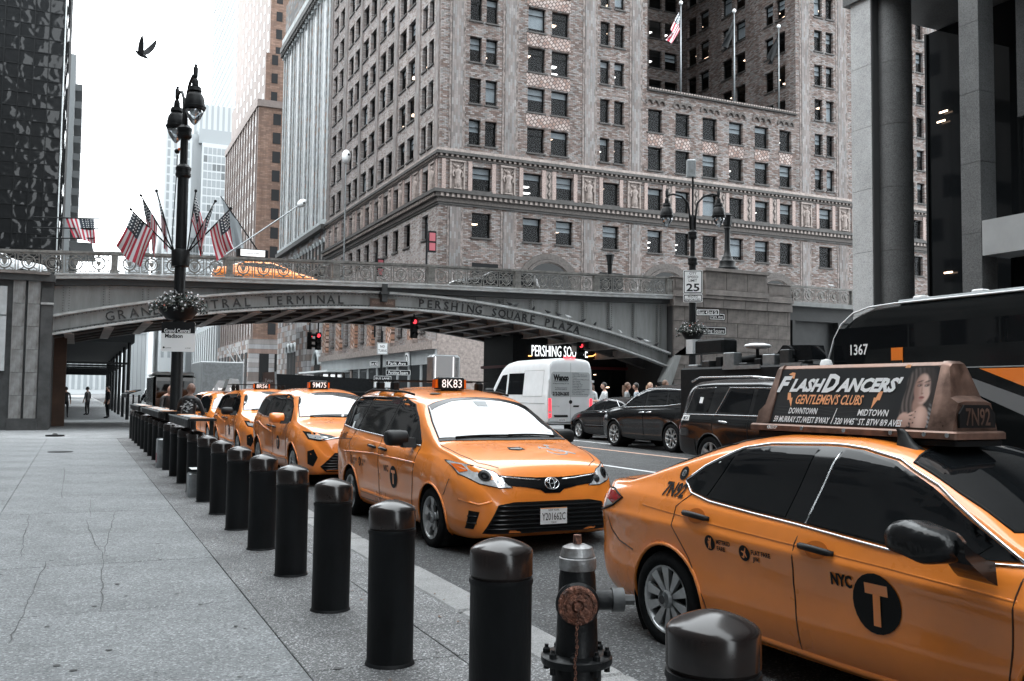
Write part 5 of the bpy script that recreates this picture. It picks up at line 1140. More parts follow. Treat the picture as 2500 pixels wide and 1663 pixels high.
for ax in 'RL':
    c.patch('window_surround', 'black_gloss', [(-1.30,1.165),(-1.17,1.265),(-.90,1.40),(-.68,1.435),(-.23,1.455),(-.12,1.455),(.05,1.445),(.31,1.40),(.60,1.285),(.88,1.135),(1.17,.99),(.88,.965),(.46,.965),(-.23,1.015),(-.60,1.035),(-1.0,1.065),(-1.2,1.10)], ax, .006, .04)
    c.patch('rear_quarter_glass', 'autoglass', [(-1.27,1.165),(-1.15,1.25),(-.93,1.355),(-1.04,1.08),(-1.18,1.105)], ax, .010, .04)
    c.patch('rear_door_glass', 'autoglass', [(-.90,1.375),(-.68,1.42),(-.26,1.44),(-.31,1.028),(-.60,1.045),(-1.01,1.075)], ax, .010, .04)
    c.patch('front_door_glass', 'autoglass', [(-.06,1.44),(.06,1.43),(.30,1.385),(.59,1.27),(.87,1.12),(1.02,1.045),(.94,.975),(.46,.975),(-.12,1.012)], ax, .010, .04)
    c.line('glass_run', 'chrome', [(-.085,1.43),(-.14,1.01)], ax, .005, .008)
    c.line('chrome_strip', 'chrome', [(-1.31,1.165),(-1.17,1.272),(-.89,1.41),(-.68,1.448),(-.23,1.468),(-.1,1.467),(.06,1.455),(.32,1.41),(.62,1.295),(.90,1.14),(1.20,.985)], ax, .010, .005)
    c.line('chrome_strip', 'chrome', [(-1.31,1.165),(-1.21,1.09),(-1.0,1.052),(-.60,1.022),(-.23,1.0),(.46,.95),(.88,.95),(1.20,.975)], ax, .007, .003)
    for p in ([(-.16,1.0),(-.19,.89),(-.20,.66),(-.16,.25)],[(-1.20,1.08),(-1.31,.99),(-1.31,.86),(-1.14,.66),(-1.0,.40),(-.96,.26)],[(1.22,.97),(1.19,.84),(1.17,.60),(1.15,.45),(1.12,.26)],[(-.96,.25),(1.12,.25)],[(-1.80,.62),(-2.0,.66),(-2.12,.73),(-2.20,.88)]): c.line('door_gap', 'taxi_line', p, ax, .005)
    c.line('side_crease', 'taxi', [(-1.7,.965),(-1.3,.94),(-.9,.915),(-.2,.885),(.4,.862),(1.2,.82)], ax, .016, -.0125); c.line('sill_moulding', 'taxi', [(-.98,.27),(.2,.25),(1.08,.26)], ax, .03, -.01)
    handle(c, -1.08, .95, ax, 'plastic'); handle(c, -.02, .88, ax, 'plastic')
    c.patch('tail_light', 'lens_red', [(-2.40,1.02),(-2.15,1.02),(-1.99,.985),(-2.12,.93),(-2.40,.90)], ax, .006); c.patch('tail_clear', 'lampglass', [(-2.40,.965),(-2.22,.955),(-2.10,.925),(-2.24,.885),(-2.40,.865)], ax, .008)
    c.line('lamp_edge', 'black', [(-2.34,1.035),(-2.15,1.035),(-1.97,.985),(-2.10,.915),(-2.24,.87),(-2.36,.85)], ax, .008, .003)
c.label('7N92', 'ink', 'R', -1.385, 1.095, .09, .23, .2, .035); c.disc('round_sticker', 'ink', 'R', -1.36, 1.21, .042, .047, .005)
for k in (.018,.008): c.line('sticker_mark', 'grey_ink', [(-1.36+k*cos(2*pi*i/10), 1.21+.022*sin(2*pi*i/10)) for i in range(10)], 'R', .002, .007, None, True)
c.disc('round_emblem', 'ink', 'R', .40, .655, .158, .162, .005); c.label('T', 'taxi', 'R', .405, .65, .195, .15, 0, .06, .008)
c.label('NYC', 'ink', 'R', .17, .742, .062, .150, 0, .05)
for x, z, t1_, t2 in ((-.92,.795,'METERED','FARE'),(-.60,.775,'FLAT FARE','JFK')):
    c.disc('round_icon', 'ink', 'R', x, z, .048, .05, .005); w1 = .13 if t1_ == 'METERED' else .165
    c.label(t1_, 'ink', 'R', x+.065+w1/2, z+.016, .027, w1, 0, .03); c.label(t2, 'ink', 'R', x+.065+.038, z-.026, .027, .076 if t2 == 'FARE' else .062, 0, .03)
icon_hail(c, 'R', -.92, .795, .048); icon_plane(c, 'R', -.60, .775, .048)
c.patch('shield_decal', 'white', [(-1.06,1.29),(-1.045,1.312),(-1.02,1.308),(-.995,1.30),(-1.003,1.235),(-1.03,1.20),(-1.06,1.225)], 'R', .007); c.patch('paper_decal', 'grey_metal', [(-1.15,1.205),(-1.08,1.208),(-1.045,1.14),(-1.14,1.125)], 'R', .007)
o = c.line('orange_sticker', 'orange_ink', [(-.55,1.155),(-.50,1.182),(-.39,1.178),(-.38,1.12),(-.50,1.118)], 'R', .004, .006, None, True)
screen(c, 'windscreen', 'autoglass', .30, .40, .575, 1.20, 1.06, .70)
screen(c, 'rear_window', 'autoglass', -1.02, -1.06, .545, -1.93, -1.86, .64)
c.line('boot_gap', 'taxi_line', [(-2.02,-.70),(-2.3,-.66)], 'T', .005); c.line('boot_gap', 'taxi_line', [(-2.02,-.70),(-2.0,0),(-2.02,.70)], 'T', .004)
# taped mirror
m_tape = mat('tape', (.008,.009,.010), .24, bump=.7, bs=8, spec=.35)
b = MB(); rs = []
for t, k in ((0,.35),(.05,.75),(.15,.95),(.4,1.02),(.7,1.0),(.9,.85),(1,.5)):
    rs.append([(.86+.175*k*(abs(cos(a))**.7)*(1 if cos(a) > 0 else -1)+random.uniform(-.004,.004)-.05*t, -.98-.20*t, 1.06+.097*k*(abs(sin(a))**.75)*(1 if sin(a) > 0 else -.85)+random.uniform(-.003,.003)+(.0 if cos(a) < 0 else -.02)) for a in [2*pi*i/22 for i in range(22)]])
b.rings(rs, True, True); o = b.build('door_mirror', 'tape', c.root, smooth=True)
MB().rings([[(.99+a*q,-y,z+b_*q) for a, b_ in ((-.09,-.04),(.10,-.05),(.09,.05),(-.06,.06))] for y, z, q in ((.90,.93,1.1),(.95,.95,.95),(1.02,1.0,.8),(1.08,1.05,.7))], True, True).build('mirror_arm', 'black_gloss', o, smooth=True, ang=50)
mirror_part(c, .90, .93, 1.02, 'taxi', 1)
# shark-fin aerial
b = MB(); b.rings([[(.24+x*k-.02*i, -.40+y*k, z) for x, y in ((.11,0),(.07,.045),(-.05,.05),(-.10,0),(-.05,-.05),(.07,-.045))] for i, (k, z) in enumerate(((1,1.455),(.9,1.475),(.55,1.51),(.34,1.56),(.28,1.58)))], False, True); b.build('shark_fin_aerial', 'plastic', c.root, smooth=True, ang=60)
# roof advert: steep A-shaped copper housing
mat('copper', (.20,.125,.098), .42, .65, var=.45, vs=7, rvar=.15); mat('ad_black', (.016,.018,.02), .35, coat=.5); mat('ad_wave', (.05,.052,.055), .4); mat('ad_white', (.85,.87,.88), .5)
ad = thing('roof_advert', 'long copper-framed advert board on the roof of the nearest taxi', 'advert', (4.80, 4.32, 0), -pi/2+R(4.5))
AX0, AX1, AZ0, AZ1 = -1.03, .36, 1.575, 1.955
def adM(x, z, sd=-1, e=.0): t = (z-AZ0)/(AZ1-AZ0); return Vector((x, -.17+sd*(.19-.13*t+e), z))
b = MB(); b.rings([[(x,-.36,AZ0),(x,.02,AZ0),(x,-.11,AZ1),(x,-.13,AZ1+.02),(x,-.21,AZ1+.02),(x,-.23,AZ1)] for x in (AX0+.06,AX1)], True, True)
b.build('housing', 'copper', ad)
endr = lambda xs_, k: [[(x,-.17-.21*q,AZ0),(x,-.17+.21*q,AZ0),(x,-.17+.21*q-.135*h*q,AZ0+(AZ1-AZ0)*h),(x,-.17+.05*q+.08*(1-h),AZ0+(AZ1+.025-AZ0)*h),(x,-.17-.05*q-.08*(1-h),AZ0+(AZ1+.025-AZ0)*h),(x,-.17-.21*q+.135*h*q,AZ0+(AZ1-AZ0)*h)] for x, q, h in xs_]
MB().rings(endr([(AX1-.03,1,1),(AX1+.0,1,1),(AX1+.03,.99,.96),(AX1+.075,.97,.5),(AX1+.13,.96,.42)],1), True, True).build('end_cap', 'copper', ad, smooth=True, ang=45)
MB().rings(endr([(AX0+.10,1,1),(AX0+.06,1,.98),(AX0+.02,.97,.35),(AX0-.03,.95,.22)],1), True, True).build('end_cap', 'copper', ad, smooth=True, ang=45)
o = MB().prism([(AX1+.135,-.33,AZ0+.02),(AX1+.135,-.01,AZ0+.02),(AX1+.135,-.01,AZ0+.10),(AX1+.13,-.06,AZ0+.15),(AX1+.13,-.28,AZ0+.15),(AX1+.135,-.33,AZ0+.10)], (.012,0,0)).build('number_panel', 'ink', ad)
text_obj('number', '7N92', .095, 'copper', o, frame((AX1+.150,-.17,AZ0+.083),(0,1,0),(0,0,1)), wid=.22, bold=.015)
MB().bbox((AX0-.06,-.40,AZ0-.045),(AX1+.17,.06,AZ0),.01).build('base_rail', 'copper', ad); MB().bbox((AX0+.0,-.38,AZ0-.085),(AX1+.16,.04,AZ0-.045),.01).build('rubber_seat', 'black', ad)
for x in (-.9,-.6,-.25,.1,.33,.48): MB().cyl((x,-.40,AZ0-.022),(x,-.408,AZ0-.022),.014,10).build('screw', 'chrome', ad)
pa = MB().add([adM(x,z,-1,.006) for x, z in ((AX0+.07,AZ0+.01),(AX1-.02,AZ0+.01),(AX1-.05,AZ1-.005),(AX0+.10,AZ1-.005))], [(0,1,2,3)]).build('poster', 'ad_black', ad)
MB().add([adM(x,z,1,.006) for x, z in ((AX0+.07,AZ0+.01),(AX1-.02,AZ0+.01),(AX1-.05,AZ1-.005),(AX0+.10,AZ1-.005))], [(0,1,2,3)]).build('poster', 'ad_black', ad)
def adtext(t, x, z, h, wid, m, sh=.2, bo=.02, e=.0125):
    vs, fs = text(t, h, wid, sh, bo); MB().add([adM(x+a, z+b_, -1, e) for a, b_ in vs], fs).build('lettering', m, pa)
def adpoly(p, m, e=.009, nm='print', sx=0): MB().add([adM(x+(-.15 if e >= .0095 else 0), z, -1, e) for x, z in p], [tuple(range(len(p)))]).build(nm, m, pa)
[adtext(s_, x_, z_, h_, w_, 'ad_white', .35, .05) for s_, x_, z_, h_, w_ in (('F',-.875,1.848,.098,.12),('LASH',-.665,1.84,.078,.30),('D',-.465,1.853,.108,.13),("ANCERS'",-.16,1.84,.078,.50))]; adtext("GENTLEMEN'S CLUBS", -.455, 1.745, .060, .56, 'orange_ink', .3, .02)
adpoly([(-.86,1.915),(-.82,1.905),(-.83,1.89),(-.80,1.885),(-.80,1.925),(-.83,1.93)], 'orange_ink')
for fx, cx, cz, k in ((1,-.80,1.745,.9),(-1,-.07,1.75,1.0),(-1,.09,1.908,1.1)): adpoly([(cx+fx*a*k, cz+b_*k) for a, b_ in ((-.03,.05),(.0,.05),(.015,.01),(.03,.012),(.035,-.06),(.0,-.005),(-.018,-.005))], 'orange_ink')
adtext('DOWNTOWN', -.65, 1.668, .038, .25, 'ad_white', .15, .02); adtext('MIDTOWN', -.08, 1.668, .038, .23, 'ad_white', .15, .02)
adtext("59 MURRAY ST./WEST B'WAY", -.65, 1.61, .038, .49, 'ad_white', .2, .02); adtext('320 W45', -.285, 1.61, .038, .16, 'ad_white', .2, .02); adtext('TH', -.19, 1.624, .012, .02, 'ad_white'); adtext('ST. BTW 8/9 AVES', -.015, 1.61, .038, .32, 'ad_white', .2, .02)
adpoly([(-.395,1.59),(-.389,1.59),(-.365,1.69),(-.371,1.69)], 'white')
for i in range(5):
    pts = [(-.90+k*.02, 1.60+i*.024+.006*sin(k*.32+i*.8)+.004*sin(k*.13)) for k in range(46)]; MB().add([adM(x,z+d_,-1,.0072) for x, z in pts for d_ in (0,.0022)], [(2*k,2*k+2,2*k+3,2*k+1) for k in range(45)]).build('wave_line', 'ad_wave', pa)
adtext('FIREFLY', -.86, AZ0-.022, .02, .09, 'white', 0, .01, .045)
# generic portrait of a long-haired woman: a small smooth colour print
def sm_(e0, e1, x): t = max(0, min(1, (x-e0)/(e1-e0))); return t*t*(3-2*t)
def mixc(a, b_, t): return tuple(lerp(p_, q_, t) for p_, q_ in zip(a, b_))
def ell(x, y, cx, cy, a, b_, r_=0, soft=.25): dx, dy = x-cx, y-cy; u_, v_ = dx*cos(r_)+dy*sin(r_), -dx*sin(r_)+dy*cos(r_); d2 = sqrt((u_/a)**2+(v_/b_)**2); return 1-sm_(1-soft, 1+soft, d2)
def portrait(x, y):
    """x,y in 0..1 (y up)"""
    c_ = (.014,.016,.018)
    hr = max(ell(x,y,.62,.74,.36,.30,0,.12), ell(x,y,.38,.45,.17,.52,-.22,.15), ell(x,y,.90,.52,.14,.45,.1,.15)); st_ = .5+.5*sin(60*(x+.35*y)+6*sin(5*y)); c_ = mixc(c_, mixc((.035,.028,.026),(.17,.14,.13),st_*sm_(.9,.2,x)), hr)
    c_ = mixc(c_, mixc((.30,.17,.135),(.42,.27,.22),x), ell(x,y,.60,.36,.13,.16,.2,.3))
    f_ = ell(x,y,.655,.64,.205,.255,.12,.12); sk = mixc((.36,.21,.165),(.68,.48,.41),sm_(.42,.78,x)); sk = mixc(sk,(.30,.17,.14),.6*ell(x,y,.50,.52,.10,.2,.2,.7)); c_ = mixc(c_, sk, f_)
    for ex in (.575,.755): c_ = mixc(c_,(.03,.025,.025),.95*ell(x,y,ex,.70,.062,.022,.12,.5)); c_ = mixc(c_,(.6,.6,.6),.7*ell(x,y,ex-.02,.70,.014,.010,0,.6)); c_ = mixc(c_,(.05,.035,.03),.85*ell(x,y,ex,.765,.075,.013,.22,.6)); c_ = mixc(c_,(.25,.14,.12),.5*ell(x,y,ex,.725,.07,.035,.1,.7))
    c_ = mixc(c_,(.30,.17,.14),.6*ell(x,y,.645,.615,.02,.07,.1,.7)); c_ = mixc(c_,(.25,.12,.10),.8*ell(x,y,.665,.565,.032,.012,0,.6)); c_ = mixc(c_,(.36,.13,.12),.95*ell(x,y,.665,.495,.068,.026,.05,.35)); c_ = mixc(c_,(.12,.04,.04),.8*ell(x,y,.665,.497,.06,.006,.05,.5)); c_ = mixc(c_,(.28,.15,.12),.5*ell(x,y,.655,.445,.06,.02,0,.8))
    fr = ell(x,y,.86,.80,.09,.26,.25,.4)*(.4+.6*st_); c_ = mixc(c_,(.05,.04,.038),.85*fr)
    c_ = mixc(c_, mixc((.34,.19,.15),(.72,.49,.41),ell(x,y,.70,.22,.14,.22,0,.9)), ell(x,y,.70,.12,.21,.24,-.1,.1)); c_ = mixc(c_,(.45,.46,.47),.7*ell(x,y,.93,.15,.05,.22,.1,.5)*(.5+.5*sin(90*y+40*x)))
    h_ = max(ell(x,y,.30,.10,.16,.14,.5,.15), ell(x,y,.46,.225,.12,.022,.30,.2), ell(x,y,.47,.165,.11,.020,.0,.2), ell(x,y,.45,.11,.11,.020,-.28,.2), ell(x,y,.41,.06,.09,.019,-.6,.2)); c_ = mixc(c_, mixc((.40,.24,.19),(.64,.43,.36),sm_(0,.25,y)), h_)
    for nx, ny in ((.575,.262),(.58,.165),(.555,.078),(.485,.01)): c_ = mixc(c_,(.02,.012,.014),ell(x,y,nx,ny,.018,.012,0,.4))
    return c_
PN = 72; vs = []; cs = []
for j in range(PN+1):
    for i in range(PN+1): x, y = i/PN, j/PN; vs.append(adM(.065+.275*x-.015*y, 1.588+.355*y, -1, .0105)); cs.append(portrait(x, y))
me = bpy.data.meshes.new('portrait'); me.from_pydata([tuple(v) for v in vs], [], [(j*(PN+1)+i,j*(PN+1)+i+1,(j+1)*(PN+1)+i+1,(j+1)*(PN+1)+i) for j in range(PN) for i in range(PN)])
ca = me.color_attributes.new('tone', 'FLOAT_COLOR', 'POINT'); ca.data.foreach_set('color', [q for c_ in cs for q in (*c_, 1)])
pm_ = bpy.data.materials.new('portrait_print'); pm_.use_nodes = True; at = pm_.node_tree.nodes.new('ShaderNodeAttribute'); at.attribute_name = 'tone'; pm_.node_tree.links.new(at.outputs['Color'], pm_.node_tree.nodes['Principled BSDF'].inputs['Base Color']); pm_.node_tree.nodes['Principled BSDF'].inputs['Roughness'].default_value = .4; MT['portrait_print'] = pm_
obj('portrait', me, 'portrait_print', pa)
mat('lip', (.4,.15,.14), .5)
# ---------------------------------------------------------------- newer minivan taxis, generic builder for the rest
SP_VAN2 = dict(SP_VAN, zt=[(2.58,.56),(2.56,.70),(2.49,.84),(2.36,.94),(2.0,1.04),(1.6,1.10),(1.42,1.14),(1.0,1.36),(.55,1.575),(.3,1.645),(-.3,1.70),(-1.0,1.70),(-1.7,1.66),(-2.15,1.58),(-2.36,1.40),(-2.50,1.12),(-2.56,.98),(-2.58,.85)][::-1],
    w=[(2.58,.50),(2.56,.62),(2.50,.74),(2.40,.84),(2.2,.92),(1.8,.98),(1.2,.975),(0,.965),(-1.3,1.0),(-1.9,1.0),(-2.3,.94),(-2.5,.84),(-2.58,.72)][::-1], zs=[(2.58,.52),(2.4,.78),(2.0,.96),(1.4,1.06),(0,1.08),(-1.5,1.15),(-2.3,1.17),(-2.5,1.0),(-2.58,.75)][::-1], zb=[(2.58,.3),(2.48,.22),(2.2,.19),(0,.2),(-2.2,.23),(-2.58,.36)][::-1], tumble=.40, flare=.035, axles=(1.58,-1.48), wr=.35, rim='mesh')
SP_SUV = dict(zt=[(2.3,.6),(2.28,.75),(2.22,.9),(2.1,.99),(1.6,1.07),(1.15,1.12),(1.0,1.17),(.7,1.37),(.35,1.57),(.1,1.64),(-.5,1.68),(-1.3,1.67),(-1.8,1.62),(-2.0,1.52),(-2.15,1.25),(-2.25,1.05),(-2.3,.85)][::-1],
    zs=[(2.3,.55),(2.15,.85),(1.7,.98),(1.0,1.03),(0,1.06),(-1.3,1.10),(-2,1.13),(-2.2,1.0),(-2.3,.75)][::-1], zb=[(2.3,.32),(2.2,.25),(1.9,.22),(0,.23),(-1.9,.25),(-2.3,.4)][::-1],
    w=[(2.3,.5),(2.28,.62),(2.22,.74),(2.1,.83),(1.8,.91),(1.2,.925),(-1.3,.93),(-1.9,.90),(-2.15,.83),(-2.26,.76),(-2.3,.68)][::-1], side=SIDE_VAN, tumble=.42, crown=.035, wr=.36, axles=(1.36,-1.33), flare=.03, rim='five')
def suv_taxi(sp, name, label, loc, num, belt=1.13, front=1, T=True, sign='box', mirror_m='plastic', rack=False):
    c = Car(sp); c.start(name, label, 'taxi', 'taxi', loc, -pi/2+R(1.5), 'yellow taxis queued at the kerb'); L1 = max(p[0] for p in sp['zt']); k = L1/2.58; rf = max(p[1] for p in sp['zt'])
    for ax in 'RL':
        c.patch('window_surround', 'black_gloss', [(-2.22*k,belt+.115),(-1.96*k,rf-.19),(-1.55*k,rf-.12),(-.03*k,rf-.09),(.37*k,rf-.16),(.76*k,belt+.25),(1.04*k,belt-.03),(.5*k,belt-.03),(-1.3*k,belt+.04)], ax, .002); c.patch('rear_quarter_glass', 'autoglass', [(-2.2*k,belt+.12),(-1.95*k,rf-.20),(-1.55*k,rf-.13),(-1.2*k,rf-.115),(-1.3*k,belt+.05)], ax)
        c.patch('side_glass', 'autoglass', [(-1.12*k,rf-.11),(-.12*k,rf-.10),(-.28*k,belt+.01),(-1.22*k,belt+.045)], ax)
        c.patch('front_glass', 'autoglass', [(-.03*k,rf-.10),(.36*k,rf-.17),(.75*k,belt+.25),(1.02*k,belt-.02),(.5*k,belt-.02),(-.2*k,belt+.005)], ax)
        c.line('belt_moulding', 'chrome', [(-2.2*k,belt+.10),(-1.2*k,belt+.02),(1.0*k,belt-.04)], ax, .007, .004)
        for p in ([(-.26*k,belt-.01),(-.2*k,.8),(-.18*k,.30)],[(1.05*k,belt-.05),(1.0*k,.8),(.92*k,.32)],[(-1.35*k,belt),(-1.4*k,.9),(-1.05*k,.4)]): c.line('door_gap', 'taxi_line', p, ax, .006)
        handle(c, -.52*k, .98, ax); handle(c, -.1*k, .97, ax)
        c.line('side_crease', 'taxi', [(-1.0,.46),(.2,.40),(1.05,.42)], ax, .035, -.012); c.line('haunch_crease', 'taxi', [(-2.2,1.0),(-1.5,1.03),(-.9,.93),(-.3,.86)], ax, .02, -.006)
    if T: c.disc('round_emblem', 'ink', 'R', .30, .68, .135, .135, .006); c.label('T', 'taxi', 'R', .30, .68, .15, None, 0, .035, .009); c.label(num, 'ink', 'R', -1.9*k, 1.05, .075, .2, 0, .02)
    t = rf-.06
    ws = screen(c, 'windscreen', 'windshield', .42*k, .52*k, .62 if front == 1 else .60, 1.40*k if front == 1 else 1.12, 1.28*k if front == 1 else 1.0, .79 if front == 1 else .75)
    for y0, y1 in ((-.6,.0),(.05,.62)): c.line('wiper', 'plastic', [(1.33*k if front == 1 else 1.06,y0),(1.33*k if front == 1 else 1.06,y1)], 'T', .012, .02)
    for s_ in (-1,1):
        hl = [(s_*q,z) for q, z in ((.90,.965),(.70,.94),(.50,.90),(.34,.845),(.50,.835),(.72,.80),(.86,.83))]
        o = c.patch('headlight', 'black_gloss', hl, 'F', .006); c.patch('lamp_unit', 'lampglass', [(s_*q,z) for q, z in ((.86,.92),(.70,.90),(.55,.865),(.70,.825),(.84,.85))], 'F', .01, parent=o); c.line('lamp_strip', 'chrome', [(s_*.66,.815),(s_*.42,.855),(s_*.3,.875)], 'F', .008, .01, o)
        c.patch('corner_vent', 'black', [(s_*q,z) for q, z in ((.88,.62),(.80,.66),(.74,.52),(.80,.36),(.87,.40))], 'F', .006)
    lowgrille(c, [(-.60,.27),(-.70,.36),(-.46,.60),(.46,.60),(.70,.36),(.60,.27)] if front == 1 else [(-.55,.34),(-.45,.62),(.45,.62),(.55,.34)], 7)
    o = c.patch('upper_grille', 'black_gloss', [(-.40,.86),(0,.885),(.40,.86),(.30,.80),(0,.78),(-.30,.80)], 'F', .007); c.disc('emblem', 'chrome', 'F', 0, .83, .07, .045, .014, o)
    mirror_part(c, .82*k, .95, 1.12, mirror_m, -1, 1.15); mirror_part(c, .82*k, .95, 1.12, mirror_m, 1, 1.15)
    if sign == 'box': sign_box(c.root, -.05, -.1, rf+.03, num, .36)
    if rack:
        for x in (-.6,-1.2):
            o = MB().box((x-.03,-.78,rf+.14),(x+.03,.78,rf+.16)).build('crossbar', 'black', c.root)
            for s_ in (-1,1): MB().bbox((x-.05,s_*.62-.045,rf-.02),(x+.05,s_*.62+.045,rf+.14),.02).build('bar_foot', 'black', o)
    return c
suv_taxi(SP_VAN2, 'minivan_taxi', 'orange taxi with lit 9M75 roof number and orange mirrors, second in the queue', (4.72, 19.8, .03), '9M75', mirror_m='taxi').root.scale = (1.04,1.04,1.04)
suv_taxi(SP_VAN2, 'minivan_taxi', 'orange taxi with black mirrors and roof rack behind the 9M75 taxi', (4.68, 26.4, .03), '8R56', rack=True).root.scale = (1.03,1.03,1.04)
suv_taxi(SP_SUV, 'crossover_taxi', 'orange crossover taxi beside the lamp post with a roof advert', (4.62, 32.3, .03), '5N27', 1.08, 2, False, None)
tx = suv_taxi(SP_SUV, 'crossover_taxi', 'orange taxi with white domed roof sign far back in the queue', (5.0, 37.9, .05), '8V58', 1.08, 2, False, None)
def wedge_ad(name, label, loc, rz, m, txt, L=.9, Wb=.55, H=.42, tm='white'):
    t = thing(name, label, 'advert', loc, rz)
    MB().rings([[(-L/2,-Wb/2,0),(L/2,-Wb/2,0),(L/2,Wb/2,0),(-L/2,Wb/2,0)],[(-L/2+.05,-.14,H),(L/2-.05,-.14,H),(L/2-.05,.14,H),(-L/2+.05,.14,H)]], True, True).build('housing', 'grey_metal', t)
    s_ = (Wb/2-.14)/H
    p = MB().add([(-L/2+.08,-Wb/2-.004+.03*s_,.03),(L/2-.08,-Wb/2-.004+.03*s_,.03),(L/2-.1,-.145-.004+.03*s_,H-.03),(-L/2+.1,-.145-.004+.03*s_,H-.03)], [(0,1,2,3)]).build('poster', m, t)
    q = MB().prism([(L/2+.004,-Wb/4,.02),(L/2+.004,Wb/4,.02),(L/2-.02,.1,.14),(L/2-.02,-.1,.14)], (.012,0,0)).build('number_panel', 'ink', t)
    text_obj('number', txt, .09, 'led', q, frame((L/2+.02,0,.075),(0,1,0),(-.1,0,1)), wid=.26, bold=.01)
    return t
wedge_ad('roof_advert', 'dark wedge advert on the roof of the crossover taxi near the lamp post', (4.62, 32.2, 1.75), -pi/2, 'ad_black', '5N27')
wedge_ad('roof_advert', 'white domed sign on the roof of the farthest queued taxi', (5.0, 37.7, 1.77), -pi/2, 'white', '8V58', .5, .6, .4)
# ---------------------------------------------------------------- black cars in the far lanes
SP_TAHOE = dict(zt=[(2.6,.75),(2.58,.9),(2.5,1.08),(2.2,1.16),(1.5,1.22),(1.2,1.27),(.95,1.42),(.5,1.75),(.3,1.83),(-.3,1.90),(-1.5,1.90),(-2.2,1.86),(-2.38,1.78),(-2.48,1.4),(-2.56,1.1),(-2.6,.9)][::-1],
    zs=[(2.6,.7),(2.45,1.0),(1.5,1.16),(0,1.2),(-2.2,1.22),(-2.5,1.1),(-2.6,.8)][::-1], zb=[(2.6,.4),(2.3,.32),(0,.34),(-2.2,.38),(-2.6,.45)][::-1],
    w=[(2.6,.6),(2.57,.75),(2.45,.88),(2.1,.98),(1.5,1.0),(-2.0,1.0),(-2.35,.97),(-2.52,.90),(-2.6,.82)][::-1], side=SIDE_VAN, tumble=.30, crown=.03, wr=.40, axles=(1.58,-1.37), flare=.03, rim='six', lip='black_paint')
SP_XO = dict(SP_SUV, lip='black_paint', rim='mesh', zt=[(2.4,.65),(2.37,.82),(2.28,.96),(2.0,1.05),(1.5,1.12),(1.15,1.17),(.7,1.42),(.3,1.62),(0,1.69),(-.6,1.72),(-1.5,1.69),(-2.0,1.58),(-2.2,1.35),(-2.35,1.05),(-2.4,.85)][::-1], axles=(1.42,-1.42), wr=.37,
    w=[(2.4,.5),(2.37,.64),(2.28,.78),(2.1,.88),(1.7,.95),(1.0,.965),(-1.4,.965),(-2.0,.93),(-2.25,.85),(-2.36,.77),(-2.4,.68)][::-1], zs=[(2.4,.6),(2.25,.85),(1.7,1.0),(1.0,1.07),(0,1.1),(-1.4,1.14),(-2,1.15),(-2.3,1.0),(-2.4,.75)][::-1], zb=SP_SUV['zb'][:1] and [(-2.4,.42),(-2,.28),(0,.25),(1.9,.25),(2.3,.3),(2.4,.36)])
c = Car(SP_TAHOE); c.start('large_suv', 'big black SUV with an SMC-8 sticker behind the roof advert', 'car', 'black_paint', (12.2, 13.8, .2), -pi/2)
for ax in 'RL':
    c.patch('rear_glass', 'autoglass', [(-2.22,1.27),(-2.12,1.70),(-1.5,1.72),(-1.52,1.26)], ax); c.line('bright_trim', 'chrome', [(-2.26,1.25),(-2.14,1.725),(-1.45,1.745)], ax, .006, .003)
    c.patch('rear_door_glass', 'autoglass', [(-1.18,1.27),(-.95,1.72),(-.30,1.72),(-.30,1.26)], ax); c.patch('front_door_glass', 'autoglass', [(-.18,1.72),(.35,1.68),(.95,1.28),(-.18,1.26)], ax)
    c.line('bright_trim', 'chrome', [(-1.25,1.25),(-1.02,1.74),(.35,1.73)], ax, .012, .004); c.line('belt_moulding', 'chrome', [(-2.45,1.20),(-1.3,1.21),(1.0,1.22)], ax, .012, .004)
    c.line('door_gap', 'black', [(-1.3,1.2),(-1.3,.95),(-1.0,.45)], ax, .008); c.line('door_gap', 'black', [(-.24,1.2),(-.2,.42)], ax, .008); handle(c, -.95, 1.08, ax, 'chrome', False)
    c.patch('tail_light', 'lens_red', [(-2.52,1.25),(-2.42,1.25),(-2.40,.92),(-2.53,.88)], ax, .008); c.patch('tail_clear', 'lampglass', [(-2.52,1.07),(-2.43,1.07),(-2.42,1.0),(-2.52,1.0)], ax, .010)
    MB().tube([(.3,(-1 if ax == 'R' else 1)*.74,1.90),(-.4,(-1 if ax == 'R' else 1)*.76,1.95),(-2.0,(-1 if ax == 'R' else 1)*.76,1.95),(-2.3,(-1 if ax == 'R' else 1)*.74,1.87)], .02, 6).build('roof_rail', 'chrome', c.root, smooth=True)
c.patch('door_sticker', 'white', [(-2.33,1.185),(-2.06,1.185),(-2.06,1.08),(-2.36,1.08)], 'R', .008); c.label('SMC-8', 'ink', 'R', -2.20, 1.13, .07, .2, .2, .01, .011); c.patch('window_label', 'white', [(-1.88,1.55),(-1.77,1.55),(-1.77,1.43),(-1.88,1.43)], 'R', .009); c.patch('bumper', 'plastic', [(-2.58,.80),(-1.86,.72),(-1.84,.42),(-2.55,.46)], 'R', .01)
screen(c, 'windscreen', 'autoglass', .42, .5, .66, 1.1, 1.0, .8)
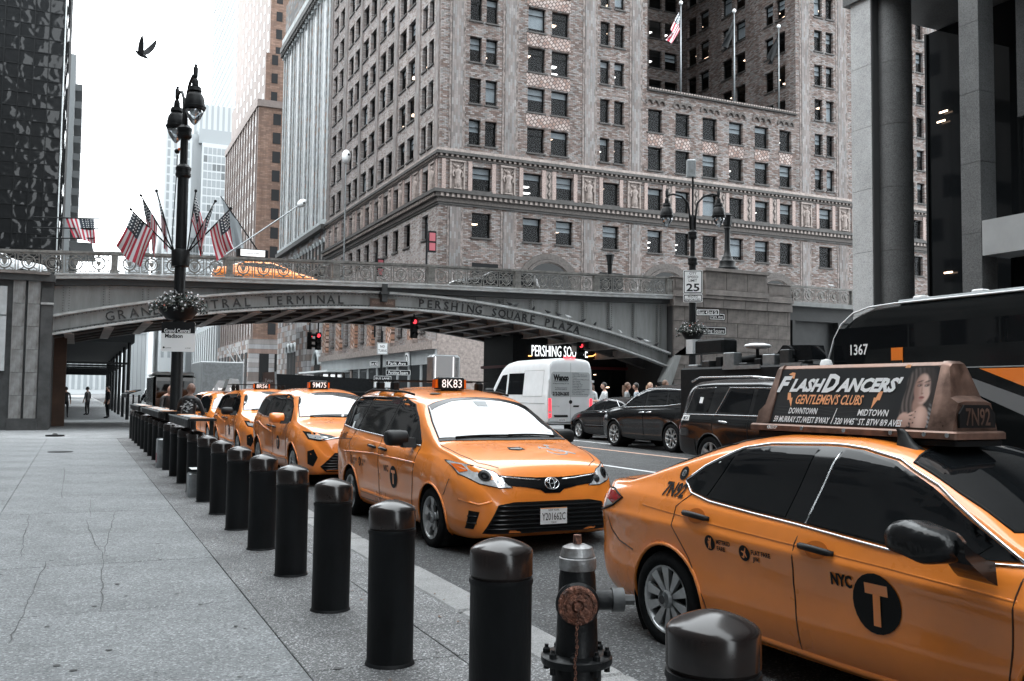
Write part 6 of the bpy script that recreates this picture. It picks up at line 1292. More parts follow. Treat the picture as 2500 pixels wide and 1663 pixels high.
def dark_car(sp, name, label, loc, rz, belt=1.15, sedan=False, m='black_paint', seen='L'):
    c = Car(sp); c.start(name, label, 'car', m, loc, rz); rf = max(p[1] for p in sp['zt'])
    for ax in 'RL':
        if sedan:
            c.patch('rear_door_glass', 'autoglass', [(-1.2,1.11),(-.8,1.37),(-.13,1.42),(-.15,1.06)], ax); c.patch('front_door_glass', 'autoglass', [(-.05,1.42),(.4,1.37),(1.15,1.04),(-.08,1.05)], ax); c.line('bright_trim', 'chrome', [(-1.3,1.12),(-.8,1.41),(-.1,1.45),(.42,1.40),(1.2,1.05)], ax, .012, .004); c.line('belt_moulding', 'chrome', [(-1.3,1.1),(1.2,1.0)], ax, .012, .004); c.line('side_strip', 'chrome', [(-1.0,.55),(1.0,.52)], ax, .012, .004)
        else:
            c.patch('rear_quarter_glass', 'autoglass', [(-1.95,belt+.14),(-1.6,rf-.16),(-1.0,rf-.12),(-1.15,belt+.05)], ax); c.patch('rear_door_glass', 'autoglass', [(-.92,rf-.12),(-.05,rf-.10),(-.15,belt+.01),(-1.05,belt+.045)], ax); c.patch('front_door_glass', 'autoglass', [(.05,rf-.10),(.35,rf-.17),(.85,belt+.08),(.95,belt-.02),(-.05,belt)], ax)
            c.line('bright_trim', 'chrome', [(-2.0,belt+.13),(-1.62,rf-.13),(-.9,rf-.09),(.05,rf-.08),(.38,rf-.15),(1.0,belt+.0)], ax, .012, .004); c.line('belt_moulding', 'chrome', [(-1.95,belt+.11),(-1,belt+.03),(1.0,belt-.035)], ax, .014, .004)
        c.line('door_gap', 'black', [(-.1,belt-.05),(-.1,.4)], ax, .008); handle(c, -.4, 1.0, ax, 'chrome', False); handle(c, .5-.55, .99, ax, 'chrome', False)
        c.patch('marker_lamp', 'lens_amber', [(2.16,.86),(2.22,.86),(2.24,.70),(2.18,.70)], ax, .008)
    screen(c, 'windscreen', 'autoglass', .38, .46, .58, 1.14, 1.03, .72); c.patch('rear_window', 'autoglass', [(-.62,rf-.14),(.62,rf-.14),(.7,1.25),(-.7,1.25)], 'B', .006)
    return c
dark_car(SP_XO, 'black_crossover', 'black crossover with bright window trim in the far lane', (16.1, 23.75, .2), pi/2).root.scale = (1.09,1.06,1.09)
dark_car(dict(SP_SED, lip='black_paint', rim='six'), 'black_saloon', 'black saloon half hidden between the white van and black crossover', (17.35, 28.6, .2), pi/2, 1.05, True)
# ---------------------------------------------------------------- white panel van
SP_SPR = dict(zt=[(2.95,.9),(2.93,1.05),(2.85,1.2),(2.5,1.35),(2.2,1.48),(1.9,1.85),(1.45,2.35),(1.15,2.58),(.8,2.70),(0,2.77),(-2.6,2.77),(-2.86,2.74),(-2.93,2.62),(-2.95,2.4)][::-1],
    zs=[(2.95,.8),(2.8,1.1),(2.2,1.35),(0,1.5),(-2.9,1.5),(-2.95,1.45)][::-1], zb=[(2.95,.35),(2.7,.3),(0,.34),(-2.7,.42),(-2.95,.46)][::-1],
    w=[(2.95,.55),(2.92,.7),(2.8,.85),(2.5,.95),(1.8,.995),(0,1.0),(-2.7,1.0),(-2.88,.98),(-2.95,.945)][::-1], side=[(.03,.93),(.10,.97),(.3,.99),(.5,1.0),(.75,1.0),(.93,.995),(1.0,.99)], tumble=.085, crown=.03, wr=.35, axles=(2.0,-1.75), flare=.01, rim='six', lip='plastic')
c = Car(SP_SPR); c.start('panel_van', 'white high-roof panel van with glazier lettering on its rear doors', 'van', 'white_paint', (16.9, 34.55, .2), pi/2); c.root.scale = (1.03,1.03,1.06)
gp = mat('van_panel_grey', (.42,.45,.46), .4)
p = c.patch('glass_panel', 'van_panel_grey', [(-.80,2.22),(-.74,2.30),(.74,2.30),(.80,2.22),(.80,1.52),(.70,1.42),(-.70,1.42),(-.80,1.52)], 'B', .006)
c.label('Wanco', 'ink', 'B', .40, 2.10, .19, .64, 0, .07, .01, parent=p); c.label('Glass & Aluminum', 'ink', 'B', .40, 1.975, .05, .6, 0, 0, .01, parent=p); c.label('675 Morgan Ave. Brooklyn, NY 11222', 'ink', 'B', .40, 1.89, .045, .66, 0, .01, .01, parent=p)
c.label('We fabricate and install all', 'ink', 'B', .40, 1.74, .042, .5, 0, .01, .01, parent=p); c.label('kinds of Glass and Mirrors', 'ink', 'B', .40, 1.68, .042, .48, 0, .01, .01, parent=p); c.label('212-254-2635', 'ink', 'B', .40, 1.53, .115, .68, 0, .06, .01, parent=p)
for i, t in enumerate(('Storefront','Custom Glass Enclosures','Office Glass Partitions','Windows','Architectural Metal Panels','Glass Awning','Glass Railing','Glass Table Tops','Antique Mirrors','Tinted Mirrors','Custom-Made Insulated Glass','Bent Tempered Glass','Insulated Glass','CNC and Waterjet Cutting')):
    c.label(t, 'ink', 'B', -.06-.014*len(t), 2.27-i*.058, .034, .027*len(t), 0, .01, .01, parent=p)
c.line('door_gap', 'grey_ink', [(0,2.62),(0,.56)], 'B', .006, .002); c.line('door_outline', 'grey_ink', [(-.82,2.6),(-.86,1.3),(-.86,.55),(.86,.55),(.86,1.3),(.82,2.6)], 'B', .005, .002)
for s_ in (-1,1):
    c.patch('tail_light', 'lens_red_on', [(s_*.90,1.36),(s_*.80,1.36),(s_*.78,.70),(s_*.90,.66)], 'B', .012); c.patch('tail_clear', 'lampglass', [(s_*.895,.92),(s_*.80,.92),(s_*.80,.82),(s_*.895,.82)], 'B', .016)
    for z in (2.0,): MB().box((-3.02,s_*.90-.05,z-.06),(-2.94,s_*.90+.05,z+.02)).build('hinge', 'white_paint', c.root)
c.patch('handle_recess', 'plastic', [(.12,.78),(.70,.78),(.66,.70),(.10,.70)], 'B', .012); c.patch('handle', 'black', [(-.36,1.12),(-.12,1.12),(-.10,1.06),(-.34,1.06)], 'B', .014); c.disc('star_badge', 'ink', 'B', 0, 1.24, .07, .07, .012)
c.patch('rear_step', 'plastic', [(-.92,.52),(.92,.52),(.90,.44),(-.90,.44)], 'B', .02); pl = c.patch('number_plate', 'white', [(.18,.66),(.50,.66),(.50,.54),(.18,.54)], 'B', .018); c.label('86176-MK', 'ink', 'B', .34, .60, .05, .24, 0, 0, .021, parent=pl)
c.label('SPRINTER', 'grey_ink', 'B', .62, 1.08, .045, .34, 0, 0, .01); MB().bbox((-2.9,-.22,2.80),(-2.75,.22,2.86),.02).build('brake_lamp', 'lens_red_on', c.root)
c.patch('side_window', 'autoglass', [(-.95,2.28),(.45,2.28),(.45,1.48),(-.95,1.48)], 'L', .006); c.line('panel_swage', 'grey_ink', [(-2.6,2.36),(-.95,2.36),(-.95,1.42),(-2.6,1.42)], 'L', .008, 0, None, True); c.patch('cab_window', 'autoglass', [(.62,2.25),(1.1,2.22),(1.72,1.62),(1.72,1.45),(.62,1.45)], 'L', .006); c.line('side_rail', 'grey_ink', [(-2.8,1.18),(.5,1.18)], 'L', .012)
mirror_part(c, 1.75, 1.02, 1.55, 'plastic', 1, 1.5); mirror_part(c, 1.75, 1.02, 1.55, 'plastic', -1, 1.5)
# ---------------------------------------------------------------- coach
bs = thing('coach', 'black coach numbered 1367 with orange and grey stripes on its side', 'bus', (16.6, 15.95, .2), pi/2)
def coach():
    b = MB(); rs = []
    prof = [(-.02,1.2,.55),(-.02,1.2,1.2),(-.18,1.22,2.5),(-.42,1.24,3.15),(-.72,1.25,3.42),(-1.1,1.25,3.55)]
    # side outline: nose at x=0 (front), runs back to x=-12
    sec = lambda x, top, w_: [(x,-w_,.35),(x,w_,.35),(x,w_+.02,1.2),(x,w_,top-.35),(x,w_-.06,top-.12),(x,w_-.28,top),(x,-w_+.28,top),(x,-w_+.06,top-.12),(x,-w_,top-.35),(x,-w_-.02,1.2)]
    rs = [sec(x, t, w_) for x, t, w_ in ((.62,1.3,1.05),(.58,1.7,1.12),(.40,2.4,1.2),(.22,2.9,1.24),(.0,3.2,1.26),(-.35,3.42,1.27),(-.8,3.55,1.28),(-1.5,3.58,1.28),(-12,3.58,1.28))]
    b.rings(rs, True, True); return b
coach().build('body', mat('coach_black', (.006,.007,.0075), .12, spec=.25), bs, smooth=True, ang=40)
MB().tube([(.62,1.26,1.35),(.40,1.27,2.4),(.2,1.27,2.9),(-.02,1.27,3.2),(-.36,1.26,3.42),(-.8,1.24,3.52),(-1.5,1.22,3.55),(-12,1.22,3.55)], .022, 6).build('roof_moulding', 'white_paint', bs, smooth=True)
MB().tube([(-1.5,1.10,3.58),(-12,1.10,3.58)], .05, 6).build('roof_gutter', 'grey_metal', bs, smooth=True)
text_obj('fleet_number', '1367', .22, 'white', bs, frame((-.55,1.292,2.62),(-1,0,0),(0,0,1)), wid=.5, bold=.015)
for x0 in (.2,-1.9,-4.0,-6.1,-8.2): MB().box((x0-2.06,1.278,2.30),(x0,1.286,3.1)).build('side_window', 'autoglass', bs)
def bstripe(p, m): MB().prism([(x,1.296,z) for x, z in p], (0,.004,0)).build('side_stripe', m, bs)
mat('bus_orange', (.8,.2,.02), .3, coat=.6); mat('bus_grey', (.16,.165,.17), .4)
bstripe([(-2.3,2.13),(-2.9,2.13),(-5.6,1.25),(-5.6,.85)], 'bus_grey'); bstripe([(-3.55,2.15),(-9,2.15),(-9,.6),(-6.4,1.1)], 'bus_orange'); bstripe([(-1.9,2.17),(-9,2.17),(-9,2.19),(-1.9,2.19)], 'grey_ink')
for x in (-1.9,-3.3,-4.6,-6.0): MB().bbox((x-.12,.8,3.56),(x+.12,1.05,3.68),.02).build('roof_vent', 'white', bs)
for x in (-2.6,-9.6): make_wheel(bs, x, 1.25, .5, 'six', 1); make_wheel(bs, x, -1.25, .5, 'six', -1)
o = MB().box((-1.75,1.30,2.24),(-1.45,1.31,2.62)).build('orange_notice', 'bus_orange', bs); MB().box((-1.75,1.312,2.24),(-1.45,1.316,2.36)).build('notice_band', 'ink', o)
# ---------------------------------------------------------------- camera truck with crane head
tr = thing('camera_truck', 'black flat-roofed truck carrying film lights and a crane behind the big SUV', 'truck', (15.5, 18.6, .2), pi/2)
MB().bbox((-2.4,-.95,.5),(2.4,.95,2.32),.05).build('body', 'black', tr)
for x in (-1.5,1.5): make_wheel(tr, x, .95, .38, 'six', 1); make_wheel(tr, x, -.95, .38, 'six', -1)
MB().box((-.9,.96,2.24),(.5,1.0,2.34)).build('light_bar', 'grey_metal', tr); MB().box((-2.3,.96,2.27),(-1.6,1.0,2.35)).build('light_bar', 'grey_metal', tr)
rg = thing('film_crane', 'black film crane head with lamp boxes on the truck roof', 'crane', (15.5, 18.6, 1.9), pi/2)
MB().cyl((.2,.3,0),(.2,.3,.5),.10,10).build('post', 'black', rg); MB().tube([(1.6,.5,.28),(1.2,.4,.72),(.2,.3,.82),(-1.2,.3,.75),(-2.0,.3,.85)], [.04,.09,.11,.12,.14], 8).build('boom', 'black', rg, smooth=True)
MB().bbox((.9,.2,1.0),(2.1,.7,1.36),.05).build('lamp_box', 'black', rg); MB().box((2.05,.15,1.0),(2.35,.78,1.38)).build('ballast', 'blind', rg)
for k_ in range(9): MB().bbox((-2.2+k_*.5,.55,.62),(-1.98+k_*.5+.1*(k_ % 3),.82,.70+.09*((k_*7) % 4)),.015).build('kit_box', ('black','steel_dark','grey_metal')[k_ % 3], rg); MB().prism([(2.3,.2,1.0),(3.1,.2,1.0),(2.9,.2,1.08),(2.3,.2,1.3)], (0,.45,0)).build('visor', 'steel_dark', rg)
MB().cyl((2.2,.4,.0),(2.2,.4,1.0),.03,8).build('stand', 'grey_metal', rg); MB().sphere((-.1,.4,1.12),.34,16,6,(1,1,.22)).build('dome', 'white', rg, smooth=True); MB().cyl((-.1,.4,.85),(-.1,.4,1.08),.04,8).build('dome_post', 'black', rg)
MB().prism([(-.2,.25,.72),(-1.1,.25,.90),(-1.3,.25,1.08),(-2.2,.25,1.05),(-2.3,.25,.72),(-1.0,.25,.66)], (0,.4,0)).build('arm_cover', 'black_gloss', rg); MB().cyl((-1.5,.2,.85),(-1.5,.72,.85),.22,16).build('drum', 'black', rg); MB().tube([(1.5,.6,.05),(1.6,.65,.35),(1.1,.62,.65),(.6,.6,.75)], .025, 6).build('cable', 'black', rg); MB().tube([(.4,.5,.7),(.25,.55,.3),(.3,.5,0)], .02, 6).build('cable', 'black', rg)
o = tag(MB().lathe([(.11,0),(.13,.05),(.13,.34),(.10,.42),(.0,.44)], 14, (14.2,15.2,2.14)).build('roof_beacon', 'white', None, smooth=True, ang=40), 'white rounded camera pod standing in front of the coach', 'camera')
MB().cyl((14.2,15.2,.2),(14.2,15.2,2.14),.03,6).build('pod_pole', 'black', o)
# ---------------------------------------------------------------- traffic on the bridge
def bridge_car(sp, name, label, loc, rz, m):
    c = Car(sp); c.start(name, label, 'taxi' if m == 'taxi' else 'car', m, loc, rz); rf = max(p[1] for p in sp['zt'])
    for ax in 'RL': c.patch('side_glass', 'autoglass', [(-1.5,1.2),(-1.2,rf-.14),(.2,rf-.12),(.95,1.12)], ax)
    screen(c, 'windscreen', 'autoglass', .38, .46, .58, 1.08, .98, .70); return c
bridge_car(SP_SED, 'saloon_taxi', 'orange taxi with a white lit advert crossing the bridge', (7.9, 45.2, 6.34), 0, 'taxi')
t = thing('roof_advert', 'lit white zoho.com screen on the taxi crossing the bridge', 'advert', (7.2, 45.0, 8.0)); MB().bbox((-.72,-.2,0),(.72,.2,.40),.04).build('housing', 'black', t)
o = MB().add([(-.56,-.203,.05),(.56,-.203,.05),(.56,-.203,.36),(-.56,-.203,.36)], [(0,1,2,3)]).build('screen', mat('screen_white', (.9,.92,.93), .4, emit=(.95,.98,1), es=.25), t); text_obj('lettering', 'zoho.com', .11, 'ink', o, frame((0,-.206,.2),(1,0,0),(0,0,1)), wid=.6)
bridge_car(dict(SP_XO), 'black_crossover', 'black SUV with silver roof rails crossing the bridge', (19.7, 45.4, 6.62), pi, 'black_paint'); 
bridge_car(dict(SP_SUV, lip='white_paint'), 'white_car', 'white car at the far left end of the bridge', (-3.6, 44.6, 5.95), 0, 'white_paint')
# ================================================================ bollards
mat('bollard', (.0065,.0075,.0085), .55, spec=.18, var=.5, vs=5, rvar=.12, bump=.15, bs=30, stretch=(1,1,.35))
mat('bollard_cap', (.012,.011,.011), .2, col2=(.02,.0135,.012), vs=7, spec=.5)
BR = .138
def bollard():
    t = thing('bollard', 'x', 'bollard', group='black bollards along the kerb')
    MB().lathe([(BR+.012,0),(BR+.006,.012),(BR,.02),(BR,.76),(BR+.006,.772),(BR+.004,.79),(BR-.008,.795)], 32).build('sleeve', 'bollard', t, smooth=True, ang=35)
    MB().lathe([(BR-.004,.79),(BR-.002,.80),(BR+.003,.806),(BR+.003,.905),(BR-.002,.918),(BR-.014,.928),(BR-.04,.942),(BR-.075,.955),(.025,.965),(0,.966)], 32).build('cap', 'bollard_cap', t, smooth=True, ang=35)
    return t
b0 = bollard(); by = [2.36,3.9,5.5,7.0,8.45,9.95,11.45,12.95,14.45,15.95,17.45,18.95,20.45,21.95,23.45,24.95,26.45,27.95,29.45,30.95,32.45,33.95]
bl_ = ['bollard nearest the camera, only its brown-black cap in view','second bollard from the camera, cut off by the picture bottom','third bollard from the camera, its whole shaft in view']+['%s bollard from the camera in the kerbside row' % n for n in ('fourth','fifth','sixth','seventh','eighth','ninth','tenth','eleventh','twelfth','thirteenth','fourteenth','fifteenth','sixteenth','seventeenth','eighteenth','nineteenth','twentieth','twenty-first','twenty-second')]
for i, (y, l) in enumerate(zip(by, bl_)):
    o = b0 if i == 0 else copy_tree(b0); o['label'] = l; o.location = (1.755+random.uniform(-.01,.01), y, .148); o.rotation_euler = (random.uniform(-.006,.006), random.uniform(-.006,.006), random.uniform(0,6))
bs_ = dup(b0, 'lone slim bollard standing before the stone abutment', (-2.3, 30.5, .148)); bs_.scale = (.7,.7,.9)
# ================================================================ hydrant
mat('hydrant_black', (.006,.007,.008), .4, spec=.25, var=.3, vs=10, rvar=.1, bump=.25, bs=25); mat('hydrant_silver', (.42,.43,.44), .38, .6, col2=(.16,.15,.145), vs=9, bump=.2, bs=40); mat('copper_rust', (.30,.13,.085), .5, .5, col2=(.03,.02,.018), vs=26, bump=.6, bs=60)
hy_ = thing('fire_hydrant', 'black fire hydrant with silver bonnet and rusty cap beside the kerb', 'hydrant', (2.42, 4.42, .15))
MB().lathe([(.135,0),(.135,.20),(.125,.235),(.118,.25),(.112,.40),(.104,.62),(.100,.70),(.092,.74)], 24).build('barrel', 'hydrant_black', hy_, smooth=True, ang=35)
fl = MB().lathe([(.12,.215),(.19,.222),(.195,.235),(.195,.262),(.185,.27),(.12,.275)], 28).build('flange', 'hydrant_black', hy_, smooth=True, ang=35)
for k in range(8):
    a = 2*pi*k/8+.2; MB().lathe([(.022,0),(.022,.022),(.012,.03),(.012,.045),(0,.045)], 6, (.165*cos(a),.165*sin(a),.27)).lathe([(.018,-.04),(.018,.0)], 6, (.165*cos(a),.165*sin(a),.222)).build('bolt', 'hydrant_black', fl)
bn = MB().lathe([(.100,.735),(.104,.745),(.102,.80),(.094,.805),(.096,.812),(.082,.858),(.05,.872),(.02,.876)], 24).build('bonnet', 'hydrant_silver', hy_, smooth=True, ang=30)
MB().lathe([(.026,.872),(.024,.925),(0,.926)], 5).build('operating_nut', 'copper_rust', bn)
d_ = Vector((-.46,-.888,0)); Q = d_.to_track_quat('Z','Y').to_matrix().to_4x4(); Q.translation = Vector((0,0,.565))
MB().lathe([(.115,.05),(.118,.11),(.105,.125)], 24, M=Q).build('nozzle', 'hydrant_black', hy_, smooth=True, ang=35)
cp_ = MB().lathe([(.104,.12),(.106,.145),(.096,.158),(.085,.160),(.083,.154),(.062,.154),(.060,.164),(.035,.166),(.033,.155),(.02,.155)], 24, M=Q).build('pumper_cap', 'copper_rust', hy_, smooth=True, ang=30)
for k in range(18):
    a = 2*pi*k/18; MB().cyl(Q @ Vector((.095*cos(a),.095*sin(a),.155)), Q @ Vector((.095*cos(a),.095*sin(a),.165)), .008, 5).build('stud', 'copper_rust', cp_)
MB().cyl(Q @ Vector((0,0,.15)), Q @ Vector((0,0,.20)), .026, 5, .02).build('cap_nut', 'copper_rust', cp_)
d2 = Vector((.94,-.34,0)); MB().cyl((0,0,.565), Vector((0,0,.565))+d2*.19, .058, 16).build('side_nozzle', 'hydrant_black', hy_, smooth=True, ang=40); o = MB().cyl(Vector((0,0,.565))+d2*.19, Vector((0,0,.565))+d2*.255, .067, 16).build('side_cap', mat('cap_grey', (.06,.063,.065), .5, .4, var=.3, vs=10), hy_, smooth=True, ang=40); MB().cyl(Vector((0,0,.565))+d2*.255, Vector((0,0,.565))+d2*.315, .03, 6).build('side_nut', 'cap_grey', o)
p0 = Q @ Vector((0,.02,.19))
for k in range(24):
    z = p0.z-.04-k*.017; a = k % 2; c_ = Vector((p0.x+.004*sin(k*.7)-.02*k/24, p0.y-.004, z)); ring = [c_+Vector(((.008*cos(t)) if a else .002*cos(t), (.008*cos(t)) if not a else .002*cos(t), .013*sin(t))) for t in [2*pi*j/8 for j in range(8)]]; MB().tube(ring, .0028, 4, closed=True).build('chain_link', 'copper_rust', hy_)
hy_.scale = (.96,.96,.94)
# ================================================================ street lamps
def lamp_head(b, g, x, y, z, s=1.0):
    """teardrop lantern hanging from (x,y,z): b metal builder, g glass builder"""
    b.lathe([(.03,.30),(.055,.26),(.07,.22),(.075,.12),(.05,.10),(.13,.09),(.145,.02),(.15,0)][::-1], 12, (x,y,z))
    b.lathe([(.20*s,-.36*s),(.205*s,-.33*s),(.215*s,-.32*s),(.215*s,-.30*s),(.19*s,-.29*s),(.19*s,-.20*s),(.185*s,-.19*s),(.17*s,-.11*s),(.12*s,-.03*s),(.06*s,0)], 20, (x,y,z))
    g.lathe([(.02*s,-.66*s),(.06*s,-.62*s),(.12*s,-.53*s),(.165*s,-.43*s),(.178*s,-.36*s)], 20, (x,y,z))
glassmat('lamp_glass', (.82,.85,.87), .22, .08)
mat('lamp_bowl', (.55,.57,.58), .3, .4)
def lamp_post(name, label, loc, rz, H, arm, dz, c1=1.35, c2=2.25):
    t = thing(name, label, 'street lamp', loc, rz)
    MB().lathe([(.24,0),(.24,.12),(.20,.16),(.19,.7),(.165,.8),(.16,.9),(.135,.95),(.125,3.4),(.118,H-c2)], 16).build('pole', 'iron', t, smooth=True, ang=35)
    for z, r_ in ((H-c2,.17),(H-c1,.16)): MB().lathe([(.10,-.16),(r_*.8,-.14),(r_,-.10),(r_,-.05),(r_*.93,-.045),(r_*.93,.03),(r_,.035),(r_,.09),(r_*.8,.12),(.10,.16)], 16, (0,0,z)).build('collar', 'iron', t, smooth=True, ang=35)
    MB().lathe([(.085,H-c2),(.085,H-c1+.05),(.07,H-c1+.15),(.06,H-.7),(.02,H-.6)], 12).build('upper_shaft', 'iron', t, smooth=True, ang=35)
    for s_ in (-1,1):
        zt2 = H+(dz if s_ > 0 else 0)
        pts = [(s_*.07,0,H-c1+.1),(s_*.10,0,H-.7),(s_*.16,0,H-.25),(s_*arm*.42,0,zt2-.02),(s_*arm*.75,0,zt2+.06),(s_*arm*.95,0,zt2+.02),(s_*arm,0,zt2-.06)]
        ar = MB().tube(pts, .036, 8).build('arm', 'iron', t, smooth=True)
        b, g = MB(), MB(); lamp_head(b, g, s_*arm, 0, zt2-.35, 1.12); b.build('lantern', 'iron', ar, smooth=True, ang=35); gg = g.build('lantern_glass', 'lamp_glass', ar, smooth=True); 
        MB().sphere((s_*arm,0,zt2-.35-.46),.10,12,8,(1,1,.8)).build('reflector', 'lamp_bowl', ar, smooth=True)
        MB().lathe([(.02,0),(.05,.02),(.055,.22),(.03,.26),(.04,.3),(0,.31)], 8, (s_*arm,0,zt2-.05)).build('photocell', 'iron', ar, smooth=True, ang=40)
    return t
lpL = lamp_post('street_lamp', 'twin-lantern black lamp post on the pavement at left carrying flags', (2.0, 22.3, .15), R(-83), 8.5, .90, 0, 1.05, 1.95)
lpR = lamp_post('street_lamp', 'twin-lantern black lamp post carrying the speed limit sign at right', (18.95, 26.6, .345), R(-28), 8.3, .88, 0)
MB().box((-.03,-.03,7.6),(.03,.03,9.0)).build('camera_mast', 'iron', lpR); MB().bbox((-.22,-.1,8.95),(.1,.1,9.55),.03).build('control_box', 'grey_metal', lpR)
MB().tube([(-.12,-.12,6.95),(-.2,-.1,6.6),(-.35,-.12,5.3),(-.42,-.1,4.4)], .012, 5).build('cable', 'black', lpL); MB().sphere((-.14,-.12,7.03),.06,8,6).build('socket', 'black', lpL); MB().cyl((-.1,-.1,7.07),(0,0,7.07),.03,6).build('orange_plug', 'lens_amber', lpL)
# flag cluster on the left post
mat('flag_red', (.42,.035,.06), .8); mat('flag_white', (.62,.63,.65), .8); mat('flag_blue', (.035,.045,.06), .8)
def flag_cloth(d, L=1.2, Hh=.78, fly=(0,0,-1), seed=0, amp=.07, mats=('flag_red','flag_white','flag_blue')):
    """striped flag whose hoist runs back along the staff direction d from its tip; the cloth falls along fly"""
    d = Vector(d).normalized(); fl_ = Vector(fly).normalized(); n = d.cross(fl_); n = n.normalized() if n.length > .05 else Vector((0,1,0)); nu, nv = 24, 26; v = []; f = []; mi = []
    sdv = n.cross(fl_).normalized()
    for i in range(nu+1):
        u = i/nu
        for j in range(nv+1):
            t = j/nv; fold = amp*(.25+u)*sin(9.5*t+seed*2.1+1.6*u)+.5*amp*u*sin(17*t+seed)
            v.append(-d*(t*Hh*(1-.22*u))+fl_*(u*L*(1-.10*sin(3.1*t+seed)*u))+n*fold+sdv*(.10*u*u*sin(2.2*t+seed*1.7)+.35*amp*u*cos(13*t+seed)))
    for i in range(nu):
        for j in range(nv):
            a = i*(nv+1)+j; f.append((a,a+nv+1,a+nv+2,a+1)); mi.append(2 if (i < nu*.42 and j < nv*7/13) else (0 if (j*13//nv) % 2 == 0 else 1))
    me = bpy.data.meshes.new('cloth'); me.from_pydata([tuple(q) for q in v], [], f); me.polygons.foreach_set('use_smooth', [True]*len(f)); me.polygons.foreach_set('material_index', mi); setm(me, list(mats))
    b = MB(); sc = L/1.2
    for r_ in range(5):
        for c_ in range(5):
            i = 1+c_*2; j = 1+int(r_*2.6); a = i*(nv+1)+j; p = v[a]; nn = (v[a+1]-v[a]).cross(v[a+nv+1]-v[a]); nn.normalize(); uu = fl_; vv = nn.cross(uu).normalized()
            for s_ in (-1,1): b.add([p+nn*(.006*s_*sc)+(uu*cos(2*pi*k/5)+vv*sin(2*pi*k/5))*.026*sc for k in range(5)], [(0,1,2,3,4)])
    sm = b.mesh('stars'); setm(sm, 'white'); return me, sm
ring = MB().lathe([(.125,-.24),(.19,-.22),(.20,-.15),(.20,.10),(.18,.14),(.13,.16)], 16, (0,0,4.62)).build('flag_ring', 'iron', lpL, smooth=True, ang=35)
FB = Vector((2.0, 22.3, 4.86))
for az, tl, L_, fy, k, lab in ((-85,31,1.40,-.10,1,'leftmost striped flag of the cluster on the lamp post'),(-78,17,1.40,-.22,2,'second flag from the left on the lamp post, hanging steeply'),(-92,47,1.25,.25,3,'small folded flag low between the left flags and the post'),
                           (80,6,1.42,.30,4,'narrow upright flag pressed against the right of the lamp post'),(96,25,1.32,-.18,5,'striped flag right of the post, second from the right'),(92,40,1.40,.10,6,'rightmost striped flag of the cluster on the lamp post')):
    az, tl = R(az), R(tl); h_ = Vector((sin(az), cos(az), 0)); d = h_*sin(tl)+Vector((0,0,cos(tl)))
    t = thing('flag', lab, 'flag', FB+h_*.14, 0, 'flags on the lamp post')
    MB().cyl((0,0,0), d*L_, .016, 8).sphere(d*(L_+.03), .035, 8, 6).build('staff', 'iron', t, smooth=True)
    me, sm = flag_cloth(d, .86, .64, Vector((0,0,-1))+h_*fy, k, .075); o = obj('cloth', me, None, t, loc=d*(L_-.03)); obj('stars', sm, None, o, kind='stuff')
# hanging flower basket and station sign on the left post
mat('leaf', (.03,.04,.034), .6, var=.4, vs=9); mat('petal', (.62,.62,.64), .7); mat('petal_red', (.5,.16,.12), .7)
def flower_basket(loc, r_, label, seed):
    t = thing('flower_basket', label, 'flower basket', loc); rnd = random.Random(seed)
    MB().lathe([(.05,-.34),(r_*.45,-.28),(r_*.68,-.1),(r_*.7,0)], 14).build('bowl', 'black', t, smooth=True, ang=40)
    b = MB(); g = MB(); rd = MB()
    for i in range(520):
        a = rnd.uniform(0,2*pi); q = r_*sqrt(rnd.random()); z = .05+.20*(1-(q/r_)**2)+rnd.uniform(-.14,.08)-.12*(q/r_)**3; p = Vector((q*cos(a), q*sin(a), z)); n = Vector((rnd.gauss(0,1),rnd.gauss(0,1),rnd.gauss(.4,1))).normalized(); u_ = n.orthogonal().normalized(); v_ = n.cross(u_); s_ = rnd.uniform(.03,.06)
        b.add([p-u_*s_, p+v_*s_*.5, p+u_*s_, p-v_*s_*.5], [(0,1,2,3)])
        if i % 3 == 0:
            p2 = p*1.04+Vector((0,0,.05)); s_ = rnd.uniform(.012,.028); (rd if i % 39 == 0 else g).add([p2+u_*s_*cos(2*pi*k/5)+v_*s_*sin(2*pi*k/5) for k in range(5)], [(0,1,2,3,4)])
    b.build('leaves', 'leaf', t, kind='stuff'); g.build('blossom', 'petal', t, kind='stuff'); rd.build('red_blossom', 'petal_red', t, kind='stuff'); return t
flower_basket((2.0, 22.3, 3.64), .62, 'round basket of white flowers on the left lamp post', 3)
flower_basket((18.95, 26.6, 4.0), .55, 'basket of white flowers on the right lamp post', 5)
def board(name, label, cat, loc, rz, w_, h_, m, rim=None, t_=.02, r=.03):
    t = thing(name, label, cat, loc, rz); P = []
    for cx, cz, a0 in ((w_/2-r,h_/2-r,0),(-w_/2+r,h_/2-r,90),(-w_/2+r,-h_/2+r,180),(w_/2-r,-h_/2+r,270)): P += [(cx+r*cos(R(a0+30*k)), -t_, cz+r*sin(R(a0+30*k))) for k in range(4)]
    pl = MB().prism([(x,0,z) for x, _, z in P], (0,-t_,0)).build('plate', m, t)
    if rim:
        k = .94; b = MB(); Q1 = [(x*(1-.02/w_*2), -t_-.003, z*(1-.02/h_*2)) for x, _, z in P]; Q2 = [(x*(1-.045/w_*2), -t_-.003, z*(1-.045/h_*2)) for x, _, z in P]; n = len(P)
        b.add(Q1+Q2, [(i,(i+1) % n,n+(i+1) % n,n+i) for i in range(n)]); b.build('border', rim, t)
    return t
def btext(t, s_, x, z, h, wid, m='ink', y=-.024, bold=.01): return text_obj('lettering', s_, h, m, t, frame((x,y,z),(1,0,0),(0,0,1)), wid=wid, bold=bold)
FACE = -R(18)
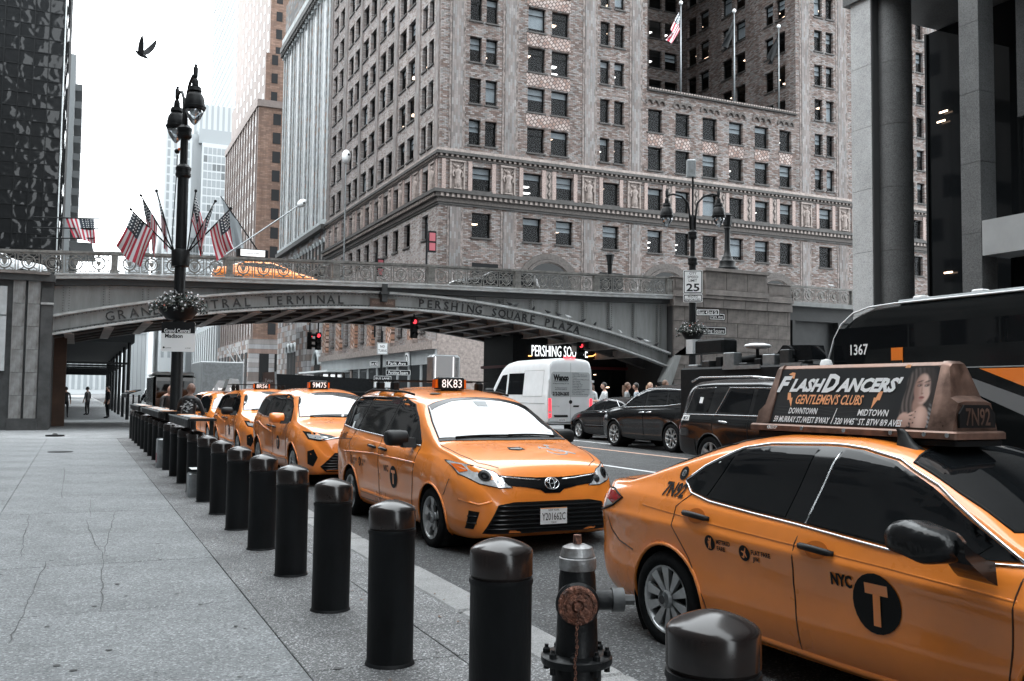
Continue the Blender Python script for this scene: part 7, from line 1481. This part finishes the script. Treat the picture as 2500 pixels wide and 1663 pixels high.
g = board('station_sign', 'white and black Grand Central Madison sign on the left lamp post', 'sign', (1.99, 22.12, 2.95), FACE, .72, .66, 'white', None)
MB().prism([(-.36,-.022,.08),(.36,-.022,.08),(.36,-.022,.30),(.33,-.022,.33),(-.33,-.022,.33),(-.36,-.022,.30)], (0,-.003,0)).build('black_band', 'ink', g)
btext(g, 'Grand Central', -.02, .135, .085, .56, 'white', -.028, .02); btext(g, 'Madison', -.09, .02, .085, .38, 'ink', -.024, .03); btext(g, 'LONG ISLAND RAIL ROAD', -.22, -.25, .02, .16); btext(g, 'NJ TRANSIT', .22, -.25, .02, .12); MB().cyl((-.3,-.02,-.24),(-.3,-.024,-.24),.022,10).build('logo_dot', 'ink', g)
RP = (18.95, 26.6)
FR = -R(33)
def onR(z, w_, h_, name, label, m, rim=None, dx=0, rz=FR, off=.16): return board(name, label, 'sign', (RP[0]+off*sin(rz)+dx*cos(rz), RP[1]-off*cos(rz)+dx*sin(rz), z), rz, w_, h_, m, rim)
s1 = onR(5.66, .64, .80, 'speed_sign', 'white CITY SPEED LIMIT 25 sign on the right lamp post', 'white', 'ink')
btext(s1,'CITY',0,.29,.085,.24); btext(s1,'SPEED',0,.165,.085,.36); btext(s1,'LIMIT',0,.045,.085,.28); btext(s1,'25',0,-.19,.25,.44,bold=.02)
s2 = onR(5.10, .64, .27, 'enforcement_sign', 'small PHOTO ENFORCED sign below the speed limit sign', 'white', 'ink'); btext(s2,'PHOTO',0,.05,.07,.32); btext(s2,'ENFORCED',0,-.05,.07,.5)
s3 = onR(4.62, .78, .23, 'street_sign', 'East 42nd St sign on the right lamp post', 'ink', 'white', .50); btext(s3,'East 42nd St',0,0,.11,.62,'white')
s4 = onR(4.52, .62, .24, 'street_sign', 'Park Ave sign half hidden behind the East 42nd St sign', 'ink', 'white', .92, R(-5), .05); btext(s4,'Park Ave',0,0,.11,.46,'white')
s5 = onR(4.02, 1.1, .28, 'street_sign', 'Pershing Square sign below the East 42nd St sign', 'ink', 'white', .62, R(-10)); btext(s5,'Pershing Square',0,0,.13,.94,'white')
sp_ = thing('sign_pole', 'thin dark pole carrying traffic signs beyond the bridge', 'pole', (17.85, 59.2, .2)); MB().cyl((0,0,0),(0,0,5.6),.09,10).build('shaft', 'iron', sp_)
for z, w_, h_, m_, tm, tx_, nm, lb_, dx in ((4.65,.72,.76,'white','ink',('NO','TURNS'),'traffic_sign','white NO TURNS sign on the pole beyond the bridge',0),(3.72,1.55,.36,'ink','white',('Park Ave',),'street_sign','dark Park Ave sign on the pole beyond the bridge',1.0),(3.12,1.7,.36,'ink','white',('Pershing Square',),'street_sign','Pershing Square sign on the pole beyond the bridge',1.1),(3.65,.6,.34,'ink','white',('East 42',),'street_sign','small street sign left of the pole beyond the bridge',-.55),(2.5,1.2,.8,'ink','white',('BUS LANE','BUSES ONLY'),'traffic_sign','black and white bus lane sign on the pole beyond the bridge',.05)):
    g = board(nm, lb_, 'sign', (17.85+dx, 59.08, z), 0, w_, h_, m_, tm)
    for i, s_ in enumerate(tx_): btext(g, s_, 0, (0 if len(tx_) == 1 else (.14-.28*i if w_ < 1 else .22-.2*i)), .16 if w_ < 1.0 else .2 if len(tx_) == 1 else .12, w_*.78 if len(s_) > 3 else .3, tm)
    if len(tx_) == 2 and w_ > 1: MB().box((-.54,-.025,-.34),(.54,-.022,-.02)).build('white_band', 'white', g); MB().prism([(-.38,-.028,-.3),(-.2,-.028,-.3),(-.26,-.028,-.24),(-.16,-.028,-.12),(-.22,-.028,-.06),(-.32,-.028,-.18),(-.38,-.028,-.12)], (0,-.003,0)).build('arrow', 'ink', g)
# ================================================================ traffic lights under the bridge
def signal(name, label, loc, rz, drop):
    t = thing(name, label, 'traffic light', loc, rz); MB().bbox((-.16,-.12,0),(.16,.12,.98),.03).build('housing', 'black', t)
    for i, m_ in enumerate(('lens_dark','lens_dark','lens_red_on')):
        z = .17+.31*i; l = MB().cyl((0,-.125,z),(0,-.14,z),.105,16).build('lens', m_, t); n = 10
        MB().rings([[(q*.125*cos(a),-yy,z+q*.125*sin(a)) for a in [R(-20)+R(220)*k/n for k in range(n+1)]] for q, yy in ((1,.12),(1,.34),(.9,.34),(.9,.12))], closed=False).build('visor', 'black', l)
    MB().cyl((0,0,.98),(0,0,.98+drop),.04,8).build('hanger', 'iron', t); return t
mat('lens_dark', (.02,.02,.02), .2)
signal('traffic_light', 'red traffic light hanging under the middle of the arch', (14.6, 43.2, 4.42), 0, .4)
signal('traffic_light', 'red traffic light of the pair at the far side of the arch', (12.15, 52.6, 4.15), 0, .6)
signal('traffic_light', 'dark side-facing traffic light of the pair at the far side of the arch', (11.65, 52.5, 4.15), R(70), .6)
signal('traffic_light', 'red traffic light before the lit cafe sign', (23.6, 43.0, 3.55), 0, 1.6)
# ================================================================ lamps on the bridge and far lights
t = thing('bridge_lamp', 'black iron lamp standard on the granite pedestal', 'lamp', (32.3, 42.1, 8.74)); MB().lathe([(.62,0),(.62,.12),(.5,.16),(.42,.3),(.44,.5),(.30,.62),(.28,.75),(.22,.8),(.16,1.1),(.14,2.2),(.16,2.3),(.20,2.35),(.16,2.42)], 12).build('post', 'iron', t, smooth=True, ang=40); MB().lathe([(.16,2.45),(.22,2.5),(.30,3.0),(.34,3.05),(.2,3.12),(.1,3.2),(0,3.22)], 8).build('lantern', 'iron', t)
t = thing('bridge_lamp', 'small iron lamp behind the bridge railing', 'lamp', (29.6, 50.2, 7.1)); MB().lathe([(.3,0),(.3,.2),(.16,.4),(.14,2.7),(.2,2.8)], 10).build('post', 'iron', t, smooth=True, ang=40); MB().lathe([(.16,2.8),(.26,3.3),(.3,3.35),(.1,3.5),(0,3.52)], 8).build('lantern', 'iron', t)
def cobra(name, label, x, y, z, h): t = thing(name, label, 'street lamp', (x,y,z)); MB().cyl((0,0,-h),(0,0,0),.10,8,.07).build('pole', 'grey_metal', t); MB().sphere((0,-.1,.45),.62,12,8,(.75,.8,1.1)).build('lamp_head', 'white', t, smooth=True); MB().sphere((.12,-.58,.55),.12,8,6).build('photocell', 'black', t); return t
cobra('tall_street_lamp', 'white-headed slim lamp pole before the brick facade', 23.9, 93, 25.2, 18); cobra('tall_street_lamp', 'white-headed slim lamp pole before the grey stone facade', 23.8, 115, 24.6, 17).rotation_euler = (0,.9,0)
def busstop(label, x, y, z0, h): t = thing('signal_post', label, 'sign', (x,y,z0)); MB().cyl((0,0,0),(0,0,h),.09,8).build('pole', 'iron', t); MB().box((.1,-.12,h-2.2),(.75,.0,h-.5)).build('panel', 'black', t); MB().box((.18,-.13,h-1.3),(.67,-.12,h-.65)).build('panel_red', mat('panel_pink', (.35,.08,.1), .5), t); MB().box((.18,-.13,h-2.05),(.67,-.12,h-1.45)).build('panel_red', 'panel_pink', t); return t
busstop('tall post with red panels right of the brick corner', 24.6, 70.0, 6.9, 8.2); busstop('post with small red panels before the brick north face', 25.2, 86.0, 7.0, 8.0)
# ================================================================ flags elsewhere
for i, (x, lab) in enumerate(((53.6,'striped flag on the left pole of the three above the parapet'),(60.2,'dark flag on the middle pole above the parapet'),(66.0,'dark flag on the right pole above the parapet'))):
    t = thing('flag', lab, 'flag', (x, 77.3, 31.0)); H_ = (10.0,10.4,9.8)[i]
    MB().cyl((0,0,0),(0,0,H_),.10,10,.07).build('staff', 'grey_metal', t, smooth=True); MB().sphere((0,0,H_+.2),.22,8,6).build('finial', 'white', t, smooth=True)
    me, sm = flag_cloth((0,0,1), 2.6, 1.9, (-.55,-.1,-1), i+2, .25, ('flag_red','flag_white','flag_blue') if not i else ('black','black','black')); o = obj('cloth', me, None, t, loc=(-.14,0,H_-.7))
    if not i: obj('stars', sm, None, o, kind='stuff')
t = thing('flag', 'pale drooping flag on a slanted staff before the brown tower', 'flag', (25.9, 149.0, 22.0)); MB().cyl((0,0,0),(-7.0,0,9.6),.13,6,.08).build('staff', 'iron', t)
me, sm = flag_cloth((-7,0,9.6), 7.5, 5.0, (.25,0,-1), 3, .35, (mat('flag_pale', (.36,.39,.41), .8),)*3); obj('cloth', me, None, t, loc=(-6.9,0,9.4))
t = thing('flag', 'striped flag with a dark banner hanging from the black tower', 'flag', (-1.75, 108.0, 16.2))
for k in range(3): MB().cyl((-3.0,0,3.2-k*1.1),(3.4-.2*k,0,3.6-k*1.05),.07,6).build('staff', 'iron', t)
me, sm = flag_cloth((1,0,.06), 2.4, 2.7, (.12,0,-1), 5, .16); o = obj('cloth', me, None, t, loc=(2.7,0,3.5)); obj('stars', sm, None, o, kind='stuff')
MB().rings([[(x,.3*sin(x*3),z) for x, z in ((.4,1.0),(2.6,1.0),(3.0,-1.0),(.8,-1.1))],[(x,.3*sin(x*3)+.05,z) for x, z in ((.4,1.0),(2.6,1.0),(3.0,-1.0),(.8,-1.1))]], True, True).build('banner', 'steel_dark', t)
for k in range(2): tag(MB().cyl((24.5,170+8*k,9.6),(27,170+8*k,5.2),.10,6).build('empty_flagpole', 'white', None), 'bare white slanted pole on the far facade, %s of two' % ('nearer','farther')[k], 'pole')
# ================================================================ people
mat('skin', (.42,.25,.19), .55, var=.1, vs=8); mat('skin_dark', (.16,.085,.06), .5); mat('hair_dark', (.02,.017,.015), .6); mat('hair_brown', (.13,.075,.05), .6); mat('hair_fair', (.36,.24,.16), .6)
TMP = bpy.data.scenes.new('tmp')
def skin_mesh(name, joints, edges, sub=2):
    me = bpy.data.meshes.new(name); me.from_pydata([j[0] for j in joints], edges, []); ob = bpy.data.objects.new(name, me); TMP.collection.objects.link(ob)
    md = ob.modifiers.new('s', 'SKIN'); md.use_smooth_shade = True
    for sv, j in zip(me.skin_vertices[0].data, joints): sv.radius = j[1] if isinstance(j[1], tuple) else (j[1], j[1])
    me.skin_vertices[0].data[0].use_root = True
    s2 = ob.modifiers.new('u', 'SUBSURF'); s2.levels = sub
    vl = TMP.view_layers[0]; vl.update(); out = bpy.data.meshes.new_from_object(ob.evaluated_get(vl.depsgraph)); bpy.data.objects.remove(ob); out.name = name; return out
def person(label, loc, rz, top='grey_ink', bottom='ink', skin='skin', hair='hair_dark', long_hair=False, pose='stand', lean=0., h=1.72, extra=None):
    """x forward (facing), y left. one continuous body mesh; clothes by material zones, hair a child"""
    t = thing('person', label, 'person', loc, rz); k = h/1.72
    A = {'stand': [((0,.20,1.38),(.0,.25,1.12),(.08,.25,.90)),((0,-.20,1.38),(.0,-.25,1.12),(.08,-.25,.90))], 'wave': [((0,.20,1.38),(.1,.42,1.30),(.14,.25,1.55)),((0,-.20,1.38),(.05,-.28,1.12),(.18,-.2,.95))],
         'hold': [((0,.20,1.38),(.12,.27,1.12),(.38,.16,1.10)),((0,-.20,1.38),(.12,-.27,1.12),(.38,-.14,1.12))], 'point': [((0,.20,1.38),(.25,.30,1.26),(.52,.30,1.28)),((0,-.20,1.38),(.0,-.25,1.12),(.08,-.25,.90))]}[pose]
    J = [((0,0,.92),(.13,.16)),((0,0,1.10),(.105,.14)),((0,0,1.30),(.12,.17)),((0,0,1.42),(.085,.13)),((.0,0,1.50),(.05,.05)),((.02,0,1.56),(.058,.055)),((.03,0,1.635),(.092,.076)),((.02,0,1.70),(.06,.055))]
    E_ = [(0,1),(1,2),(2,3),(3,4),(4,5),(5,6),(6,7)]
    for s_, (sh, el, ha) in zip((1,-1), A):
        i = len(J); J += [(sh,(.06,.06)),(el,(.044,.044)),(ha,(.034,.034)),(tuple(Vector(ha)+(Vector(ha)-Vector(el)).normalized()*.09),(.036,.022)),(tuple(Vector(ha)+(Vector(ha)-Vector(el)).normalized()*.16),(.02,.014))]; E_ += [(3,i),(i,i+1),(i+1,i+2),(i+2,i+3),(i+3,i+4)]
        j = len(J); J += [((0,s_*.10,.86),(.095,.09)),((.02,s_*.11,.50),(.062,.062)),((-.02,s_*.11,.10),(.04,.04)),((.10,s_*.12,.045),(.045,.035)),((.17,s_*.125,.035),(.03,.025))]; E_ += [(0,j),(j,j+1),(j+1,j+2),(j+2,j+3),(j+3,j+4)]
    me = skin_mesh('body', [(tuple(c*k for c in p), tuple(q*k for q in r_)) for p, r_ in J], E_)
    for m_ in (top, bottom, skin, 'ink'): me.materials.append(MT[m_])
    hands = [(Vector(a[2])*k, .14) for a in A]
    for p in me.polygons:
        c = p.center; z = c.z/k; i = 0 if z > .93 else 1
        if z > 1.455 or any((c-hh).length < rr for hh, rr in hands) and abs(c.y) > .12: i = 2
        if z < .09: i = 3
        p.material_index = i
    o = obj('body', me, [], t); o.rotation_euler = (0, lean, 0)
    hd = MB(); hd.sphere((.045*k,0,1.645*k), .098*k, 14, 10, (1.04,.86,1.22)); hx = hd.build('face', skin, t, smooth=True); hx.rotation_euler = (0,lean,0)
    MB().rings([[(.135*k+.0,-.012,1.65*k),(.135*k,.012,1.65*k),(.14*k,.0,1.67*k)],[(.165*k,-.018,1.615*k),(.165*k,.018,1.615*k),(.16*k,.0,1.63*k)]], True, True).build('nose', skin, hx)
    for s_ in (-1,1): MB().sphere((.135*k,s_*.034*k,1.665*k),.012,8,6).build('eye', 'ink', hx); MB().sphere((.04*k,s_*.088*k,1.65*k),.026,8,6,(.7,.35,1.2)).build('ear', skin, hx)
    MB().sphere((.134*k,0,1.585*k),.024,8,6,(.35,1,.28)).build('mouth', 'lip', hx)
    if hair:
        b = MB(); b.sphere((.022*k,0,1.675*k), .107*k, 14, 10, (1.02,.93,1.12))
        if long_hair: b.rings([[(-.05*k+q*.09*k*cos(a)-.02, q*.11*k*sin(a), z*k) for a in [R(60)+R(240)*i/10 for i in range(11)]] for q, z in ((1,1.68),(1.05,1.58),(1.1,1.45),(.9,1.30),(.5,1.22))], closed=False)
        hb = b.mesh('hair', smooth=True); setm(hb, hair)
        bm = bmesh.new(); bm.from_mesh(hb); bmesh.ops.delete(bm, geom=[v for v in bm.verts if v.co.x > .085*k and v.co.z < 1.70*k or v.co.z < 1.6*k and not long_hair], context='VERTS'); bm.to_mesh(hb); bm.free()
        ho = obj('hair', hb, None, t); ho.rotation_euler = (0,lean,0)
    return t
CR = 'people in the crowd behind the black crossover'
mat('shirt_white', (.55,.57,.58), .8); mat('shirt_grey', (.25,.27,.28), .8); mat('shirt_blue', (.3,.34,.38), .8); mat('jacket', (.014,.015,.017), .5, var=.4, vs=6)
for i, (x, y, rz, kw, lab) in enumerate(((18.9,32.4,2.9,dict(top='shirt_white',pose='hold',hair='hair_dark'),'person in a pale top holding a fan, left of the crowd'),(19.3,31.4,-.6,dict(top='shirt_grey',hair='hair_brown',long_hair=True),'brown-haired person in grey and sunglasses facing right'),(20.0,31.8,2.4,dict(top='shirt_blue',hair='hair_dark'),'dark-haired person in a blue-grey shirt turned away'),
    (19.9,30.7,-1.7,dict(top='skin',pose='wave',hair='hair_fair',long_hair=True),'fair-haired person raising a hand to the head'),(20.9,31.2,-.4,dict(top='shirt_grey',hair='hair_brown',h=1.82),'tall person in profile right of the crowd'),(20.8,30.3,2.2,dict(top='shirt_white',hair='hair_brown',long_hair=True,h=1.6),'shorter person below the tall one in the crowd'),
    (21.9,30.9,1.2,dict(top='shirt_white',hair='hair_fair',h=1.68),'person whose head shows above the black crossover roof'),(22.6,30.6,2.6,dict(top='shirt_grey',hair='hair_dark',h=1.8),'person farthest right in the crowd'),(18.55,32.9,-2.4,dict(top='shirt_white',hair='hair_brown',long_hair=True),'person at the left edge of the crowd beside the van'))):
    p = person(lab, (x,y,.345), rz, **kw); p['group'] = CR; p.scale = (1.07,1.07,1.09)
fan = thing('hand_fan', 'round pale paddle fan held up beside the white van', 'fan', (18.6, 32.0, 1.55)); MB().cyl((0,0,.16),(0,.01,.16),.13,14).build('paddle', 'white', fan); MB().cyl((0,0,-.05),(0,0,.1),.012,6).build('grip', 'ink', fan)
mn = person('bald person in a black jacket with pale back print beside the lamp post', (2.14, 21.35, .15), R(62), top='jacket', bottom='ink', skin='skin_dark', hair=None, pose='hold', lean=.10, h=1.74)
b = MB(); rnd = random.Random(2)
for i in range(46): a = rnd.uniform(0,2*pi); q = .13*sqrt(rnd.random()); b.cbox((-.155+.035*abs(sin(a)*q/.13), q*cos(a), 1.30+q*sin(a)*1.2), (.006,.035,.012), M=Matrix.Rotation(.10,4,'Y'))
b.build('back_print', 'shirt_white', mn, kind='stuff')
MB().lathe([(.15,1.40),(.17,1.43),(.12,1.50),(.10,1.49)], 14, M=Matrix.Rotation(.10,4,'Y')).build('collar', 'jacket', mn, smooth=True)
person('bald person leaning over by the parked taxis, left of the lamp post', (2.35, 31.0, .15), R(-60), top='jacket', bottom='ink', skin='skin', hair=None, pose='hold', lean=.25, h=1.78)
for i_, (x_, y_) in enumerate(((-.6,60),(.6,66),(1.6,58.5),(-1.4,72))): person('dark figure walking under the scaffold shed, %s from the left' % ('second','third','fourth','first')[i_], (x_,y_,.15), R(80+60*i_), top='jacket', bottom='ink', hair='hair_dark', h=1.7+.04*i_)['group'] = 'walkers under the shed'
person('person in a dark cap walking beyond the bridge', (16.2, 52.0, .2), R(-100), top='shirt_blue', bottom='ink', hair='hair_dark', h=1.75)
# ================================================================ pavement stands between the bollards
def stand(label, loc, L, H=1.13, tilt=.0):
    """dark counter top laid along the bollards, with papers on it"""
    t = thing('street_counter', label, 'counter', loc, 0, 'dark counters along the bollards')
    MB().prism([(-.20,-L/2,H),(.24,-L/2,H+tilt),(.24,-L/2,H+.035+tilt),(-.20,-L/2,H+.035)], (0,L,0)).build('top', 'iron', t); MB().box((-.20,-L/2,H-.10),(-.17,L/2,H)).build('apron', 'iron', t); MB().tube([(-.205,-L/2,H+.03),(-.205,L/2,H+.03)], .014, 6).build('edge_trim', 'grey_metal', t)
    n = max(2, int(L/1.5))
    for i in range(n): y = -L/2+.2+i*(L-.4)/(n-1); MB().box((.16,y-.03,0),(.22,y+.03,H)).build('leg', 'iron', t)
    for i in range(int(L/.55)):
        y = -L/2+.28+i*.55; a = random.uniform(-.3,.3); MB().box((-.14,-.12,0),(.14,.12,.012),M=Matrix.Translation((.02,y,H+.037+tilt*.55)) @ Matrix.Rotation(a,4,'Z')).build('leaflet', 'white' if i % 4 else 'orange_ink', t)
    return t
stand('dark counter with leaflets just beyond the near bollards', (1.78, 17.2, .15), 3.2); stand('long dark counter with pale trim beside the lamp post', (1.76, 24.0, .15), 5.6); stand('dark counter with papers far along the bollards', (1.75, 30.4, .15), 4.4)
stand('raised dark counter with a sloping top at the far end', (1.7, 36.0, .15), 4.0, 1.45, .15)
t = thing('grey_bin', 'grey box standing between two bollards at the stand', 'box', (1.72, 15.2, .15)); MB().bbox((-.15,-.16,0),(.15,.16,.36),.02).build('carton', 'grey_metal', t); MB().box((-.12,-.2,.42),(.12,.2,.425)).build('flap', 'white', t)
t = thing('grey_bin', 'pale box below the stand beside the lamp post', 'box', (1.70, 21.2, .15)); MB().bbox((-.15,-.2,0),(.15,.2,.6),.02).build('carton', 'grey_metal', t); MB().box((-.155,-.08,.1),(-.15,.1,.3)).build('red_label', 'panel_pink', t)
for k, lab in enumerate(('low round dark cover on the pavement near the abutment','small dark drain lid nearer on the pavement')): tag(MB().lathe([(.30,0),(.30,.05-.04*k),(.1,.06-.04*k),(.06,.10-.08*k),(0,.105-.08*k)], 16, (-.65+.3*k, 36-9*k, .15)).build('floor_cover', 'iron', None), lab, 'cover')
# ================================================================ pigeons
mat('pigeon', (.035,.037,.04), .7, var=.5, vs=12); mat('pigeon_white', (.6,.61,.62), .7)
def pigeon_mesh():
    b = MB(); rs = []
    for x, r_, z in ((-.17,.012,.10),(-.10,.04,.10),(-.02,.066,.115),(.06,.062,.13),(.105,.036,.165),(.125,.03,.19),(.15,.026,.20),(.172,.008,.195)): rs.append([(x,r_*.9*cos(2*pi*k/10),z+r_*sin(2*pi*k/10)) for k in range(10)])
    b.rings(rs, True, True); b.prism([(-.13,-.03,.105),(-.21,-.035,.085),(-.21,.035,.085),(-.13,.03,.105)], (0,0,.012)); b.cyl((.17,0,.195),(.195,0,.188),.006,5,.001)
    for s_ in (-1,1): b.cyl((0,s_*.025,.07),(0,s_*.025,0),.006,5); b.box((-.01,s_*.025-.012,0),(.03,s_*.025+.012,.006))
    return b.mesh('pigeon', smooth=True, ang=50)
pm1 = pigeon_mesh(); setm(pm1, 'pigeon'); pm2 = pm1.copy(); pm2.materials.clear(); setm(pm2, 'pigeon_white')
for i, (x, wht) in enumerate(((18.55,0),(19.1,0),(19.45,0),(20.4,0),(21.2,0),(21.8,0),(22.35,1),(23.2,0),(23.9,0),(24.8,0),(25.4,1),(26.6,0),(27.0,1),(27.6,0))):
    o = obj('pigeon', pm2 if wht else pm1, None, None, loc=(x, BY-.02, zup(x)), rot=(0,0,random.uniform(0,6))); o.scale = (1.0,)*3
    tag(o, ('white' if wht else 'dark')+' pigeon perched on the arch flange, %s from the left' % ('first','second','third','fourth','fifth','sixth','seventh','eighth','ninth','tenth','eleventh','twelfth','thirteenth','fourteenth')[i], 'bird', 'pigeons on the arch')
for i, (x, z, wht) in enumerate(((30.9,7.28,1),(32.4,7.26,0),(34.2,7.26,1),(39.6,8.19,1))):
    o = obj('pigeon', pm2 if wht else pm1, None, None, loc=(x, BY-.35 if i < 3 else BY-.05, z), rot=(0,0,random.uniform(0,6))); o.scale = (1.0,)*3
    tag(o, ('pale pigeon under the granite pedestal','dark pigeon on the pier ledge','pale pigeon at the right of the pier ledge','pale pigeon on the railing right of the pier')[i], 'bird', 'pigeons on the pier')
# flying pigeon
bd = thing('flying_pigeon', 'dark pigeon flying with raised wings in the white sky', 'bird', (.74, 16.0, 7.12), R(-50)); bd.scale = (.72,.72,.72); bd.rotation_euler = (R(-12), R(-28), R(150))
rs = [[(x,r_*cos(2*pi*k/10),z+r_*.9*sin(2*pi*k/10)) for k in range(10)] for x, r_, z in ((-.19,.015,0),(-.10,.04,0),(0,.055,.0),(.08,.048,.005),(.12,.03,.012),(.15,.027,.016),(.175,.008,.012))]
MB().rings(rs, True, True).build('body', 'pigeon', bd, smooth=True)
MB().prism([(-.16,-.02,0),(-.30,-.06,-.005),(-.30,.06,-.005),(-.16,.02,0)], (0,0,.008)).build('tail', 'pigeon', bd)
for s_ in (-1,1): MB().rings([[(.08-.02*i,s_*(.03+y),z),(.08-.02*i-c_*.5,s_*(.03+y),z+.012),(.08-.02*i-c_,s_*(.03+y),z),(.08-.02*i-c_*.5,s_*(.03+y),z-.004)] for i, (y, z, c_) in enumerate(((0,.02,.15),(.08,.09,.16),(.15,.19,.15),(.20,.29,.12),(.23,.37,.07),(.24,.42,.02)))], True, True).build('wing', 'pigeon', bd, smooth=True, ang=60)
# ================================================================ shrubs by the pier
def shrub(label, loc, r_, seed):
    t = thing('shrub', label, 'shrub', loc); rnd = random.Random(seed); b = MB(); fl = MB()
    for i in range(5): MB().tube([(0,0,0),(rnd.uniform(-.2,.2),rnd.uniform(-.2,.2),r_*.6),(rnd.uniform(-.5,.5)*r_,rnd.uniform(-.5,.5)*r_,r_*1.2)], [.03,.02,.01], 5).build('stem', 'hair_brown', t)
    for i in range(900):
        d = Vector((rnd.gauss(0,1),rnd.gauss(0,1),rnd.gauss(0,1))).normalized()*r_*rnd.random()**.4; p = Vector((d.x*1.2,d.y,d.z*.8+r_)); n = Vector((rnd.gauss(0,1),rnd.gauss(0,1),rnd.gauss(.5,1))).normalized(); u_ = n.orthogonal().normalized(); v_ = n.cross(u_); s_ = rnd.uniform(.05,.10)
        b.add([p-u_*s_, p+v_*s_*.45, p+u_*s_, p-v_*s_*.45], [(0,1,2,3)])
    b.build('leaves', mat('leaf_grey', (.075,.085,.08), .6, var=.4, vs=5), t, kind='stuff'); return t
shrub('loose leafy shrub at the foot of the granite pier', (27.3, 39.6, .345), 1.15, 1); shrub('smaller leafy shrub right of the pier shrub', (29.2, 39.4, .345), .95, 2); shrub('low shrub behind the crowd', (25.2, 39.6, .345), .9, 3)
pl = thing('planter', 'dark planter box under the shrubs by the pier', 'planter', (27.2, 39.6, .345)); MB().bbox((-2.6,-.5,-.0),(2.6,.5,.75),.03).build('box', 'black', pl)
# ================================================================ distant traffic under the arch
c = dark_car(dict(SP_SED, lip='white_paint'), 'white_saloon', 'white car far down the street behind the lamp post', (4.3, 58, .05), -pi/2, 1.05, True, 'white_paint')
tb = thing('box_truck', 'grey box truck behind the farthest queued taxis', 'truck', (7.6, 60.0, .18), pi/2); MB().bbox((-3.2,-1.2,.7),(2.0,1.2,3.3),.05).build('cargo_box', mat('truck_grey', (.32,.34,.35), .5, var=.1, vs=2), tb); MB().bbox((2.05,-1.1,.6),(3.6,1.1,2.4),.15).build('cab', 'white_paint', tb); MB().box((-3.23,-1.1,.8),(-3.2,1.1,3.2)).build('rear_door', 'grey_metal', tb)
for x in (-2,2.6): make_wheel(tb, x, 1.05, .45, 'six', 1); make_wheel(tb, x, -1.05, .45, 'six', -1)
bt = thing('flatbed_skip', 'black long container with slanted side beyond the bridge', 'container', (14.6, 62.0, .2)); MB().prism([(-3.6,0,.5),(3.8,0,.5),(3.8,0,2.5),(-3.2,0,2.75)], (0,2.2,0)).build('shell', 'black', bt); MB().box((-3.4,-.05,1.6),(3.7,-.01,1.66)).build('seam', 'steel_dark', bt)
for x in (-2.4,2.4): make_wheel(bt, x, 0, .42, 'six', -1)
for i, (x, y, lab) in enumerate(((9.2,70,'dark car in the middle lane beyond the bridge'),(13.5,78,'second dark car beyond the bridge'),(5.2,76,'dark car far behind the queued taxis'))): dark_car(dict(SP_XO), 'dark_car', lab, (x,y,.2), pi/2)
ht = thing('dark_minibus', 'dark minibus with pale roof far down the kerb lane', 'bus', (4.4, 52.5, .04), -pi/2); MB().bbox((-2.6,-1.0,.4),(2.6,1.0,2.5),.12).build('body', 'black_paint', ht); MB().bbox((-2.5,-.95,2.5),(2.5,.95,2.66),.08).build('roof', 'white', ht); MB().box((2.6,-.85,1.35),(2.62,.85,2.2)).build('windscreen', 'autoglass', ht)
for x in (-1.6,1.6): make_wheel(ht, x, .98, .38, 'six', 1); make_wheel(ht, x, -.98, .38, 'six', -1)
t = thing('lit_kiosk', 'tall roof advert with pink lettering beyond the second taxi', 'advert', (8.3, 46.0, 1.9)); MB().prism([(-.5,0,0),(.62,0,0),(.52,0,1.25),(-.4,0,1.2)], (0,.6,0)).build('housing', mat('kiosk_brown', (.10,.065,.055), .5), t); MB().prism([(.5,-.01,0),(.66,-.01,0),(.56,-.01,1.27),(.42,-.01,1.25)], (0,.62,0)).build('end_cap', 'grey_metal', t); text_obj('lettering', 'Tulips', .22, 'flag_white', t, frame((.0,-.02,.62),(1,0,0),(0,0,1)), wid=.6); t.scale = (.62,.62,.66)
c2 = suv_taxi(SP_SUV, 'crossover_taxi', 'orange taxi in the second lane carrying the tall brown advert', (8.3, 46.3, .18), '', 1.08, 2, False, None)
t = thing('roof_screen', 'grey lit advert screen standing behind the 8K83 roof number', 'advert', (7.4, 19.8, 2.0), R(0)); t.scale = (.66,.66,.86); MB().bbox((-.50,-.3,0),(.50,.3,.72),.06).build('housing', 'grey_metal', t); s_ = MB().box((-.47,-.33,.03),(.30,-.30,.69)).build('screen', mat('screen_grey', (.10,.105,.11), .3, emit=(.5,.53,.55), es=.22), t)
for x in (-.42,.22): MB().box((x,-.337,.05),(x+.025,-.33,.67)).build('light_strip', 'led', s_)
c3 = suv_taxi(SP_SUV, 'crossover_taxi', 'orange taxi hidden behind the foreground minivan taxi, showing its roof screen', (7.4, 19.9, .2), '', 1.08, 2, False, None)
bpy.data.scenes.remove(TMP)
